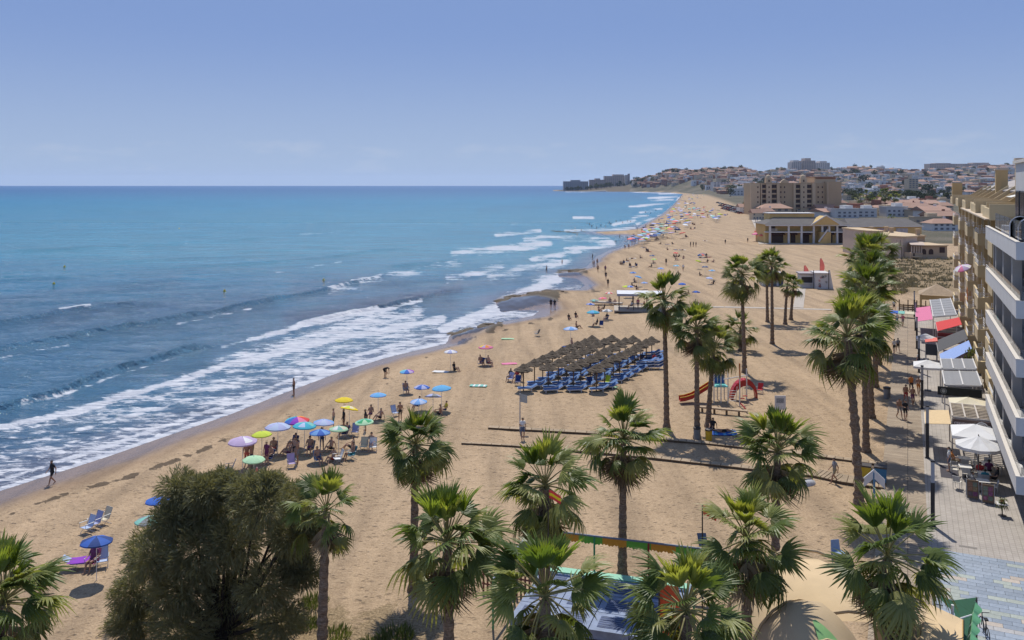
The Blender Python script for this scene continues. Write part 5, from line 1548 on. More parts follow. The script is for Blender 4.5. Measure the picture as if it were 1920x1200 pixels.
# ---- beach kiosk, flags and buggy ----
def kiosk():
    a = P0(1503, 541)
    M_KW = mat('kiosk_white', (.60, .60, .60), .6, .1, 3, dirt=.2)
    t = thing('beach_kiosk', 'small white beach kiosk with dark flowers painted on its walls', 'kiosk', a, R(-8))
    k = a.y / F
    W_ = 49 * k
    s1 = 24 * k
    MB().bx(0, s1, 1.2, 4.2, 0, 2.6).build('wall', M_KW, t)
    MB().bx(s1 + .05, W_, 0, 3.5, 0, 2.9).build('wall', M_KW, t)
    MB().bx(-.25, s1 + .2, .9, 4.5, 2.62, 2.85).build('roof', mat('kiosk_roof', (.34, .30, .30), .7), t)
    MB().bx(s1 - .1, W_ + .15, -.3, 3.8, 2.92, 3.08).build('roof', mat('kiosk_roof2', (.55, .52, .50), .7), t)
    MB().bx(.2, s1 - .2, 1.16, 1.2, 1.0, 2.1).build('serving_hatch', mat('dark_opening', (.02, .02, .025), .5), t)
    MB().bx(.1, s1 - .1, .8, 1.16, .92, 1.0).build('counter', M_ROOFW, t)
    rr = random.Random(3)
    M_FL = mat('painted_flower', (.05, .05, .05), .7); M_FR = mat('painted_flower_red', (.40, .05, .05), .7)
    for i in range(9):
        x, z = s1 + .4 + rr.random() * (W_ - s1 - .8), .4 + rr.random() * 2.1
        m_ = MB()
        for q in range(6):
            an = q * math.pi / 3
            R0 = rr.uniform(.14, .26)
            m_.prism([(R0 * math.cos(an + e) * f, R0 * math.sin(an + e) * f) for e, f in ((0, .2), (-.4, .9), (0, 1.1), (.4, .9))], 0, .01)
        o = m_.build('flower_motif', M_FR if i % 4 == 0 else M_FL, t, loc=(x, -.002, z))
        o.rotation_euler = (R(90), 0, 0)
    for x in (s1 - .3, W_ - .1):
        MB().tube([(x, -.35, 0), (x, -.35, 3.6)], .07, 7).build('post', M_STEEL, t)
    MB().slab([(W_ + .05, .2, 0), (W_ + .9, .2, 0), (W_ + .25, .2, 3.6), (W_ + .05, .2, 3.6)], .06).build('side_panel', M_KW, t)
    # second hut behind palms
    b = P0(1430, 536)
    t2 = thing('changing_hut', 'low white changing hut behind the slim palms left of the kiosk', 'hut', b)
    W2 = 38 * b.y / F
    MB().bx(0, W2, 0, 2.4, 0, 2.4).build('wall', M_KW, t2)
    MB().bx(-.2, W2 + .2, -.3, 2.6, 2.42, 2.6).build('roof', mat('kiosk_roof', (1, 1, 1)), t2)
    for q in range(3):
        MB().bx(.5 + q * W2 / 3, .5 + q * W2 / 3 + .9, -.04, -.002, .05, 2.0).build('door', mat('hut_door', (.07, .09, .16), .6), t2)
    for px, py, hh, lb in [(1537, 528, 4.6, 'tall orange feather flag beside the kiosk'), (1507, 533, 3.6, 'orange feather flag behind the kiosk roof')]:
        q = P0(px, py)
        f = thing('feather_flag', lb, 'flag', q)
        MB().tube([(0, 0, 0), (.05, 0, hh), (.35, 0, hh + .25)], .03, 5).build('pole', M_STEEL, f)
        vs = []
        for i in range(9):
            tt = i / 8
            wv = .75 * math.sin(math.pi * (.15 + .8 * tt)) + .15
            vs += [(.05, .04 * math.sin(i), 1.6 + (hh - 1.45) * tt), (.05 + wv + .1 * tt, .05 * math.sin(i * 1.2), 1.5 + (hh - 1.35) * tt)]
        MB().add(vs, [(i * 2, i * 2 + 1, i * 2 + 3, i * 2 + 2) for i in range(8)]).build('flag', cloth('coral'), f)
    q = P0(1534, 521)
    c = thing('beach_buggy', 'small grey beach buggy with trailer parked behind the kiosk', 'buggy', q, R(20))
    MB().bx(-1.3, 1.3, -.6, .6, .45, .9).build('body', mat('buggy_grey', (.20, .22, .23), .5), c)
    MB().bx(-.2, .9, -.55, .55, .9, 1.5).build('cab', mat('buggy_glass', (.08, .10, .12), .15), c)
    for x in (-.9, .9):
        for y in (-.65, .65):
            w_ = MB().lathe([(.02, -.12), (.36, -.12), (.40, -.06), (.40, .06), (.36, .12), (.02, .12)], 14).build('wheel', mat('tyre', (.02, .02, .02), .9), c, loc=(x, y, .40))
            w_.rotation_euler = (R(90), 0, 0)
    MB().tube([(-1.3, -.3, .9), (-1.6, -.3, 1.5), (-1.0, -.3, 1.6)], .05, 5).build('roll_bar', M_STEEL, c)
kiosk()
# ---- dark weedy rocks along the middle waterline ----
def rock_mesh(seed):
    r_ = random.Random(seed)
    mb = MB()
    n = 9
    vs = []
    for i, (q, z) in enumerate(((1.0, -.3), (1.05, .1), (.8, .38), (.4, .52))):
        for k in range(n):
            a = 2 * math.pi * k / n
            j = r_.uniform(.72, 1.2)
            vs.append((q * j * math.cos(a), q * j * math.sin(a) * .8, z * r_.uniform(.7, 1.25)))
    vs.append((0, 0, .5))
    fs = [(i * n + k, i * n + (k + 1) % n, (i + 1) * n + (k + 1) % n, (i + 1) * n + k) for i in range(3) for k in range(n)]
    fs += [(3 * n + k, 3 * n + (k + 1) % n, 4 * n) for k in range(n)]
    return mb.add(vs, fs).mesh('rock', mat('weedy_rock', (.085, .062, .036), .8, .45, 3, 1.0, 9))
RKM = [rock_mesh(s) for s in (1, 2, 3, 4)]
rr = random.Random(15)
for ln, n, s0, lb in [([(938, 566), (970, 561), (1005, 555), (1040, 550)], 42, .9, 'dark weedy rock of the shelf jutting into the water'), ([(846, 628), (885, 617), (940, 606)], 16, .55, 'small dark rock along the foam edge below the rock shelf'),
                      ([(1048, 509), (1075, 508), (1100, 506)], 14, .8, 'low dark rock at the outer edge of the cove'), ([(1030, 433), (1065, 434.5), (1105, 436)], 12, 1.1, 'far dark rock at the tip of the sand spit')]:
    for i in range(n):
        t_ = rr.random() * (len(ln) - 1); k = min(int(t_), len(ln) - 2); f = t_ - k
        px = ln[k][0] + (ln[k + 1][0] - ln[k][0]) * f; py = ln[k][1] + (ln[k + 1][1] - ln[k][1]) * f + rr.gauss(0, 3.0 if n > 20 else 1.2)
        p = P0(px, py, SEA)
        o = link('rock', rr.choice(RKM), None, (p.x, p.y, max(gz(p.x, p.y), SEA - .05)), rr.uniform(0, 6))
        s = s0 * rr.uniform(.5, 1.5)
        o.scale = (s * 1.5, s * 1.2, s * .55)
        tag(o, lb, 'rock', lb.replace('rock', 'rocks'))
# ================================================================ promenade (local x = across v, local y = along u)
def brick_mat(name, c1, c2, mortar, bw, bh, rough=.85, off_=.5, msize=.012, bump=.25):
    m, nt, b = newmat(name)
    tcn = N(nt, 'ShaderNodeTexCoord')
    br = N(nt, 'ShaderNodeTexBrick', {'Vector': tcn.outputs['Object'], 'Color1': (*c1, 1), 'Color2': (*c2, 1), 'Mortar': (*mortar, 1), 'Scale': 1.0, 'Mortar Size': msize, 'Brick Width': bw, 'Row Height': bh, 'Bias': 0.0})
    br.offset = off_
    no = N(nt, 'ShaderNodeTexNoise', {'Vector': tcn.outputs['Object'], 'Scale': .7, 'Detail': 5, 'Roughness': .65})
    c = N(nt, 'ShaderNodeMixRGB', {0: 1.0, 1: br.outputs['Color'], 2: ramp(nt, no.outputs['Fac'], [(.3, .80), (.7, 1.12)])}, blend_type='MULTIPLY').outputs[0]
    nt.links.new(c, b.inputs['Base Color'])
    b.inputs['Roughness'].default_value = rough
    bp = N(nt, 'ShaderNodeBump', {'Height': br.outputs['Fac'], 'Strength': bump, 'Distance': .01}, invert=True)
    nt.links.new(bp.outputs[0], b.inputs['Normal'])
    return m
M_DECK = brick_mat('boardwalk_planks', (.36, .285, .20), (.27, .205, .14), (.12, .09, .06), 2.9, .30, off_=0, msize=.022)
M_TILE = brick_mat('grey_tiles', (.38, .34, .295), (.35, .31, .27), (.27, .24, .205), .30, .30, off_=0, msize=.02)
M_BLUEBASE = mat('blue_paving_bed', (.23, .235, .24), .9, .15)
def st(mb, name, m, parent=None, smooth=False):
    """build in promenade coordinates"""
    return mb.build(name, m, parent, smooth, (0, 0, 0), 0 if parent else STREET)
def at_street(name, label, cat, v, u, z=0.0, rz=0.0, group=None):
    return thing(name, label, cat, S(v=v, u=u, z=z), STREET + rz, group)
kind(st(MB().bx(-1.6, 1.05, 30, 152, -.3, .10), 'boardwalk', M_DECK), 'structure')
kind(st(MB().bx(1.05, 7.2, 52.0, 152, -.3, .094), 'pavement', M_TILE), 'structure')
kind(st(MB().bx(7.2, 40, 52.0, 53.5, -.3, .094), 'pavement', M_TILE), 'structure')
plaza = st(MB().bx(1.05, 40, 20, 51.99, -.3, .05), 'plaza', M_BLUEBASE)
kind(plaza, 'structure')
# individual coloured paving slabs of the plaza
BLT = [mat('paver_blue', (.235, .275, .325), .8, .12, 5, rand=.10), mat('paver_grey_blue', (.26, .30, .35), .8, .12, 5, rand=.10), mat('paver_pale', (.38, .37, .36), .8, .12, 5, rand=.08), mat('paver_green', (.33, .36, .32), .8, .12, 5, rand=.08), mat('paver_tan', (.42, .36, .30), .8, .12, 5, rand=.08)]
PVW, PVL = .8, .40
PV = [MB().bx(.008, PVW - .008, .008, PVL - .008, .02, .094).mesh('tile', m_) for m_ in BLT]
r = random.Random(12)
cnt = 0
for j in range(36):
    u = 51.6 - j * PVL
    for i in range(8):
        v = 1.1 + i * PVW + (.4 if j % 2 else 0)
        g = fbm(np.array([v * .9]), np.array([u * 1.6]), 3, 5)[0]
        k = 2 if abs(u - 43.6) < .35 else 4 if (.62 < g and r.random() < .3) else 3 if g > .60 and r.random() < .6 else 0 if (v > 2.7 and g > .38) else 1
        if v < 2.6 and k == 0:
            k = 1
        o = link('tile', PV[k], plaza, (v, u, 0))
kind(st(MB().bx(2.55, 3.45, 52.9, 53.12, .096, .105), 'drain_grate', mat('drain_metal', (.20, .18, .16), .6, .2, metal=.3)), 'structure')
# ---- lamp posts ----
M_LAMPD = mat('lamp_black', (.028, .028, .032), .45, .1); M_LAMPG = mat('lamp_diffuser', (.34, .36, .40), .3, .08)
ORDL = ['nearest', 'second', 'third', 'fourth', 'fifth', 'sixth', 'seventh']
LP = [(1.32, 55.4), (1.3, 69.0), (1.16, 84.0), (1.08, 100.0), (1.0, 114.4), (.95, 128.5), (.9, 142)]
for i, (v, u) in enumerate(LP):
    t = at_street('lamp_post', ORDL[i] + ' square black lamp post along the boardwalk edge', 'lamp post', v, u, .09, 0, 'promenade lamp posts')
    MB().bx(-.11, .11, -.11, .11, 0, 2.55).build('post', M_LAMPD, t)
    MB().bx(-.10, .10, -.10, .10, 2.552, 3.75).build('diffuser', M_LAMPG, t)
    MB().bx(-.12, .12, -.12, .12, 3.752, 3.84).build('cap', M_LAMPD, t)
    MB().bx(-.17, .17, -.17, .17, 0, .03).build('base_plate', M_LAMPD, t)
# ---- white apartment building with long balconies ----
M_WB = mat('white_render', (.56, .555, .55), .75, .06, .8, .05, 60, dirt=.06)
M_WG = mat('grey_render', (.40, .39, .38), .8, .08, 1, dirt=.08)
def glass(name, c, a, rough=.04):
    m, nt, b = newmat(name)
    b.inputs['Base Color'].default_value = (*c, 1); b.inputs['Roughness'].default_value = rough; b.inputs['Alpha'].default_value = a
    b.inputs['Specular IOR Level'].default_value = .45
    tcn = N(nt, 'ShaderNodeTexCoord')
    no = N(nt, 'ShaderNodeTexNoise', {'Vector': tcn.outputs['Object'], 'Scale': .6, 'Detail': 2})
    nt.links.new(ramp(nt, no.outputs['Fac'], [(.3, tuple(x * .7 for x in c)), (.7, tuple(x * 1.3 for x in c))]), b.inputs['Base Color'])
    return m
M_WIN = glass('window_glass', (.014, .016, .020), 1.0, .12)
M_BAL = glass('balustrade_glass', (.16, .17, .18), .42)
M_ANTH = mat('anthracite_frame', (.035, .037, .042), .4, .1)
M_CURT = mat('curtain', (.26, .26, .28), .9, .25, 4)
def white_building():
    t = at_street('apartment_building', 'white modern apartment building with long balconies and glass rails at the right edge', 'building', 0, 0)
    v0, u0, u1 = 5.25, 52.7, 72.4
    Z = [3.43 + 3.13 * k for k in range(5)]
    # slabs with deep white fascia
    for k, z in enumerate(Z):
        s_ = MB().bx(v0, 24, u0, u1, z, z + .30).build('balcony_slab', M_WB, t)
        MB().bx(v0, v0 + .16, u0, u1, z + .30, z + .95).build('fascia', M_WB, s_)
        MB().bx(v0 + .16, 24, u0, u0 + .16, z + .30, z + .95).build('fascia', M_WB, s_)
        MB().bx(v0 - .02, v0 + .20, u0 - .02, u1, z + .952, z + .985).build('coping', mat('coping_stone', (.62, .57, .50), .7, .08), s_)
    # inner wall, windows and grey piers
    wall = MB().bx(7.2, 24, u0 + 3.6, u1, .1, 16.9).build('wall', mat('recess_shade_tone', (.045, .045, .05), .6, .2), t)  # wall coloured dark to carry the shade inside the balcony recess
    for k, z in enumerate([.1 - .3] + Z[:4]):
        zb, zt = z + .32, (Z[k] if k < 5 else 17) - .02
        for a, b in ((u0 + 4.2, u0 + 8.0), (u0 + 8.6, u0 + 12.6), (u0 + 13.3, u0 + 18.6)):
            w_ = MB().bx(7.10, 7.20, a, b, zb, zt - .25).build('window', M_ANTH, t)
            n = 3
            for q in range(n):
                c0 = a + .06 + (b - a - .12) * q / n
                MB().bx(7.07, 7.10, c0 + .04, c0 + (b - a - .12) / n - .04, zb + .06, zt - .31).build('pane', M_CURT if (q + k) % 9 == 3 else M_WIN, w_)
        # front (camera side) glazing
        for a, b in ((8.6, 12.6), (13.0, 18.0), (18.4, 23.6)):
            w_ = MB().bx(a, b, u0 + 3.50, u0 + 3.60, zb, zt - .2).build('window', M_ANTH, t)
            for q in range(3):
                c0 = a + .06 + (b - a - .12) * q / 3
                MB().bx(c0 + .04, c0 + (b - a - .12) / 3 - .04, u0 + 3.46, u0 + 3.50, zb + .06, zt - .26).build('pane', M_CURT if (q + k) % 3 == 1 else M_WIN, w_)
        if k >= 1:
            for a in (u0 + 5.4, u0 + 10.6, u0 + 15.6):
                MB().bx(v0 + .35, v0 + .85, a, a + .55, zb, zt).build('pier', M_WG, t)
            # glass rail above the fascia
            for q in range(4):
                a = u0 + .1 + q * (u1 - u0 - .2) / 4
                MB().bx(v0 + .20, v0 + .215, a + .03, a + (u1 - u0 - .2) / 4 - .03, z + .97, z + 1.42).build('balustrade', M_BAL, t)
            MB().bx(v0 + .25, 12, u0 + .20, u0 + .215, z + .97, z + 1.42).build('balustrade', M_BAL, t)
            MB().bx(v0 + .5, 7.18, u1 - .25, u1 - .10, zb, zt).build('end_wall', M_WG, t)
    for a in (u0 + 5.4, u0 + 13.4, u0 + 18.4):
        MB().bx(v0 + 1.5, v0 + 1.9, a, a + .4, .1, 3.42).build('column', M_WB, t)
    # roof terrace
    MB().bx(6.25, 24, 54.6, 63.0, 16.6, 21.3).build('penthouse', M_WB, t)
    for q in range(3):
        w_ = MB().bx(6.19, 6.25, 55.2 + q * 2.6, 57.2 + q * 2.6, 17.0, 19.6).build('window', M_ANTH, t)
        for e in range(2):
            MB().bx(6.16, 6.19, 55.28 + q * 2.6 + e * .94, 56.14 + q * 2.6 + e * .94, 17.08, 19.52).build('pane', M_WIN, w_)
    MB().bx(6.1, 24.1, 54.45, 63.15, 21.302, 21.5).build('coping', mat('coping_stone', (.62, .57, .50)), t)
    MB().bx(v0 + .5, v0 + 1.2, 65.5, 66.5, 16.43, 17.25).build('air_conditioner', M_PLAS, t)
    for k_, z_ in enumerate(Z[:4]):
        for q in range(2):
            uu = u0 + 6.8 + q * 5.1 + (k_ % 2) * 1.2
            MB().lathe([(.02, 0), (.16, 0), (.2, .35), (.17, .35)], 8, (v0 + .5, uu, z_ + .31)).build('planter', mat('terracotta', (.36, .15, .08)), t)
    for q in range(5):
        a = u0 + .4 + q * 3.0
        MB().bx(v0 + .28, v0 + .30, a, a + 2.9, 17.0, 18.0).build('balustrade', M_BAL, t)
    MB().bx(v0 + .3, 9.0, u0 + .28, u0 + .30, 17.0, 18.0).build('balustrade', M_BAL, t)
    MB().bx(v0 + .2, 24, u0 + .2, u1 - .1, 16.30, 16.42).build('roof_terrace', mat('terrace_tile', (.42, .36, .30), .8), t)
white_building()
M_WICK = mat('dark_wicker', (.022, .018, .015), .8, .35, 18, .8, 50)
for i, (v, u, lb) in enumerate([(5.95, 57.6, 'left one of two dark wicker pod chairs on the white roof terrace'), (6.10, 54.9, 'right one of two dark wicker pod chairs on the white roof terrace')]):
    t = at_street('pod_chair', lb, 'chair', v, u, 16.43, 0, 'wicker pod chairs')
    n = 12
    arc = [(.55 * math.cos(math.pi * k / n), 1.15 + .55 * math.sin(math.pi * k / n)) for k in range(n + 1)]
    out = [(.55, .25)] + arc + [(-.55, .25)]
    mb = MB()
    vs = [(x, -.25, z) for x, z in out] + [(x * .9, .45, z * .95) for x, z in out]
    m_ = len(out)
    fs = [(k, k + 1, m_ + k + 1, m_ + k) for k in range(m_ - 1)] + [tuple(range(m_, 2 * m_))]
    mb.add(vs, fs).build('shell', M_WICK, t)
    MB().tube([(x, -.26, z) for x, z in out], .035, 6).build('rim', M_PLAS, t)
    MB().bx(-.48, .48, -.25, .40, .34, .46).build('cushion', mat('pod_cushion', (.06, .06, .07), .9), t)
    for x in (-.4, .4):
        for y in (-.15, .32):
            MB().tube([(x, y, 0), (x, y, .3)], .025, 5).build('leg', M_LAMPD, t)
# ---- ochre apartment block ----
M_OC = mat('ochre_render', (.50, .36, .175), .85, .10, .6, .05, 40, dirt=.12)
M_OC2 = mat('pale_ochre', (.58, .46, .27), .85, .10, .6, dirt=.10)
M_OCD = mat('dark_opening_glass', (.03, .028, .026), .2, .2)
M_RAIL = mat('white_rail', (.70, .70, .70), .5, .08)
M_TERR = mat('terrace_top', (.52, .43, .33), .85, .1, 1)
M_RTILE = mat('roof_tile_grey', (.36, .32, .29), .85, .18, 1.2, .3, 14)
def rail(t, x0, x1, y0, y1, z, n=4, h=.5):
    o = MB()
    for k in range(n):
        zz_ = z + h * (k + 1) / n
        o.bar((x0, y0, zz_), (x1, y1, zz_), .035)
    o.bar((x0, y0, z), (x0, y0, z + h), .05); o.bar((x1, y1, z), (x1, y1, z + h), .05)
    return o.build('railing', M_RAIL, t)
def ochre_block():
    t = at_street('apartment_building', 'ochre stepped apartment block with many small balconies behind the white building', 'building', 0, 0)
    U0, U1 = 73.0, 146.0
    MB().bx(7.3, 26, U0, U1, .1, 17.3).build('wall', M_OC, t)
    nb = 10
    bl = (U1 - U0) / nb
    for b in range(nb):
        ua = U0 + b * bl
        step = (.0, .35)[b % 2]
        MB().bx(6.75, 7.3, ua, ua + .45, .1, 17.6).build('pier', M_OC, t)
        MB().bx(6.9, 7.3, ua + 4.5, ua + 4.9, .1, 17.3).build('pier', M_OC2, t)
        for k in range(5):
            z = 3.3 + 2.9 * k
            bx_ = MB().bx(5.75 + step, 7.3, ua + .45, ua + 4.3, z - .45, z).build('balcony', M_OC2, t)
            MB().bx(5.75 + step, 5.9 + step, ua + .45, ua + 4.3, z, z + .62).build('parapet', M_OC2, bx_)
            MB().bx(5.9 + step, 7.3, ua + .45, ua + .6, z, z + .62).build('parapet', M_OC2, bx_)
            rail(bx_, 5.95 + step, 7.2, ua + .52, ua + .52, z + .62, 3, .42)
            if b % 2 == 0 or k % 2:
                rr_ = rail(bx_, 5.83 + step, 5.83 + step, ua + .55, ua + 4.2, z + .62, 3, .42)
            # dark doorway behind the balcony and a small window in the flat part
            MB().bx(7.24, 7.3, ua + .9, ua + 3.9, z + .02, z + 2.25).build('window', M_OCD, t)
            MB().bx(7.22, 7.3, ua + 5.2, ua + 6.6, z + .8, z + 2.1).build('window', M_OCD, t)
            MB().bx(6.6 + step, 7.3, ua + 5.0, ua + 6.8, z - .12, z).build('ledge', M_OC2, t)
            rail(t, 6.65 + step, 6.65 + step, ua + 5.05, ua + 6.75, z, 4, .9)
        # terrace divider: grey panel facing the street end with a sloping ochre top
        mb = MB()
        pr = [(5.55 + step, 17.3), (5.55 + step, 18.5), (8.2, 18.5), (10.2, 19.9), (10.2, 17.3)]
        n = len(pr)
        vs = [(x, ua + .04, z) for x, z in pr] + [(x, ua + .30, z) for x, z in pr]
        mb.add(vs, [tuple(range(n)), tuple(range(n, 2 * n))[::-1]] + [((i + 1) % n, i, n + i, n + (i + 1) % n) for i in range(n)])
        mb.build('divider_wall', M_OC2, t)
        MB().bx(5.6 + step, 5.75 + step, ua + .45, ua + bl - .05, 17.3, 18.15).build('parapet', M_OC2, t)
        rail(t, 8.1, 8.1, ua + .6, ua + 3.0, 17.35, 3, .8)
    MB().bx(5.3, 12, U0 + .5, U0 + 34, 17.305, 17.40).build('terrace', M_TERR, t)
    # penthouse storey, set back, with pitched roof and chimneys
    MB().bx(10.3, 26, U0 + 2, U1 - 3, 17.31, 19.3).build('penthouse', M_OC, t)
    for (ua, ub, zr) in ((U0 + 1, U0 + 18, 20.7), (U0 + 22, U0 + 70, 20.6)):
        rf = MB()
        p = [(9.6, ua, 19.32), (9.6, ub, 19.32), (17, ub, zr + .9), (17, ua, zr + .9)]
        rf.slab(p[::-1], .18)
        rf.slab([(17, ua, zr + .9), (17, ub, zr + .9), (25, ub, 19.3), (25, ua, 19.3)][::-1], .18)
        rf.build('roof', M_RTILE, t)
    MB().bx(8.2, 12.0, U0 + 4.0, U0 + 9.5, 17.41, 20.35).build('stair_tower', M_OC2, t)
    MB().bx(8.0, 12.2, U0 + 3.8, U0 + 9.7, 20.36, 20.6).build('cornice', M_TERR, t)
    for v, u, zt, wd in ((10.6, U0 + 4, 23.3, .55), (9.6, U0 + 17, 22.2, .65), (10.6, U0 + 14, 22.0, .5), (9.8, U0 + 40, 21.6, .6)):
        ch = MB().bx(v - wd, v + wd, u - wd, u + wd, 18.6, zt).build('chimney', M_OC, t)
        MB().bx(v - wd - .1, v + wd + .1, u - wd - .1, u + wd + .1, zt + .002, zt + .18).build('cap', M_TERR, ch)
    # corner turret at the far end
    MB().bx(5.9, 7.2, U1 - 6, U1 - 4.4, 17.32, 20.2).build('turret', M_OC, t)
    for q in range(6):
        ua = U0 + 16 + q * 4.2
        mb = MB()
        pr = [(7.2, 17.42), (9.9, 19.25), (9.9, 17.42)]
        vs = [(x, ua, z) for x, z in pr] + [(x, ua + .2, z) for x, z in pr]
        mb.add(vs, [(0, 1, 2), (5, 4, 3), (1, 0, 3, 4), (2, 1, 4, 5), (0, 2, 5, 3)])
        mb.build('buttress', M_OC, t)
    # terrace awning
    MB().slab([(8.0, U0 + 11, 18.9), (8.0, U0 + 15, 18.9), (10.3, U0 + 15, 19.5), (10.3, U0 + 11, 19.5)][::-1], .05).build('awning', mat('cream_canvas', (.66, .64, .58), .85), t)
ochre_block()
t = at_street('balcony_umbrella', 'lilac umbrella opened on an ochre balcony', 'umbrella', 5.6, 101.5, 9.3)
c_ = link('canopy', canopy_mesh(['lilac', 'white', 'pink'], None), t, (-.35, 0, 1.9)); c_.scale = (.85,) * 3; c_.rotation_euler = (.3, -.35, 0)
MB().tube([(0, 0, -.2), (-.35, 0, 2.1)], .025, 6).build('pole', M_POLE, t)
t = at_street('hanging_flag', 'red and yellow flag hung on an ochre balcony', 'flag', 5.55, 98.6, 8.1)
for i, k in enumerate(('red', 'yellow', 'red')):
    MB().bx(-.02, 0, .35 * i, .35 * i + .34, 0, 1.3).build('flag_stripe', cloth(k), t)

# ---- terraces, awnings and parasols along the facades ----
M_LAV = mat('grey_louvre', (.23, .235, .25), .6, .15, 3); M_FRW = mat('white_frame', (.62, .61, .60), .5, .08)
def posts(t, pts, z, m=None, w_=.10):
    for x, y in pts:
        MB().bar((x, y, .09), (x, y, z), w_).build('post', m or M_FRW, t)
def louvre_pergola(name, label, v0, v1, u0, u1, z0, z1, n, m, fr=None, bays=2, w_=.34):
    """flat frame on posts carrying slats across it, sloping from z1 (building) to z0 (street)"""
    t = at_street(name, label, 'pergola', 0, 0)
    fr = fr or M_FRW
    for k in range(bays + 1):
        v = v0 + (v1 - v0) * k / bays
        z = z0 + (z1 - z0) * k / bays
        MB().bar((v, u0, z + .05), (v, u1, z + .05), .10, .12).build('rafter', fr, t)
    for u in (u0, u1):
        MB().bar((v0, u, z0 - .02), (v1, u, z1 - .02), .10, .14).build('beam', fr, t)
    me = None
    for k in range(n):
        u = u0 + .12 + (u1 - u0 - .24) * (k + .5) / n
        if me is None:
            L = math.hypot(v1 - v0, z1 - z0)
            me = MB().bx(0, L, -(u1 - u0) / n * w_, (u1 - u0) / n * w_, .0, .035).mesh('slat', m)
        o = link('slat', me, t, (v0, u, z0 + .02))
        o.rotation_euler = (0, -math.atan2(z1 - z0, v1 - v0), 0)
    posts(t, [(v0, u0), (v0, u1), (v1, u0), (v1, u1)], min(z0, z1) - .1, fr)
    return t
def awning(label, quad, colr, thick=.03, valance=.25, legs=(), m=None, name='awning'):
    t = at_street(name, label, 'awning', 0, 0)
    mm = m or cloth(colr)
    MB().slab(quad, thick).build('canvas', mm, t)
    a, b = Vector(quad[0]), Vector(quad[1])
    MB().slab([a, b, b - Vector((0, 0, valance)), a - Vector((0, 0, valance))], .015).build('valance', mm, t)
    for q in legs:
        MB().bar((q[0], q[1], .09), q, .06).build('post', M_FRW, t)
    MB().bar(a, b, .06).build('front_bar', M_FRW, t)
    return t
louvre_pergola('terrace_pergola', 'farthest terrace roof of dark grey panels by the ochre block', 2.95, 5.6, 121.5, 139, 3.05, 3.45, 7, M_LAV, None, 2, .46)
awning('pink striped awning beside the farthest terrace roof', [(.95, 119.5, 2.6), (.95, 132.5, 2.6), (2.85, 132.5, 3.0), (2.85, 119.5, 3.0)], 'pink', legs=[(1.0, 119.6, 2.6), (1.0, 132.4, 2.6)])
t = awning('bright red awning roof over the red bar front', [(3.1, 109.5, 3.1), (3.1, 116.5, 3.1), (5.7, 117.5, 3.75), (5.7, 111.5, 3.75)], 'red', legs=[(3.1, 109.6, 3.1), (3.1, 116.4, 3.1)])
MB().bx(3.1, 5.6, 109.2, 109.3, 1.9, 3.0).build('sign_panel', mat('red_sign', (.20, .018, .02), .5, .2), t)
for z in (2.0, 2.5):
    MB().bx(3.1, 5.6, 109.1, 109.16, z, z + .07).build('sign_trim', M_FRW, t)
t = at_street('terrace_cube', 'small red and white covered stand in front of the red awning', 'stand', 0, 0)
MB().slab([(1.75, 105.2, 2.5), (1.75, 107.6, 2.5), (3.0, 107.6, 2.7), (3.0, 105.2, 2.7)][::-1], .05).build('roof', cloth('coral'), t)
MB().bx(1.8, 2.95, 105.1, 105.18, 1.1, 2.3).build('sign_panel', mat('dark_sign', (.05, .06, .08), .5), t)
posts(t, [(1.85, 105.3), (2.95, 105.3), (1.85, 107.5), (2.95, 107.5)], 2.5)
def square_parasol(v, u, wd, colr, label, z=2.45, rise=.55, n=4, rz=0.0):
    t = at_street('cafe_parasol', label, 'parasol', v, u, .09, rz, 'cafe parasols')
    mb = MB()
    c = Vector((0, 0, z + rise))
    k_ = n
    ring = []
    for k in range(k_):
        a0 = 2 * math.pi * (k + .5) / k_
        ring.append(Vector((math.cos(a0), math.sin(a0), 0)) * wd * (.7071 if n == 4 else .5) + Vector((0, 0, z)))
    for k in range(k_):
        a, b = ring[k], ring[(k + 1) % k_]
        m1 = (a + b) / 2 - Vector((0, 0, .06)); ac, bc = a.lerp(c, .5) + Vector((0, 0, -.02)), b.lerp(c, .5) + Vector((0, 0, -.02))
        mc = (ac + bc) / 2 - Vector((0, 0, .05))
        mb.add([a, m1, b, bc, mc, ac, c], [(0, 1, 4, 5), (1, 2, 3, 4), (5, 4, 6), (4, 3, 6)])
        d_ = Vector((0, 0, -.20))
        mb.add([a, m1, b, b + d_, m1 + d_, a + d_], [(1, 0, 5, 4), (2, 1, 4, 3)])
    mb.build('canopy', cloth(colr), t)
    rb = MB()
    for q in ring:
        rb.tube([c - Vector((0, 0, .03)), q - Vector((0, 0, .03))], .018, 4)
    rb.build('ribs', M_FRW, t)
    MB().tube([(0, 0, 0), (0, 0, z + rise + .08)], .035, 7).build('pole', mat('parasol_pole', (.10, .09, .08), .5), t)
    MB().bx(-.3, .3, -.3, .3, 0, .08).build('base', M_LAMPD, t)
square_parasol(1.9, 107.9, 2.0, 'white', 'far small white parasol in front of the red bar', 2.4)
awning('dark grey sloping awning next to the blue one', [(2.9, 99.5, 2.5), (2.9, 106.5, 2.5), (5.7, 107, 3.9), (5.7, 100.5, 3.9)], 'grey', m=mat('charcoal_canvas', (.075, .075, .08), .85, .15))
awning('blue sloping awning between the grey awnings', [(3.0, 92.8, 2.4), (3.0, 98.8, 2.4), (5.75, 100.2, 3.8), (5.75, 95.0, 3.8)], 'lightblue', m=mat('blue_canvas', (.24, .34, .62), .85, .12))
square_parasol(1.75, 91.5, 2.5, 'white', 'white square parasol at the edge of the boardwalk', 2.5, .5)
t = louvre_pergola('terrace_pergola', 'far bay of the grey slatted terrace roof with white frame', 2.85, 5.6, 87.2, 92.0, 3.15, 3.35, 10, M_LAV, None, 3, .44)
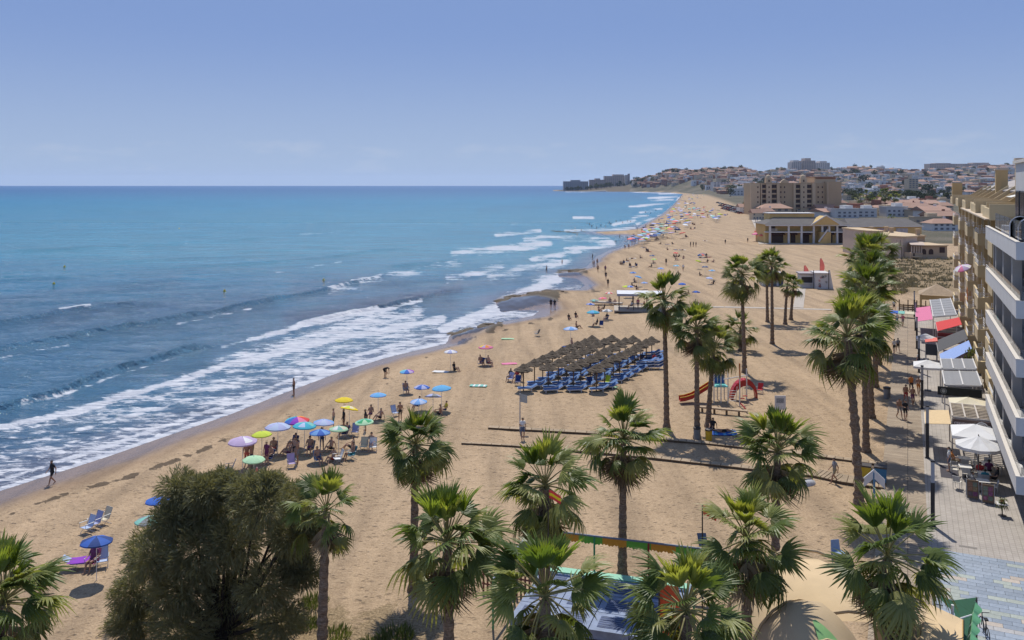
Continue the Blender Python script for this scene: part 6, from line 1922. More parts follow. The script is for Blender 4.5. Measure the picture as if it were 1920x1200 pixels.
t = louvre_pergola('terrace_pergola', 'near bay of the grey slatted terrace roof with black fascia', 2.85, 5.6, 81.2, 87.0, 2.95, 3.15, 11, M_LAV, None, 2, .46)
MB().bx(2.3, 5.6, 80.95, 81.05, 2.15, 2.85).build('fascia', mat('black_fascia', (.012, .016, .018), .6), t)
lg = MB()
for a, b in ((.24, .21), (.15, .0)):
    n = 20
    lg.add([(q * math.cos(2 * math.pi * k / n), q * math.sin(2 * math.pi * k / n), 0) for q in (a, b if b else .001) for k in range(n)], [(k, (k + 1) % n, n + (k + 1) % n, n + k) for k in range(n)])
o = lg.build('round_logo', mat('logo_grey', (.34, .36, .36), .6), t, loc=(2.75, 80.945, 2.5)); o.rotation_euler = (R(90), 0, 0)
square_parasol(4.35, 76.6, 2.7, 'cream', 'cream parasol behind the slatted wooden pergola', 2.55, .5)
t = louvre_pergola('terrace_pergola', 'wooden slatted pergola with the dark brown sign in front', 2.95, 5.45, 69.9, 74.2, 3.05, 3.05, 9, mat('pergola_wood', (.42, .35, .27), .85, .2), mat('pergola_frame', (.50, .45, .40), .6), 3, .17)
sb = MB().bx(2.98, 5.45, 69.62, 69.72, 2.05, 2.98).build('sign_board', mat('brown_sign', (.055, .030, .028), .6, .15), t)
def text(txt, size, m, parent, loc, rot):
    cu = bpy.data.curves.new('lettering', 'FONT')
    cu.body = txt; cu.size = size; cu.align_x = 'CENTER'; cu.extrude = .004
    cu.materials.append(m)
    tmp = bpy.data.objects.new('lettering', cu); col.objects.link(tmp)
    dg = bpy.context.evaluated_depsgraph_get(); dg.update()
    me = bpy.data.meshes.new_from_object(tmp.evaluated_get(dg))
    bpy.data.objects.remove(tmp)
    o = link('lettering', me)
    o.parent = parent; o.location = loc; o.rotation_euler = rot
    return o
M_LET = mat('sign_letter', (.62, .55, .58), .6)
text('CERVECERIA', .24, M_LET, sb, (3.72, 69.61, 2.62), (R(90), 0, 0))
text('MARILIN', .24, M_LET, sb, (3.72, 69.61, 2.32), (R(90), 0, 0))
lg = MB(); n = 24
for a, b in ((.43, .36), (.31, .26), (.20, .001)):
    lg.add([(q * math.cos(2 * math.pi * k / n), q * math.sin(2 * math.pi * k / n), 0) for q in (a, b) for k in range(n)], [(k, (k + 1) % n, n + (k + 1) % n, n + k) for k in range(n)])
for s in (-1, 1):
    lg.add([(s * .40, -.10, .001), (s * .62, -.16, .001), (s * .58, .16, .001), (s * .36, .22, .001)], [(0, 1, 2, 3) if s > 0 else (3, 2, 1, 0)])
o = lg.build('round_logo', mat('logo_pale', (.50, .50, .52), .6), sb, loc=(4.82, 69.61, 2.52)); o.rotation_euler = (R(90), 0, 0)
o.scale = (1, 1, 1)
awning('tan canvas awning left of the brown sign', [(1.15, 69.4, 2.45), (1.15, 73.6, 2.45), (2.85, 73.6, 2.62), (2.85, 69.4, 2.62)], 'cream', legs=[(1.2, 69.5, 2.45), (1.2, 73.5, 2.45)], m=mat('tan_canvas', (.60, .45, .26), .85, .08))
square_parasol(4.28, 68.0, 2.95, 'white', 'farther big white parasol over the cafe tables', 2.5, .6)
square_parasol(4.3, 64.9, 2.95, 'white', 'nearest big white parasol over the cafe tables', 2.5, .6, 8)
kind(st(MB().bx(2.05, 3.15, 64.9, 67.7, .096, .115), 'floor_mat', mat('dark_mat', (.055, .05, .06), .9, .2)), 'structure')
M_CAFE = mat('cafe_grey', (.42, .42, .42), .5, .1); M_CUSH = mat('cafe_cushion', (.62, .58, .50), .9, .1)
def cafe_chair(v, u, rz, label):
    t = at_street('cafe_chair', label, 'chair', v, u, .094, rz, 'cafe terrace chairs')
    MB().bx(-.22, .22, -.22, .22, .43, .47).build('seat', M_CUSH, t)
    MB().slab([(-.22, -.22, .50), (.22, -.22, .50), (.22, -.30, .88), (-.22, -.30, .88)], .03).build('backrest', M_CAFE, t)
    for x in (-.2, .2):
        for y in (-.2, .2):
            MB().tube([(x, y, 0), (x, y, .43)], .016, 5).build('leg', M_ALU, t)
        MB().tube([(x * 1.15, -.2, .66), (x * 1.15, .2, .66), (x * 1.1, .2, .43)], .018, 5).build('armrest', M_ALU, t)
def cafe_table(v, u, label, sz=.38):
    t = at_street('cafe_table', label, 'table', v, u, .094, .1, 'cafe terrace tables')
    MB().bx(-sz, sz, -sz, sz, .71, .75).build('tabletop', mat('table_white', (.64, .62, .58), .5), t)
    MB().tube([(0, 0, .02), (0, 0, .71)], .035, 6).build('leg', M_STEEL, t)
    MB().lathe([(.0, .04), (.22, .03), (.24, 0)], 10).build('foot', M_STEEL, t)
CT = [(3.55, 65.6, 'first'), (4.6, 64.6, 'second'), (3.6, 67.6, 'third'), (5.0, 66.9, 'fourth'), (4.4, 62.9, 'fifth'), (4.3, 69.0, 'sixth')]
for v, u, lb in CT[:5]:
    cafe_table(v, u, lb + ' cafe table counted from the dark mat')
    for k, (a, b, rz) in enumerate(((-.62, 0, R(-90)), (.62, 0, R(90)), (0, -.62, 0), (0, .62, R(180)))):
        if (k + int(u * 10)) % 4 == 3:
            continue
        cafe_chair(v + a, u + b, rz + rnd.uniform(-.2, .2), ['left hand', 'right hand', 'near', 'far'][k] + ' chair at the ' + lb + ' cafe table')
for v, u, rz, tp, bt, lb in [(4.6, 63.98, 0, 'teal', 'denim', 'diner in a teal shirt seen from behind under the nearest parasol'), (4.4, 65.15, 3.1, 'red', 'navy', 'red haired diner at the second cafe table'), (5.2, 64.6, 1.6, 'black', 'black', 'diner in black at the right of the second table'),
                             (3.0, 67.6, -1.5, 'orange', 'khaki', 'diner in orange at the third table'), (4.0, 62.9, -1.5, 'grey', 'navy', 'diner in grey behind the menu boards'), (5.0, 66.3, 0, 'plum', 'black', 'diner in plum at the fourth table')]:
    person(S(v=v, u=u, z=.10), 'sit', STREET + rz, lb, tp, bt, False)
person(S(v=2.6, u=66.4, z=.10), 'stand', STREET + 1.6, 'waiter in a pale blue shirt and cap beside the dark mat', 'white', 'denim')
def menu_board(v, u, rz, label, cols_):
    t = at_street('menu_board', label, 'menu board', v, u, .094, rz, 'menu boards')
    for s in (-1, 1):
        o = MB().slab([(-.33, .22 * s, .12), (.33, .22 * s, .12), (.33, .03 * s, 1.15), (-.33, .03 * s, 1.15)], .03)
        o.build('panel', mat('menu_panel', (.20, .13, .08), .6, .2), t)
    rr = random.Random(int(u * 10))
    for k in range(6):
        x, z = -.26 + .27 * (k % 2), .25 + .28 * (k // 2)
        y = -.22 + .19 * (z - .12) / 1.03 - .036
        MB().slab([(x, y, z), (x + .24, y, z), (x + .24, y + .045, z + .24), (x, y + .045, z + .24)], .004).build('dish_picture', mat('dish_' + str(rr.randint(0, 5)), (rr.uniform(.1, .4), rr.uniform(.08, .26), rr.uniform(.03, .2)), .6, .5, 9), t)
    for x in (-.34, .34):
        for s in (-1, 1):
            MB().bar((x, .25 * s, 0), (x, .02 * s, 1.2), .035).build('leg', M_ALU, t)
menu_board(3.72, 61.3, R(4), 'left menu board with yellow dish pictures before the cafe', ['yellow', 'cream', 'coral', 'white'])
menu_board(4.55, 60.8, R(-4), 'right menu board with blue picture before the cafe', ['blue', 'white', 'coral', 'navy'])
cafe_chair(2.95, 62.9, R(-20), 'white chair standing alone left of the menu boards')
cafe_table(5.15, 58.9, 'small white table with a potted plant under the balcony corner', .3)
t = at_street('potted_plant', 'potted plant hanging over the small white table at the balcony corner', 'plant', 5.15, 58.9, .85)
MB().lathe([(.08, 0), (.13, .18), (.11, .18)], 9).build('pot', mat('terracotta', (.36, .15, .08), .8), t)
pm = MB(); rr = random.Random(4)
for k in range(90):
    a = rr.uniform(0, 6.28); q = Vector((math.cos(a), math.sin(a), 0))
    e = q * rr.uniform(.15, .42) + Vector((0, 0, rr.uniform(-.5, .35)))
    sd = q.cross(Vector((0, 0, 1))) * .03
    pm.add([Vector((0, 0, .16)) + q * .05, e * .6 + sd + Vector((0, 0, .15)), e, e * .6 - sd + Vector((0, 0, .15))], [(0, 1, 2, 3)])
pm.build('foliage', M_WEED, t)
# planter box bush between awnings
t = at_street('potted_plant', 'small green bush at the ochre wall behind the blue awning', 'plant', 5.6, 94.5, 3.0)
pm = MB()
for k in range(160):
    a = rr.uniform(0, 6.28); el = rr.uniform(-.6, 1.4); q = Vector((math.cos(a) * math.cos(el), math.sin(a) * math.cos(el), math.sin(el) * 1.5)) * rr.uniform(.2, .7)
    sd = Vector((rr.uniform(-1, 1), rr.uniform(-1, 1), rr.uniform(-1, 1))).normalized() * .09
    pm.add([q - sd, q + Vector((0, 0, .16)), q + sd, q - Vector((0, 0, .12))], [(0, 1, 2, 3)])
pm.build('foliage', M_WEED, t)
MB().bx(-.3, .3, -.3, .3, -.9, -.3).build('pot', mat('terracotta', (.36, .15, .08)), t)
# ---- people on the boardwalk ----
def UV(px, py):
    return P0(px, py, .10)
for x, y, po, rz, tp, bt, tn, lb in [(1686, 784, 'walk', 3.6, 'skin', 'grey', True, 'bare chested man in grey shorts walking towards the camera, front left'), (1697, 788, 'walk2', 3.5, 'black', 'black', False, 'person in a long black dress walking towards the camera, front right'),
                                     (1698, 756, 'walk', 3.5, 'skin', 'red', True, 'bare chested walker in red shorts behind the front pair'), (1711, 760, 'walk2', 3.6, 'skin', 'plum', True, 'walker in plum shorts beside the one in red shorts'), (1708, 737, 'walk', 3.5, 'orange', 'black', True, 'walker in an orange top on the boardwalk'),
                                     (1722, 740, 'walk2', 3.5, 'skin', 'orange', True, 'walker in orange swimwear next to the lamp post'), (1677, 663, 'walk2', .4, 'white', 'black', False, 'left one of a couple in white tops walking away'), (1684, 661, 'walk', .4, 'grey', 'black', False, 'right one of a couple in dark trousers walking away'),
                                     (1682, 610, 'walk', .4, 'white', 'blue', False, 'person in a pale blue skirt far along the boardwalk'), (1693, 612, 'walk2', .4, 'pink', 'grey', False, 'person in a pink top far along the boardwalk'), (1676, 583, 'walk', 3.5, 'white', 'black', False, 'far person at the head of the boardwalk'), (1722, 690, 'stand', 1.0, 'white', 'navy', False, 'person in white half hidden by the fourth lamp post')]:
    person(UV(x, y), po, STREET + rz + math.pi * 0, lb, tp, bt, tn)
# ---- recycling bins with arrow sign ----
def recycling(px, py, m, label):
    t = thing('recycling_bin', label, 'bin', P0(px, py), STREET, 'recycling bins')
    MB().box((0, 0, .55), (.7, .6, 1.0), taper=1.08).build('body', m, t)
    MB().bx(-.40, .40, -.35, .35, 1.06, 1.16).build('lid', M_STEEL, t)
    for x in (-.3, .3):
        MB().bx(x - .06, x + .06, -.3, .3, 0, .05).build('foot', M_STEEL, t)
recycling(1622, 903, mat('bin_yellow', (.50, .36, .03), .5, .1), 'yellow recycling bin right of the shaggy palm trunk')
recycling(1651, 906, mat('bin_blue', (.03, .16, .32), .5, .1), 'blue recycling bin behind the arrow shaped sign')
t = thing('arrow_sign', 'white arrow shaped sign on a blue post by the recycling bins', 'sign', P0(1639, 938), STREET + R(10))
hh = (938 - 880) / (938 - HY) * H
MB().tube([(0, 0, 0), (0, 0, hh - .2)], .07, 8).build('post', mat('sign_blue', (.10, .25, .42), .5), t)
ar = MB()
for s in (-1, 1):
    ar.slab([(0, 0, hh), (.62 * s, -.12, hh - .55), (.62 * s, -.12, hh - 1.15), (0, 0, hh - .55)], .06)
ar.build('arrow_panel', mat('arrow_white', (.70, .72, .75), .5, .06), t)
# ---- fence and gazebo at the far end ----
t = at_street('timber_fence', 'low timber fence closing off the dune at the far end', 'fence', 0, 0)
for k in range(9):
    v = -1.2 + k * .62
    MB().bar((v, 146.5, 0), (v, 146.5, 2.0 if k % 2 == 0 else 1.3), .16).build('post', M_WOOD, t)
for z in (.45, .75, 1.05):
    MB().bx(-1.2, 3.8, 146.42, 146.47, z, z + .2).build('board', M_WOOD, t)
t = at_street('gazebo', 'small tan pyramid roofed gazebo at the end of the promenade', 'gazebo', 4.2, 151)
MB().add([(-2.6, -2.6, 2.7), (2.6, -2.6, 2.7), (2.6, 2.6, 2.7), (-2.6, 2.6, 2.7), (0, 0, 4.2)], [(0, 1, 4), (1, 2, 4), (2, 3, 4), (3, 0, 4), (3, 2, 1, 0)]).build('roof', mat('gazebo_tile', (.36, .27, .18), .9, .2, 2, .3), t)
for x in (-2.3, 2.3):
    for y in (-2.3, 2.3):
        MB().bar((x, y, 0), (x, y, 2.7), .25).build('post', M_OC, t)
MB().bx(-2.3, 2.3, -2.4, -2.3, 1.9, 2.6).build('beam', M_OC, t)
# bench with blue and ochre stall at the boardwalk head
t = thing('market_stall', 'low stall with blue and ochre cloths at the head of the boardwalk', 'stall', P0(1690, 596), STREET)
for i, (k, x0, x1) in enumerate((('royal', -2.0, -.4), ('sea', -.4, .5), ('cream', .5, 1.9))):
    MB().slab([(x0, -.8, .75), (x1 - .05, -.8, .75), (x1 - .05, .6, .95), (x0, .6, .95)], .05).build('cloth', cloth(k), t)
for x in (-1.9, 0, 1.8):
    for y in (-.7, .5):
        MB().bar((x, y, 0), (x, y, .7), .06).build('leg', M_WOOD, t)
# ================================================================ play court, tents and small things at the bottom of the picture
def court():
    A, B, C_ = Vector((1.05, 43.9, 0)), Vector((9.2, 41.5, 0)), Vector((-.85, 38.3, 0))
    t = thing('play_court', 'fenced trampoline court with green and orange scalloped valance', 'play court', (0, 0, 0))
    Dd = B + (C_ - A)
    top = 2.25
    MC = [mat('paint_green', (.06, .28, .12), .5), mat('paint_red', (.34, .03, .03), .5)]
    def side(a, b, n, k0, mcols):
        d = (b - a) / n
        for k in range(n):
            p, q = a + d * k, a + d * (k + 1)
            mb = MB()
            ns = 7
            vs = []
            for s in range(ns * 2 + 1):
                w_ = p.lerp(q, s / (ns * 2))
                vs += [w_ + Vector((0, 0, top)), w_ + Vector((0, 0, top - .40 + (.07 if s % 2 else 0) + .03 * math.sin(s)))]
            mb.add(vs, [(i * 2, i * 2 + 1, i * 2 + 3, i * 2 + 2) for i in range(ns * 2)])
            mb.build('valance', mcols[(k + k0) % 2], t)
        MB().bar(a + Vector((0, 0, top + .03)), b + Vector((0, 0, top + .03)), .07).build('top_rail', mat('rail_blue_grey', (.16, .19, .25), .5), t)
    V = [mat('valance_green', (.16, .42, .05), .85), mat('valance_orange', (.72, .29, .03), .85)]
    side(A, B, 7, 0, V)
    side(C_, A, 6, 0, [V[0], mat('valance_sand', (.34, .25, .15), .85)])
    side(B, Dd, 5, 0, V)
    for i, f in enumerate((0, .38, .70, 1.0)):
        p = A.lerp(B, f)
        MB().tube([p, p + Vector((0, 0, top))], .05, 7).build('post', MC[(i + 1) % 2 if i else 0], t)
    for p in (C_, Dd, C_.lerp(A, .5), Dd.lerp(B, .5)):
        MB().tube([p, p + Vector((0, 0, top))], .05, 7).build('post', MC[0], t)
    # floor with mint border and trampoline beds
    e1, e2 = (B - A).normalized(), (C_ - A).normalized()
    W_, L_ = (B - A).length, (C_ - A).length
    def Q(a, b, z):
        return A + e1 * a + e2 * b + Vector((0, 0, z))
    def plate(a0, a1, b0, b1, z, th, m, name):
        MB().slab([Q(a0, b0, z), Q(a1, b0, z), Q(a1, b1, z), Q(a0, b1, z)][::-1], th).build(name, m, t)
    M_MINT = mat('mint_pad', (.25, .52, .36), .6, .1)
    M_PADB = mat('blue_pad', (.20, .25, .36), .6, .25, 3, .5, 5)
    plate(.25, W_ - .25, .1, .65, .55, .5, M_MINT, 'edge_pad')
    M_NET = mat('trampoline_bed', (.04, .065, .15), .6, .3, 6)
    na, nb = 4, 3
    wa, lb_ = (W_ - 1.3) / na, (L_ - 1.0) / nb
    for i in range(na):
        for j in range(nb):
            a0, b0 = .65 + i * wa, .7 + j * lb_
            plate(a0 + .02, a0 + wa - .02, b0 + .02, b0 + lb_ - .02, .50, .4, M_PADB, 'trampoline_pad')
            plate(a0 + .32, a0 + wa - .32, b0 + .32, b0 + lb_ - .32, .515, .01, M_NET, 'trampoline_bed')
            for s in range(5):
                bb = b0 + .45 + (lb_ - .9) * s / 4
                MB().bar(Q(a0 + .36, bb, .525), Q(a0 + wa - .36, bb, .525), .03, .008).build('bed_stripe', M_PADB, t)
court()
t = thing('red_banner', 'red and orange feather banner beside the lowest right palm', 'banner', D(1236, 1110, 27) * 1.0)
t.location.z = 0
hz = D(1236, 1095, 27).z
MB().tube([(0, 0, 0), (0, 0, hz), (.25, 0, hz + .3)], .03, 5).build('pole', M_STEEL, t)
vs = []
for i in range(8):
    k = i / 7
    vs += [(.02 + .12 * k * 0, .02, hz - 2.0 * (1 - k) * .9), (.35 + .42 * math.sin(math.pi * (.2 + .6 * (1 - k))), .05 * math.sin(i), hz - 2.0 * (1 - k) - .1)]
MB().add(vs, [(i * 2, i * 2 + 1, i * 2 + 3, i * 2 + 2) for i in range(7)]).build('flag', mat('banner_red', (.70, .10, .03), .8), t)
def small_flag(px, py, Y, label, s=.5):
    p = D(px, py, Y)
    t = thing('small_flag', label, 'flag', (p.x, p.y, 0))
    MB().tube([(0, 0, 0), (0, 0, p.z + s * .5)], .025, 5).build('pole', M_STEEL, t)
    for i, k in enumerate(('red', 'yellow', 'red')):
        zt = p.z + s * .5 - s * .33 * i
        vs = []
        for j in range(5):
            vs += [(.03 + s * .35 * j, .06 * math.sin(j * 1.4), zt - .06 * j), (.03 + s * .35 * j, .06 * math.sin(j * 1.4), zt - s * .33 - .06 * j)]
        MB().add(vs, [(j * 2, j * 2 + 1, j * 2 + 3, j * 2 + 2) for j in range(4)]).build('flag_stripe', cloth(k), t)
small_flag(1028, 926, 34.5, 'crumpled yellow and red flag in front of the flag palm crown', .34)
small_flag(1317, 956, 31.5, 'small yellow and red flag left of the solar panel palm', .34)
t = thing('solar_lamp', 'small dark solar panel lamp on a thin pole beside the court corner', 'solar lamp', (D(1317, 1012, 38).x, 38, 0))
zz_ = D(1317, 1012, 38).z
MB().tube([(0, 0, 0), (0, 0, zz_ - .05)], .035, 6).build('pole', M_STEEL, t)
MB().slab([(-.2, -.22, zz_ - .18), (.2, -.22, zz_ - .18), (.2, .2, zz_ + .22), (-.2, .2, zz_ + .22)], .03).build('panel', mat('solar_cell', (.03, .045, .08), .2, .1, 12), t)
# ---- beige tents ----
M_TENT = mat('beige_tent', (.58, .43, .25), .85, .10, .8, .1, 6, dirt=.06)
M_TENT2 = mat('tan_tent', (.46, .35, .22), .85, .10, .8, dirt=.08)
M_TGRN = mat('tent_green', (.22, .42, .16), .85, .1)
def big_tent():
    t = thing('tent', 'large beige party tent with curved ridges and green corner patches at the bottom right', 'tent', (0, 0, 0))
    P = lambda px, py, Y: D(px, py, Y)
    def dome(cx, Y, wd, dp, zt, zb, m, nm, nseg=10):
        # barrel of cloth: ridge along the depth, sagging panels
        mb = MB()
        nx, ny = 14, 6
        vs = []
        for j in range(ny + 1):
            for i in range(nx + 1):
                a = math.pi * i / nx
                x = cx - math.cos(a) * wd / 2
                y = Y - dp / 2 + dp * j / ny
                z = zb + (zt - zb) * (math.sin(a) ** .8) * (1 - .10 * abs(j / ny - .5) ** 2 * 4) - .05 * (i % 2)
                vs.append((x, y, z))
        mb.add(vs, [(j * (nx + 1) + i, j * (nx + 1) + i + 1, (j + 1) * (nx + 1) + i + 1, (j + 1) * (nx + 1) + i) for j in range(ny) for i in range(nx)])
        return mb.build(nm, m, t, True)
    c = P(1560, 1110, 31)
    o = dome(c.x, 32.0, 6.2, 5.0, c.z + .2, 1.0, M_TENT, 'roof')
    for s in (-1, 1):
        MB().tube([(c.x - math.cos(math.pi * i / 14) * 3.12, 32.0 + 2.5 * s, 1.0 + (c.z - .95) * (math.sin(math.pi * i / 14) ** .8)) for i in range(15)], .06, 6).build('hoop', M_TENT2, t)
    c2 = P(1530, 1150, 27.6)
    o2 = dome(c2.x + .1, 28.2, 4.2, 2.6, c2.z, .8, M_TENT2, 'porch')
    g = P(1555, 1143, 26.8)
    gp = []
    for j in range(4):
        for i in range(5):
            a = math.pi * (.46 + .10 * i / 4 * (1 - .28 * j))
            gp.append((c2.x + .1 - math.cos(a) * 2.13, 28.2 - 1.34 + .20 * j, .8 + (c2.z + .035 - .8) * (math.sin(a) ** .8) * (1 - .40 * abs(j * .077 - .5) ** 2)))
    MB().add(gp, [(j * 5 + i, j * 5 + i + 1, j * 5 + i + 6, j * 5 + i + 5) for j in range(3) for i in range(4)]).build('green_patch', M_TGRN, t, True)
    for s in (-1.3, 1.3):
        MB().tube([(c2.x + .1 - math.cos(math.pi * i / 14) * 2.12, 28.2 + s, .8 + (c2.z - .78) * (math.sin(math.pi * i / 14) ** .8) * .905) for i in range(15)], .05, 6).build('hoop', M_TENT, t)
    for x in (c.x - 3.0, c.x + 3.0):
        for y in (29.6, 34.4):
            MB().tube([(x, y, 0), (x, y, 1.1)], .05, 6).build('post', M_STEEL, t)
big_tent()
def side_tent():
    t = thing('tent', 'smaller beige tent with ridge pole partly behind the lower right palm', 'tent', (0, 0, 0))
    a, b, c, d = D(1742, 1132, 29), D(1806, 1162, 28), D(1806, 1215, 25.5), D(1720, 1215, 25.5)
    MB().slab([a, b, c, d][::-1], .04).build('roof', M_TENT, t)
    e = D(1690, 1160, 29.5)
    MB().slab([a, d, D(1660, 1215, 26), e][::-1], .04).build('roof', M_TENT2, t)
    MB().slab([b, c, Vector((c.x, c.y, .8)), Vector((b.x, b.y, .8))], .03).build('side_wall', mat('tent_ochre', (.42, .27, .09), .85), t)
    MB().tube([D(1786, 1152, 28.6), D(1786, 1134, 28.6)], .05, 6).build('finial', M_FRW, t)
    for p in (a, b, c, d):
        MB().tube([(p.x, p.y, 0), p], .04, 6).build('post', M_STEEL, t)
side_tent()
def green_canopy():
    t = thing('shade_canopy', 'dark green shade canopy with scalloped light green edge at the lower right', 'canopy', (0, 0, 0))
    mg, ml = mat('green_net', (.018, .085, .040), .8, .15), mat('green_scallop', (.10, .30, .15), .75, .12)
    p = [D(1752, 1112, 31), D(1785, 1126, 31.5), D(1831, 1120, 32), D(1822, 1150, 31), D(1809, 1215, 26.5), D(1800, 1215, 26.5), D(1790, 1150, 30)]
    mb = MB().add(p, [(0, 1, 6), (1, 2, 3, 6), (6, 3, 4, 5)])
    mb.build('net', mg, t)
    for k in range(5):
        a = D(1829 - 2.5 * k, 1128 + 19 * k, 31.8 - k); b = D(1826 - 2.5 * k, 1147 + 19 * k, 30.8 - k)
        mb = MB(); vs = []
        for i in range(7):
            q = a.lerp(b, i / 6)
            vs += [q, q + Vector((-.28, -.05, -.35 - .22 * math.sin(math.pi * i / 6))), q + Vector((.10 + .18 * math.sin(math.pi * i / 6), 0, -.15))]
        mb.add(vs, [(i * 3, i * 3 + 1, i * 3 + 4, i * 3 + 3) for i in range(6)] + [(i * 3, i * 3 + 3, i * 3 + 5, i * 3 + 2) for i in range(6)])
        mb.build('scallop', ml, t)
    for q in (p[0], p[2], p[4]):
        MB().tube([(q.x, q.y, 0), q], .04, 6).build('post', M_STEEL, t)
    MB().tube([D(1800, 1160, 29.6), D(1822, 1153, 30.8)], .03, 6).build('guy_arm', M_FRW, t)
green_canopy()
t = thing('bicycle', 'dark bicycle parked on the blue plaza right of the green canopy', 'bicycle', P0(1846, 1196), R(75))
M_TY = mat('tyre', (.02, .02, .02))
for x in (-.5, .5):
    w_ = MB(); n = 20
    w_.tube([(x + .33 * math.cos(2 * math.pi * k / n), 0, .34 + .33 * math.sin(2 * math.pi * k / n)) for k in range(n + 1)], .02, 5)
    w_.build('wheel', M_TY, t)
fr = MB()
for a, b in (((-.5, .34), (-.1, .30)), ((-.1, .30), (.38, .80)), ((-.5, .34), (-.22, .80)), ((-.22, .80), (.38, .80)), ((-.1, .30), (-.25, .92)), ((.5, .34), (.36, .95))):
    fr.tube([(a[0], 0, a[1]), (b[0], 0, b[1])], .018, 6)
fr.build('frame', M_LAMPD, t)
MB().bx(-.38, -.14, -.07, .07, .92, .97).build('saddle', M_TY, t)
MB().tube([(.30, -.28, 1.0), (.36, 0, .95), (.30, .28, 1.0)], .016, 6).build('handlebar', M_LAMPD, t)
# pedal boat on the sand, lower right of the palm
t = thing('pedal_boat', 'upturned pale boat hull on the sand left of the recycling bins', 'boat', P0(1512, 908), R(20))
MB().lathe([(.02, .55), (.45, .5), (.75, .3), (.85, 0)], 14).build('hull', mat('hull_white', (.50, .50, .52), .5, .15), t, True).scale = (.85, .5, .6)
MB().bx(-.5, .5, -.05, .05, .31, .36).build('keel', M_STEEL, t)
t = thing('stacked_chairs', 'stack of blue and white chairs beside the lower right palm', 'chair stack', P0(1572, 1068), R(12))
for k in range(5):
    MB().slab([(-.25, -.22, .42 + .12 * k), (.25, -.22, .42 + .12 * k), (.25, .22, .45 + .12 * k), (-.25, .22, .45 + .12 * k)], .03).build('seat', M_PLAS if k % 2 else mat('chair_blue_grey', (.22, .30, .44), .5), t)
    MB().slab([(-.25, .22, .45 + .12 * k), (.25, .22, .45 + .12 * k), (.23, .32, .95 + .12 * k), (-.23, .32, .95 + .12 * k)], .03).build('backrest', M_PLAS if k % 2 else mat('chair_blue_grey', (.22, .30, .44), .5), t)
for x in (-.22, .22):
    for y in (-.2, .2):
        MB().tube([(x, y, 0), (x, y, .42)], .02, 5).build('leg', M_PLAS, t)
t = thing('timber_fence', 'short red brown picket fence left of the play court', 'fence', D(905, 1085, 42), R(-22))
t.location.z = 0
for k in range(12):
    MB().bx(.22 * k, .22 * k + .09, -.02, .02, 0, 1.1).build('picket', mat('picket_red', (.22, .09, .06), .8, .2), t)
for z in (.3, .85):
    MB().bx(-.05, 2.6, .022, .05, z, z + .08).build('rail', mat('picket_red', (.22, .09, .06)), t)
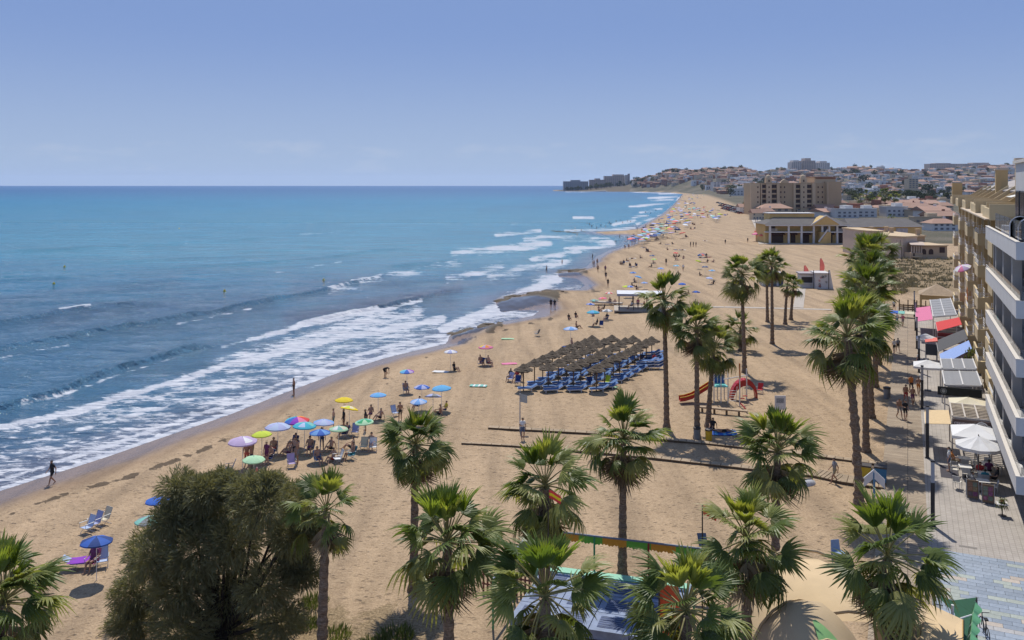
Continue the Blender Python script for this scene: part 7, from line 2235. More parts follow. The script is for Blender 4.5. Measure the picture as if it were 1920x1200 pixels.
# ================================================================ town, hotel, headland
K_ = lambda Y: Y / F
M_HOT = mat('hotel_brown', (.50, .36, .22), .85, .10, .08, dirt=.10)
M_HOT2 = mat('hotel_pale', (.60, .45, .29), .85, .08, .08, dirt=.08)
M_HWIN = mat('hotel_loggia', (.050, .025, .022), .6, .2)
M_TERRA = mat('terracotta_roof', (.36, .215, .155), .85, .18, .5, .3, 4, rand=.12)
M_WHITE = mat('house_white', (.66, .65, .63), .85, .10, .2, dirt=.12, rand=.12)
M_CREAM = mat('house_cream', (.56, .46, .33), .85, .10, .2, dirt=.12, rand=.12)
M_BRICKR = mat('house_brick', (.30, .15, .10), .85, .12, .2, rand=.12)
M_FWIN = mat('far_window', (.16, .16, .18), .4, .2)
def hotel():
    Y = 560.0; k = K_(Y)
    X0 = (1407 - CX) * k
    t = thing('hotel', 'large brown hotel with columns of dark loggias and small domed towers', 'hotel', (X0, Y, 0))
    zof = lambda py: H - (py - HY) * k
    xof = lambda px: (px - 1407) * k
    top = zof(343)
    MB().bx(0, xof(1547), 0, 16, 0, top).build('wall', M_HOT, t)
    MB().bx(xof(1547), xof(1575), -2.5, 20, 0, zof(340.5)).build('wing', M_HOT, t)
    MB().bx(xof(1548), xof(1550), -3.2, -2.6, 0, zof(341)).build('rib', M_HOT2, t)
    up = MB().bx(xof(1529), xof(1569), 2, 18, top, zof(332.5)).build('upper_storey', M_HOT2, t)
    MB().bx(xof(1531), xof(1569), 1.6, 1.95, zof(335.5), zof(332.8)).build('red_band', M_BRICKR, up)
    MB().bx(xof(1527), xof(1571), 1.0, 19, zof(332.4), zof(331)).build('roof', M_TERRA, up)
    for a, b in ((1407, 1424), (1426, 1428), (1436, 1446), (1456, 1461), (1487, 1491), (1500, 1512), (1522, 1528)):
        MB().bx(xof(a), xof(b), -1.2, 0, 0, zof(344)).build('pilaster', M_HOT2, t)
    for cx in (1431.5, 1451.5, 1496, 1517):
        for i in range(6):
            py = 350 + 9.3 * i
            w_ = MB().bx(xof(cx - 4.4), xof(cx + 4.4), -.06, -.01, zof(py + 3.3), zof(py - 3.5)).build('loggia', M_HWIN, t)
            MB().bx(xof(cx - 4.4), xof(cx + 4.4), -.6, -.1, zof(py + 4.4), zof(py + 2.6)).build('balcony', M_HOT2 if i % 2 else M_HOT, t)
    for cx in (1420, 1441, 1506, 1464, 1471, 1534, 1542):
        for i in range(6):
            py = 351 + 9.3 * i
            yf = -1.24 if cx in (1420, 1441, 1506) else -.04
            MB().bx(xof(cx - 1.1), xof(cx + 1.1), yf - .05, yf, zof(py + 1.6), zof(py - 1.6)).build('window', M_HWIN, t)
    for cx in (1441, 1506):
        tw = MB().bx(xof(cx - 5), xof(cx + 5), -1.1, 3, top + .01, zof(334)).build('tower', M_HOT2, t)
        n = 10
        MB().lathe([(5 * k, 0), (4.6 * k, 1.0), (3.2 * k, 1.9), (.05, 2.4)], 12, (xof(cx), .9, zof(334))).build('dome', M_HOT2, tw, True)
        MB().bx(xof(cx - 1.2), xof(cx + 1.2), -1.16, -1.11, zof(341), zof(337)).build('window', M_HWIN, tw)
    MB().add([(xof(1463), -.5, top), (xof(1479), -.5, top), (xof(1477), -.5, zof(339)), (xof(1471), -.5, zof(335.5)), (xof(1465), -.5, zof(339)), (xof(1463), 1, top), (xof(1479), 1, top), (xof(1477), 1, zof(339)), (xof(1471), 1, zof(335.5)), (xof(1465), 1, zof(339))],
             [(0, 1, 2, 3, 4), (9, 8, 7, 6, 5), (1, 0, 5, 6), (2, 1, 6, 7), (3, 2, 7, 8), (4, 3, 8, 9), (0, 4, 9, 5)]).build('gable', M_HOT2, t)
hotel()
M_SHOP = mat('shop_yellow', (.60, .42, .17), .85, .10, .4, dirt=.08)
M_SHW = mat('shop_white', (.62, .60, .57), .8, .08, .4)
M_SLATE = mat('shop_roof', (.115, .105, .10), .85, .15, .6, .3, 6)
def shops():
    Y = 286.0; k = K_(Y)
    X0 = (1437 - CX) * k
    t = thing('shop_building', 'yellow two storey shop building with white arcade, gable and stairs facing the sand', 'building', (X0, Y, 0))
    zof = lambda py: (457.5 - py) * k
    xof = lambda px: (px - 1437) * k
    W_ = xof(1592)
    e = zof(421)
    MB().bx(.4, W_ - .4, 2.6, 14, 0, e - .01).build('wall', M_SHOP, t)
    # roof: hipped dark slates
    MB().add([(-.6, -.4, e), (W_ + .3, -.4, e), (W_ + .3, 14, e), (-.6, 14, e), (4, 5.2, e + 2.2), (W_ - 4, 5.2, e + 2.2)], [(0, 1, 5, 4), (1, 2, 5), (2, 3, 4, 5), (3, 0, 4), (3, 2, 1, 0)]).build('roof', M_SLATE, t)
    MB().bx(xof(1452), xof(1538), 5.6, 12, e + 1.2, e + 3.4).build('upper_wall', M_SHOP, t)
    MB().bx(xof(1451), xof(1539), 5.3, 12.3, e + 3.41, e + 3.7).build('upper_roof', M_SHW, t)
    for px in (1444, 1479, 1503, 1526, 1542, 1555, 1570, 1590):
        MB().bx(xof(px) - .3, xof(px) + .3, -.1, .5, 0, e - .02).build('column', M_SHW, t)
    f1 = zof(435)
    for a, b in ((1437, 1527), (1556, 1592)):
        MB().bx(xof(a), xof(b), -.15, 2.6, f1 - .25, f1 + .1).build('gallery_floor', M_SHW, t)
    for a, b in ((1437, 1592),):
        MB().bx(xof(a) - .3, xof(b) + .2, -.35, .1, e - .5, e - .03).build('eaves_beam', M_SHW, t)
    for a, b in ((1446, 1458), (1571, 1589)):
        mb = MB()
        for q in range(3):
            mb.bx(xof(a), xof(b), 0, .08, f1 + .35 + .3 * q, f1 + .45 + .3 * q)
        mb.build('railing', M_SHW, t)
        MB().bx(xof(a), xof(b), 2.50, 2.56, f1 + .3, f1 + 2.0).build('window', M_HWIN, t)
    for a, b in ((1451, 1473), (1487, 1496), (1506, 1522), (1556, 1566), (1578, 1586)):
        MB().bx(xof(a), xof(b), 2.48, 2.58, .2, f1 - .9).build('shop_front', M_HWIN, t)
        MB().slab([(xof(a) - .4, 2.4, f1 - .45), (xof(b) + .4, 2.4, f1 - .45), (xof(b) + .4, .9, f1 - 1.0), (xof(a) - .4, .9, f1 - 1.0)], .05).build('awning', mat('maroon_awning', (.10, .03, .035), .8), t)
    # gabled entrance with stairs
    g0, g1 = xof(1522), xof(1572)
    gz_ = zof(405)
    MB().add([(g0, -1.0, e), (g1, -1.0, e), ((g0 + g1) / 2, -1.0, gz_), (g0, 5, e + .3), (g1, 5, e + .3), ((g0 + g1) / 2, 5, gz_ - .0)], [(0, 1, 2), (0, 2, 5, 3), (2, 1, 4, 5), (1, 0, 3, 4)]).build('gable', M_SHOP, t)
    for a, b in (((g0 - .5, -1.1, e - .1), ((g0 + g1) / 2, -1.1, gz_ + .25)), ((g1 + .5, -1.1, e - .1), ((g0 + g1) / 2, -1.1, gz_ + .25))):
        MB().bar(a, b, .30, .35).build('gable_trim', M_SHW, t)
    MB().bx(xof(1545), xof(1552), .6, .66, f1, e - .7).build('door', mat('shop_door', (.045, .05, .07), .4), t)
    MB().bx(xof(1537), xof(1556), -1.0, 2.6, 0, f1).build('stair_block', M_SHOP, t)
    mb = MB()
    n = 10
    x0, x1 = xof(1530), xof(1547)
    for q in range(n):
        mb.bx(x0 + (x1 - x0) * q / n, x0 + (x1 - x0) * (q + 1) / n, -2.4, -1.02, 0, f1 * (q + 1) / n)
    mb.build('stairs', M_SHOP, t)
    MB().bar((x0, -2.45, .9), (x1, -2.45, f1 + .9), .22, .45).build('stair_parapet', M_SHW, t)
    MB().bx(-1, W_ + .5, -3.0, -.4, 0, .25).build('terrace', M_CONC, t)
    # long wing to the right
    t2 = thing('shop_wing', 'long low dark roofed wing joined to the yellow shop building', 'building', (0, 0, 0))
    Y2 = 291.0; k2 = K_(Y2)
    xa, xb = (1593 - CX) * k2, (1728 - CX) * k2
    e2 = H - (424 - HY) * k2
    MB().bx(xa, xb, Y2, Y2 + 14, 0, e2).build('wall', M_SHOP, t2)
    MB().add([(xa - .5, Y2 - .6, e2), (xb + .5, Y2 - .6, e2), (xb + .5, Y2 + 15, e2), (xa - .5, Y2 + 15, e2), (xa + 1, Y2 + 7, e2 + 2.4), (xb - 2, Y2 + 7, e2 + 2.4)], [(0, 1, 5, 4), (1, 2, 5), (2, 3, 4, 5), (3, 0, 4), (3, 2, 1, 0)]).build('roof', M_SLATE, t2)
    MB().bx(xa - .4, xb + .4, Y2 - .75, Y2 - .62, e2 - .25, e2 + .05).build('eaves', M_SHW, t2)
    for a, b, c in ((1613, 1633, (.42, .40, .50)), (1645, 1672, (.40, .30, .36)), (1680, 1702, (.44, .42, .44))):
        MB().bx((a - CX) * k2, (b - CX) * k2, Y2 - .1, Y2 - .01, e2 - 2.3, e2 - .7).build('poster_panel', mat('poster_%d' % a, c, .7, .35, 1.2), t2)
    for q in range(9):
        a = 1600 + q * 13.5
        MB().bx((a - CX) * k2, (a + 8 - CX) * k2, Y2 - .06, Y2 - .01, .2, 2.2).build('shop_front', M_HWIN, t2)
    # red and orange parasols at the left of the shops
    for px, py, kk, lb in [(1424, 433, 'red', 'red parasol at the left end of the shops'), (1433, 440, 'coral', 'coral awning parasol in front of the shop corner'), (1604, 443, 'sky', 'blue parasol at the right end of the arcade'), (1420, 438, 'pink', 'pale pink parasol left of the shop corner')]:
        p = P0(px, py, 2.7)
        u_ = thing('cafe_parasol', lb, 'parasol', (p.x, p.y, 0))
        c_ = link('canopy', canopy_mesh([kk], None), u_, (0, 0, 2.5)); s_ = 2.0; c_.scale = (s_, s_, s_)
        MB().tube([(0, 0, 0), (0, 0, 3.0)], .05, 5).build('pole', M_STEEL, u_)
shops()
def villa():
    t = thing('villa', 'tan flat roofed villa with arched windows and rounded bays behind the dune', 'villa', (0, 0, 0))
    M_V = mat('villa_tan', (.46, .34, .225), .85, .08, .5, dirt=.08); M_VR = mat('villa_roof', (.53, .40, .25), .9, .08, .5); M_V2 = mat('villa_pink', (.52, .42, .34), .85, .08, .5)
    Y = 222.0; k = K_(Y)
    x = lambda px: (px - CX) * k
    z = lambda py: max(H - (py - HY) * k, 0)
    # front wing (right), middle, rear left bay
    MB().bx(x(1728), x(1776), Y, Y + 16, 0, z(461)).build('wall', M_V, t)
    MB().bx(x(1727), x(1777), Y - .4, Y + 16, z(461), z(459.5)).build('roof', M_VR, t)
    def bay(pl, name, zt):
        MB().prism(pl, 0, zt).build(name, M_V2, t)
        cx_, cy_ = sum(p[0] for p in pl) / len(pl), sum(p[1] for p in pl) / len(pl)
        MB().prism([(cx_ + (a - cx_) * 1.05, cy_ + (b - cy_) * 1.05) for a, b in pl], zt + .002, zt + .35).build('roof', M_VR, t)
    bay([(x(1686), Y + 7), (x(1703), Y + 3), (x(1712), Y + 3.5), (x(1740), Y + 6), (x(1740), Y + 22), (x(1690), Y + 22)], 'bay', z(447))
    bay([(x(1662), Y + 17), (x(1668), Y + 14), (x(1684), Y + 12), (x(1700), Y + 14), (x(1700), Y + 30), (x(1664), Y + 30)], 'bay', z(440))
    MB().bx(x(1700), x(1776), Y + 12, Y + 32, 0, z(449)).build('wall', M_V, t)
    MB().bx(x(1699), x(1777), Y + 11.5, Y + 32, z(449) + .002, z(449) + .4).build('roof', M_VR, t)
    # loggia with lean-to roof
    MB().bx(x(1706), x(1728), Y - .6, Y + 5, 0, z(474)).build('porch', M_V, t)
    for q in range(5):
        a = 1707 + q * 4.6
        MB().bx(x(a), x(a) + .25, Y - .55, Y - .3, z(474), z(461)).build('column', M_V2, t)
    MB().slab([(x(1704), Y - 1.2, z(458)), (x(1730), Y - 1.2, z(459)), (x(1752), Y + 6, z(456.5)), (x(1722), Y + 6, z(455))], .2).build('lean_to_roof', mat('lean_to', (.50, .40, .32), .85), t)
    for cx in (1732, 1745.5):
        w_ = 4.4
        n = 8
        pl = [(x(cx - w_), z(477)), (x(cx + w_), z(477))] + [(x(cx) + w_ * k * math.cos(math.pi * i / n), z(471) + w_ * k * math.sin(math.pi * i / n)) for i in range(n + 1)]
        MB().add([(a, Y - .05, b) for a, b in pl], [tuple(range(len(pl)))]).build('arched_window', M_HWIN, t)
    MB().bx(x(1761.5), x(1771.5), Y - .06, Y - .02, z(474), z(463.5)).build('window', M_HWIN, t)
    for cx, py, dy in ((1691, 453, 4.6), (1664, 446, 15.5)):
        pass
    for q in range(4):
        MB().bx(x(1688 + q * 4), x(1690.2 + q * 4), Y + 6.6 - q * 1.0, Y + 6.9 - q * 1.0 - .2, z(462), z(452)).build('window', M_HWIN, t)
    for px, py, dy in ((1708, 424.5, 24), (1737, 433, 20), (1745, 425, 26), (1767, 440, 13)):
        zc = z(449) + .4 if dy < 25 else z(449) + .4
        ch = MB().bx(x(px) - .45, x(px) + .45, Y + dy, Y + dy + .9, zc - .3, zc + 1.5).build('chimney', M_V, t)
        MB().bx(x(px) - .6, x(px) + .6, Y + dy - .15, Y + dy + 1.05, zc + 1.502, zc + 1.7).build('cap', M_VR, ch)
    MB().bx(x(1728), x(1772), Y - .9, Y - .5, 0, 1.0).build('garden_wall', M_V, t)
    MB().bx(x(1708), x(1722), Y - 2, Y - .6, z(481.5), z(480)).build('door_canopy', M_VR, t)
    MB().bx(x(1710), x(1713), Y - .66, Y - .61, 0, 2.1).build('door', M_HWIN, t)
    # wooden pole with cross beam beside the villa
    t2 = thing('utility_pole', 'dark pole carrying a long beam between palm row and villa', 'pole', P0(1691, 496))
    MB().tube([(0, 0, 0), (0, 0, 4.2)], .12, 6).build('pole', M_STEEL, t2)
    MB().bar((-4.2, 0, 4.3), (0, 0, 4.25), .18).build('beam', M_WOOD, t2)
villa()
# ---- small houses of the town, four kinds ----
def house_mesh(kind_, seed):
    r_ = random.Random(seed)
    mb = MB()
    w_, d_, h_ = 1.0, .8, .62
    if kind_ == 'flat':
        mb.bx(-.5, .5, -.4, .4, -1.0, h_, 0)
        mb.bx(-.52, .52, -.42, -.38, h_, h_ + .06, 0); mb.bx(-.52, -.48, -.38, .42, h_, h_ + .06, 0); mb.bx(.48, .52, -.38, .42, h_, h_ + .06, 0)
        mb.bx(.05, .4, -.1, .35, h_, h_ + .26, 0)
    else:
        mb.bx(-.5, .5, -.4, .4, -1.0, .5, 0)
        mb.add([(-.56, -.46, .48), (.56, -.46, .48), (.56, .46, .48), (-.56, .46, .48), (-.25 if kind_ == 'hip' else -.56, 0, .76), (.25 if kind_ == 'hip' else .56, 0, .76)], [(0, 1, 5, 4), (1, 2, 5), (2, 3, 4, 5), (3, 0, 4), (3, 2, 1, 0)], 1)
        mb.bx(.2, .28, .08, .16, .6, .88, 0)
    for i in range(4):
        for j in range(2):
            if r_.random() < .85:
                x0 = -.42 + .23 * i
                mb.bx(x0, x0 + .11, -.406, -.40, .08 + .24 * j, .20 + .24 * j, 2)
    return mb
HM = {}
for mn, mm in (('white', M_WHITE), ('cream', M_CREAM), ('brick', M_BRICKR)):
    for kk in ('flat', 'hip', 'gable'):
        HM[(mn, kk)] = house_mesh(kk, len(HM)).mesh('house', [mm, M_TERRA, M_FWIN])
rt = random.Random(31)
def where(px, Y):
    if Y < 1300:
        a = 'left of the hotel' if px < 1410 else 'beside the hotel' if px < 1580 else 'right of the hotel' if px < 1640 else 'behind the shop wing' if px < 1720 else 'towards the ochre block'
        return a + (', near row' if Y < 480 else ', middle row' if Y < 800 else ', back row')
    a = 'above the far beach' if px < 1330 else 'left of the hilltop towers' if px < 1480 else 'below the hilltop towers' if px < 1560 else 'right of the hilltop towers' if px < 1660 else 'in the middle right' if px < 1745 else 'under the long skyline block'
    return a + (', foot of the slope' if Y < 2000 else ', mid slope' if Y < 2600 else ', near the ridge')
def house(X, Y, w_, h_, key, label, group, rz=None):
    z = gz(X, Y)
    o = link('house', HM[key], None, (X, Y, z), rz if rz is not None else rt.uniform(-.5, .5))
    o.scale = (w_, w_ * rt.uniform(.8, 1.3), h_ / .62)
    tag(o, label, 'house', group)
    return o
NB = {'white': 'white', 'cream': 'cream', 'brick': 'brick red'}
NK = {'flat': 'flat roofed', 'hip': 'hip roofed', 'gable': 'gable roofed'}
# near town behind the shops
for i in range(95):
    px = rt.uniform(1412, 1790); py = rt.choice([rt.uniform(372, 402), rt.uniform(356, 380), rt.uniform(385, 408)])
    p = P0(px, py)
    if 540 < p.y < 600 and 1400 < px < 1580 or p.y < 330:
        continue
    if px < np.interp(py, [356, 375, 395, 410], [1330, 1385, 1410, 1440]):
        continue
    if px < 1585 and p.y < 540:
        hgt = 4.5
    key = (rt.choice(['white', 'white', 'cream', 'cream', 'brick']), rt.choice(['flat', 'hip', 'gable', 'hip']))
    house(p.x, p.y, rt.uniform(9, 17), rt.uniform(3.6, 6.5), key, 'low ' + NB[key[0]] + ' ' + NK[key[1]] + ' town house ' + where(px, p.y), NB[key[0]] + ' ' + NK[key[1]] + ' town houses')
# specific nearer buildings just behind the shop roofs
SPEC = [(1450, 404, 30, 6.2, ('cream', 'hip'), 'wide terracotta hipped house just behind the yellow shops'), (1500, 402, 24, 6.0, ('cream', 'hip'), 'second terracotta roofed house behind the yellow shops'), (1545, 403, 20, 5.6, ('white', 'gable'), 'white gabled house behind the shop gable'), (1420, 412, 12, 5, ('cream', 'gable'), 'cream house at the seaward corner behind the shops'),
        (1580, 408, 22, 5.2, ('white', 'flat'), 'white flat house with dark openings behind the shop wing'), (1615, 407, 24, 5.0, ('white', 'flat'), 'long white flat house behind the shop wing'), (1655, 404, 26, 4.8, ('cream', 'flat'), 'cream flat house behind the shop wing palms'), (1712, 392, 52, 6.0, ('brick', 'gable'), 'long pink roofed hall at the right of the town'),
        (1745, 408, 26, 5.6, ('white', 'gable'), 'grey gabled shed near the ochre block'), (1760, 418, 22, 5, ('brick', 'gable'), 'brick shed near the ochre block'), (1395, 398, 14, 5, ('white', 'gable'), 'white seaside house left of the hotel'), (1735, 425, 20, 4.5, ('cream', 'flat'), 'cream flat house between the villa and the ochre block'), (1762, 432, 18, 4.2, ('white', 'hip'), 'white hipped house close to the ochre block'), (1750, 402, 24, 5, ('cream', 'hip'), 'cream hipped house behind the sheds near the ochre block'), (1690, 398, 22, 4.6, ('cream', 'gable'), 'cream gabled house left of the pink roofed hall')]
for px, py, w_, h_, key, lb in SPEC:
    p = P0(px, py)
    house(p.x, p.y, w_ * .62, h_, key, lb, None, rt.uniform(-.15, .15))
# hillside houses
nh = 0
while nh < 185:
    px = rt.uniform(1215, 1900); Y = rt.uniform(1500, 3300) if px > 1300 else rt.uniform(2250, 3000)
    X = (px - CX) / F * Y
    s_ = float(sdist(np.array([X]), np.array([Y]))[0])
    if s_ < 90:
        continue
    z = gz(X, Y)
    key = (rt.choice(['white', 'white', 'white', 'cream', 'brick'] if px > 1380 else ['cream', 'brick', 'cream', 'white']), rt.choice(['flat', 'flat', 'hip', 'gable']))
    house(X, Y, rt.uniform(13, 30), rt.uniform(6, 12), key, 'tiny ' + NB[key[0]] + ' ' + NK[key[1]] + ' house ' + where(px, Y), 'hillside ' + NB[key[0]] + ' ' + NK[key[1]] + ' houses')
    nh += 1
# the rest of the hillside town, too far off to tell house from house
mb = MB()
n_ = 0
while n_ < 1900:
    px = rt.uniform(1205, 1960) if rt.random() < .7 else rt.uniform(1190, 1420); Y = rt.uniform(1600, 3400) if px > 1300 else rt.uniform(2300, 3100)
    X = (px - CX) / F * Y
    if px > 1900 and rt.random() < .5:
        continue
    z, s_ = zland(np.array([X]), np.array([Y]))
    if s_[0] < 80:
        continue
    w_, h_ = rt.uniform(9, 24), rt.uniform(5, 11)
    c = rt.choice([0, 0, 0, 1, 1, 2] if px > 1380 else [1, 1, 2, 2, 0])
    a = rt.uniform(-.4, .4)
    mb.box((X, Y, float(z[0]) + h_ / 2 - 2), (w_, w_ * .8, h_ + 4), c, a)
    if rt.random() < .5:
        mb.box((X, Y, float(z[0]) + h_ + .5), (w_ * 1.05, w_ * .85, 1.0), 3, a, .6)
    for q in range(3):
        mb.box((X + (q - 1) * w_ * .3, Y - w_ * .41, float(z[0]) + h_ * .45), (w_ * .14, .4, h_ * .35), 4, a)
    n_ += 1
o = mb.build('hillside_town', [M_WHITE, M_CREAM, M_BRICKR, M_TERRA, M_FWIN])
kind(o, 'stuff'); tag(o, 'dense pale houses of the distant hillside town merging into one mass', 'town')
# ---- tall blocks on the skyline and the headland ----
M_BLK = mat('block_brown', (.50, .41, .35), .85, .1, .02, rand=.1); M_BLK2 = mat('block_pale', (.60, .55, .51), .85, .1, .02, rand=.1); M_BLK3 = mat('block_grey', (.44, .41, .40), .85, .1, .02)
def block(px0, px1, pyt, pyb, Y, label, m=None, depth=16, floors=None, steps=()):
    k = K_(Y)
    X0, X1 = (px0 - CX) * k, (px1 - CX) * k
    zt, zb = H - (pyt - HY) * k, H - (pyb - HY) * k
    t = thing('apartment_tower', label, 'apartment block', ((X0 + X1) / 2, Y, zb))
    w_ = X1 - X0; hgt = zt - zb
    m = m or M_BLK
    MB().bx(-w_ / 2, w_ / 2, 0, depth, -8, hgt).build('wall', m, t)
    for a, b, top in steps:
        MB().bx(w_ * (a - .5), w_ * (b - .5), 1, depth - 1, hgt + .01, hgt + top * k).build('roof_storey', m, t)
    nf = floors or max(3, int(hgt / 3.4)); nc = max(3, int(w_ / 6))
    wm = MB().bx(0, w_ / nc * .6, -.15, -.02, 0, hgt / nf * .55).mesh('window', M_FWIN)
    for i in range(nc):
        for j in range(nf):
            link('window', wm, t, (-w_ / 2 + w_ / nc * (i + .2), 0, hgt / nf * (j + .25)))
block(1057, 1103, 340, 356, 2620, 'long dark block at the tip of the headland', M_BLK3, 40, 7, ((.3, .68, 2.5),))
block(1106, 1136, 337, 355, 2700, 'stepped middle block on the headland', M_BLK, 40, 7, ((.35, .65, 2.5),))
block(1134, 1174, 330, 354, 2760, 'tallest wide block on the headland', M_BLK, 40, 9, ((.4, .9, 3),))
block(1172.5, 1177, 328, 352, 2720, 'pale stair tower beside the tallest headland block', M_BLK2, 20, 9)
block(1177.5, 1181, 325.5, 352, 2730, 'thin dark tower at the right end of the headland blocks', M_BLK3, 14, 9)
block(1484, 1503, 304, 331, 2850, 'left tower of the three on the hilltop', M_BLK2, 40, 12, ((.2, .75, 3.5),))
block(1505, 1529, 301, 331, 2850, 'middle and tallest tower of the three on the hilltop', M_BLK, 40, 12, ((.2, .65, 4.5),))
block(1528, 1556, 305, 331, 2900, 'right tower of the three on the hilltop', M_BLK2, 40, 12, ((.35, .8, 3),))
block(1743, 1857, 307, 322, 3000, 'long flat topped block along the right hand skyline', M_BLK, 40, 5, ((.1, .35, 1.2), (.72, .98, 2.0)))
block(1322, 1352, 317, 328, 2950, 'brown terraced block on the left hill, left half', M_BLK, 40, 4)
block(1352, 1396, 314.5, 328, 2970, 'brown terraced block on the left hill, right half', M_BLK, 40, 4, ((.5, .95, 1.5),))
block(1594, 1640, 316, 325, 3000, 'low brown block right of the three hilltop towers', M_BLK, 40, 3)
block(1645, 1702, 317, 327, 3000, 'long brown block in the middle of the skyline', M_BLK, 40, 3, ((.6, .8, 1.5),))
block(1704, 1722, 335, 353, 1500, 'cream apartment block in the middle distance', M_CREAM, 18, 5)
block(1338, 1368, 341, 352, 1900, 'pale long block at the foot of the left hill', M_BLK2, 30, 4)
# ---- trees of the town and hillside ----
def tree_mesh(seed, leaf):
    r_ = random.Random(seed)
    mb = MB()
    mb.tube([(0, 0, -.3), (.02, 0, .35), (0, .02, .55)], [.06, .045, .02], 5, 1)
    for c in range(7):
        cc = Vector((r_.uniform(-.3, .3), r_.uniform(-.3, .3), r_.uniform(.4, .9)))
        rr = r_.uniform(.16, .28)
        for q in range(34):
            d = Vector((r_.gauss(0, 1), r_.gauss(0, 1), r_.gauss(0, 1))).normalized()
            p = cc + d * rr * r_.uniform(.6, 1.1)
            a = d.cross(Vector((r_.uniform(-1, 1), r_.uniform(-1, 1), r_.uniform(-1, 1)))).normalized() * .07
            b = (a.cross(d) + d * .3).normalized() * .07
            mb.add([p - a, p - b, p + a, p + b], [(0, 1, 2, 3)], 0)
    return mb.mesh('tree', [leaf, M_WOOD])
M_TL = leaf_mat('far_tree_leaf', [(.2, (.022, .034, .014)), (.8, (.045, .060, .024)), (1.4, (.085, .095, .038))], .2, (1.3, 1.4, .7, 1), .8, 1)
TM = [tree_mesh(s, M_TL) for s in (1, 2, 3)]
def tree(X, Y, s, label, group):
    o = link('tree', rt.choice(TM), None, (X, Y, gz(X, Y)), rt.uniform(0, 6))
    o.scale = (s * rt.uniform(.8, 1.3), s * rt.uniform(.8, 1.3), s * rt.uniform(.7, 1.0))
    tag(o, label, 'tree', group)
for i in range(150):
    px = rt.uniform(1190, 1900); Y = rt.uniform(1300, 3050) if px > 1300 else rt.uniform(2400, 3000)
    X = (px - CX) / F * Y
    if float(sdist(np.array([X]), np.array([Y]))[0]) > 70:
        tree(X, Y, rt.uniform(9, 22), 'dark tree ' + where(px, Y), 'hillside trees')
for i in range(34):
    px = rt.uniform(1050, 1215); Y = 2545 + rt.uniform(0, 70) + max(0, 1120 - px) * .4
    X = (px - CX) / F * Y
    if float(sdist(np.array([X]), np.array([Y]))[0]) > 5:
        tree(X, Y, rt.uniform(9, 17), 'dark shore tree at the foot of the headland blocks, ' + ('left' if px < 1105 else 'middle' if px < 1160 else 'right') + ' part', 'headland trees')
for i in range(60):
    px = rt.uniform(1590, 1780); Y = rt.uniform(900, 1350)
    X = (px - CX) / F * Y
    tree(X, Y, rt.uniform(7, 13), 'green tree in the belt below the hillside, ' + ('left' if px < 1640 else 'middle' if px < 1700 else 'right') + ' part', 'trees below the hillside')
for i, (px, py, s) in enumerate([(1662, 398, 6), (1676, 402, 5), (1690, 404, 6), (1648, 396, 7), (1726, 402, 5), (1735, 410, 5), (1608, 440, 3.5), (1622, 443, 4), (1404, 398, 6), (1398, 392, 7), (1412, 403, 5), (1640, 442, 3.5), (1655, 445, 3)]):
    p = P0(px, py); tree(p.x, p.y, s, 'low green tree among the houses near the shops', 'trees near the shops')
for px, py, cy, wd, lb in [(1625, 396, 366, 24, 'dark palm left of the pair behind the shop wing'), (1613, 394, 372, 20, 'dark palm nearest the hotel behind the shop wing'), (1660, 396, 364, 28, 'tall dark palm behind the shop wing'), (1678, 394, 368, 22, 'dark palm right of the tall one behind the shop wing'), (1672, 446, 408, 16, 'thin palm standing before the shop wing'), (1640, 394, 376, 18, 'smaller dark palm between the others behind the shop wing')]:
    b = P0(px, py)
    palm(b, D(px, cy, b.y), wd / 2 * b.y / F, lb, int(px), nf=22, nd=6, young=.5)
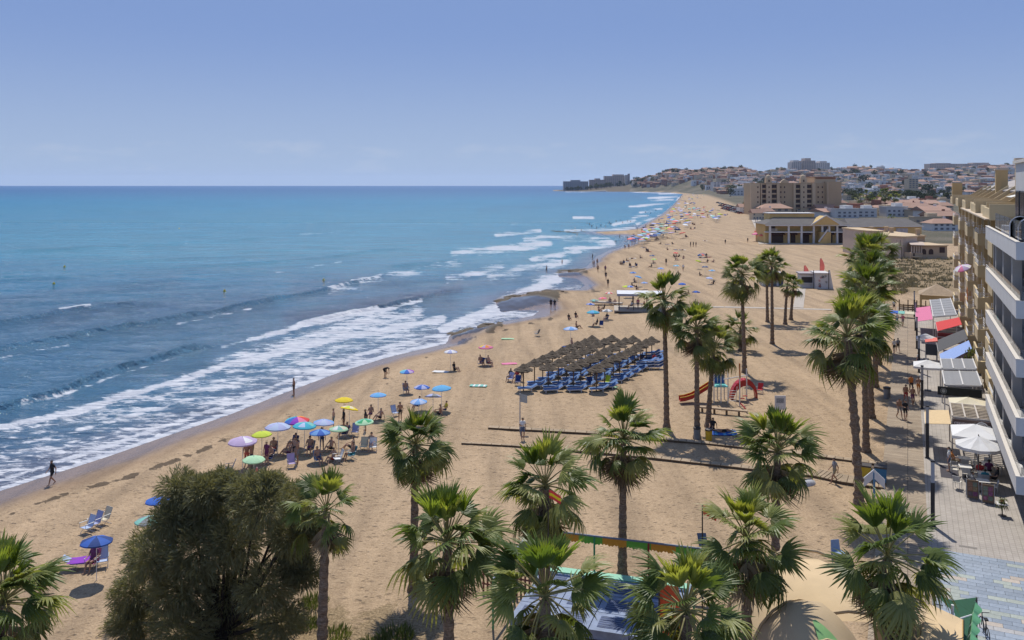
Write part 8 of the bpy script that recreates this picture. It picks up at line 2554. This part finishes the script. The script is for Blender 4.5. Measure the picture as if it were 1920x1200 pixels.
# ---- far promenade with parked cars and strollers ----
far = MB()
pr = [P0(1390, 384), P0(1412, 402), P0(1428, 430), P0(1437, 458)]
for a, b in zip(pr[:-1], pr[1:]):
    far.slab([a + Vector((-2.6, 0, .12)), b + Vector((-2.6, 0, .12)), b + Vector((2.4, 0, .12)), a + Vector((2.4, 0, .12))], .2)
kind(far.build('far_promenade', M_CONC), 'structure')
for i in range(26):
    t_ = rt.random()
    py = 386 + 70 * t_ ** .8
    px = np.interp(py, [384, 402, 430, 458], [1389, 1410, 1425, 1434]) + rt.uniform(-3, 4)
    p = P0(px, py); p.z = .13
    person(p, 'stand' if rt.random() < .5 else 'walk', rt.uniform(0, 6), 'tiny stroller in dark clothes on the far promenade beside the shops', rt.choice(['black', 'navy', 'grey', 'white', 'blue']), rt.choice(['black', 'denim']), True, False, True, 1.0, 'strollers on the far promenade')
def car_mesh():
    mb = MB()
    mb.bx(-2.1, 2.1, -.85, .85, .3, .85, 0)
    mb.add([(-1.5, -.8, .85), (1.2, -.8, .85), (1.2, .8, .85), (-1.5, .8, .85), (-1.0, -.68, 1.45), (.6, -.68, 1.45), (.6, .68, 1.45), (-1.0, .68, 1.45)], [(0, 1, 5, 4), (1, 2, 6, 5), (2, 3, 7, 6), (3, 0, 4, 7)], 1)
    mb.bx(-1.0, .6, -.68, .68, 1.45, 1.5, 0)
    for x in (-1.35, 1.35):
        for y in (-.86, .86):
            mb.tube([(x, y - .1, .32), (x, y + .1, .32)], .32, 10, 2)
    return mb.mesh('parked_car', [mat('car_paint', (1, 1, 1), .3, .04, 1, objcol=True, coat=.5), M_WIN, mat('tyre', (.02, .02, .02))])
CM = car_mesh()
for i in range(26):
    row = i % 3
    px = 1346 + (i // 3) * 4.6 + row * 5; py = 381 + row * 5.5 + (i // 3) * 1.3
    p = P0(px, py)
    o = link('parked_car', CM, None, (p.x, p.y, gz(p.x, p.y)), rt.uniform(-.1, .1) + .3)
    c = rt.choice([('white', (.7, .7, .7)), ('white', (.7, .7, .7)), ('silver', (.4, .41, .43)), ('dark', (.04, .05, .07)), ('red', (.35, .03, .03))])
    o.color = (*c[1], 1)
    tag(o, c[0] + ' car in the beachside car park beyond the far sand', 'car', c[0] + ' cars in the beach car park')
# ================================================================ haze over the far shore
hz = MB().bx(-14000, 9000, -60, 17500, -8, 190)
m = bpy.data.materials.new('haze_air'); m.use_nodes = True
nt = m.node_tree; nt.nodes.clear()
pv = N(nt, 'ShaderNodeVolumePrincipled', {'Color': (.62, .76, 1.0, 1), 'Density': HAZE, 'Anisotropy': .35})
nt.links.new(pv.outputs[0], N(nt, 'ShaderNodeOutputMaterial').inputs['Volume'])
if HAZE > 0:
    kind(hz.build('haze', m), 'stuff')
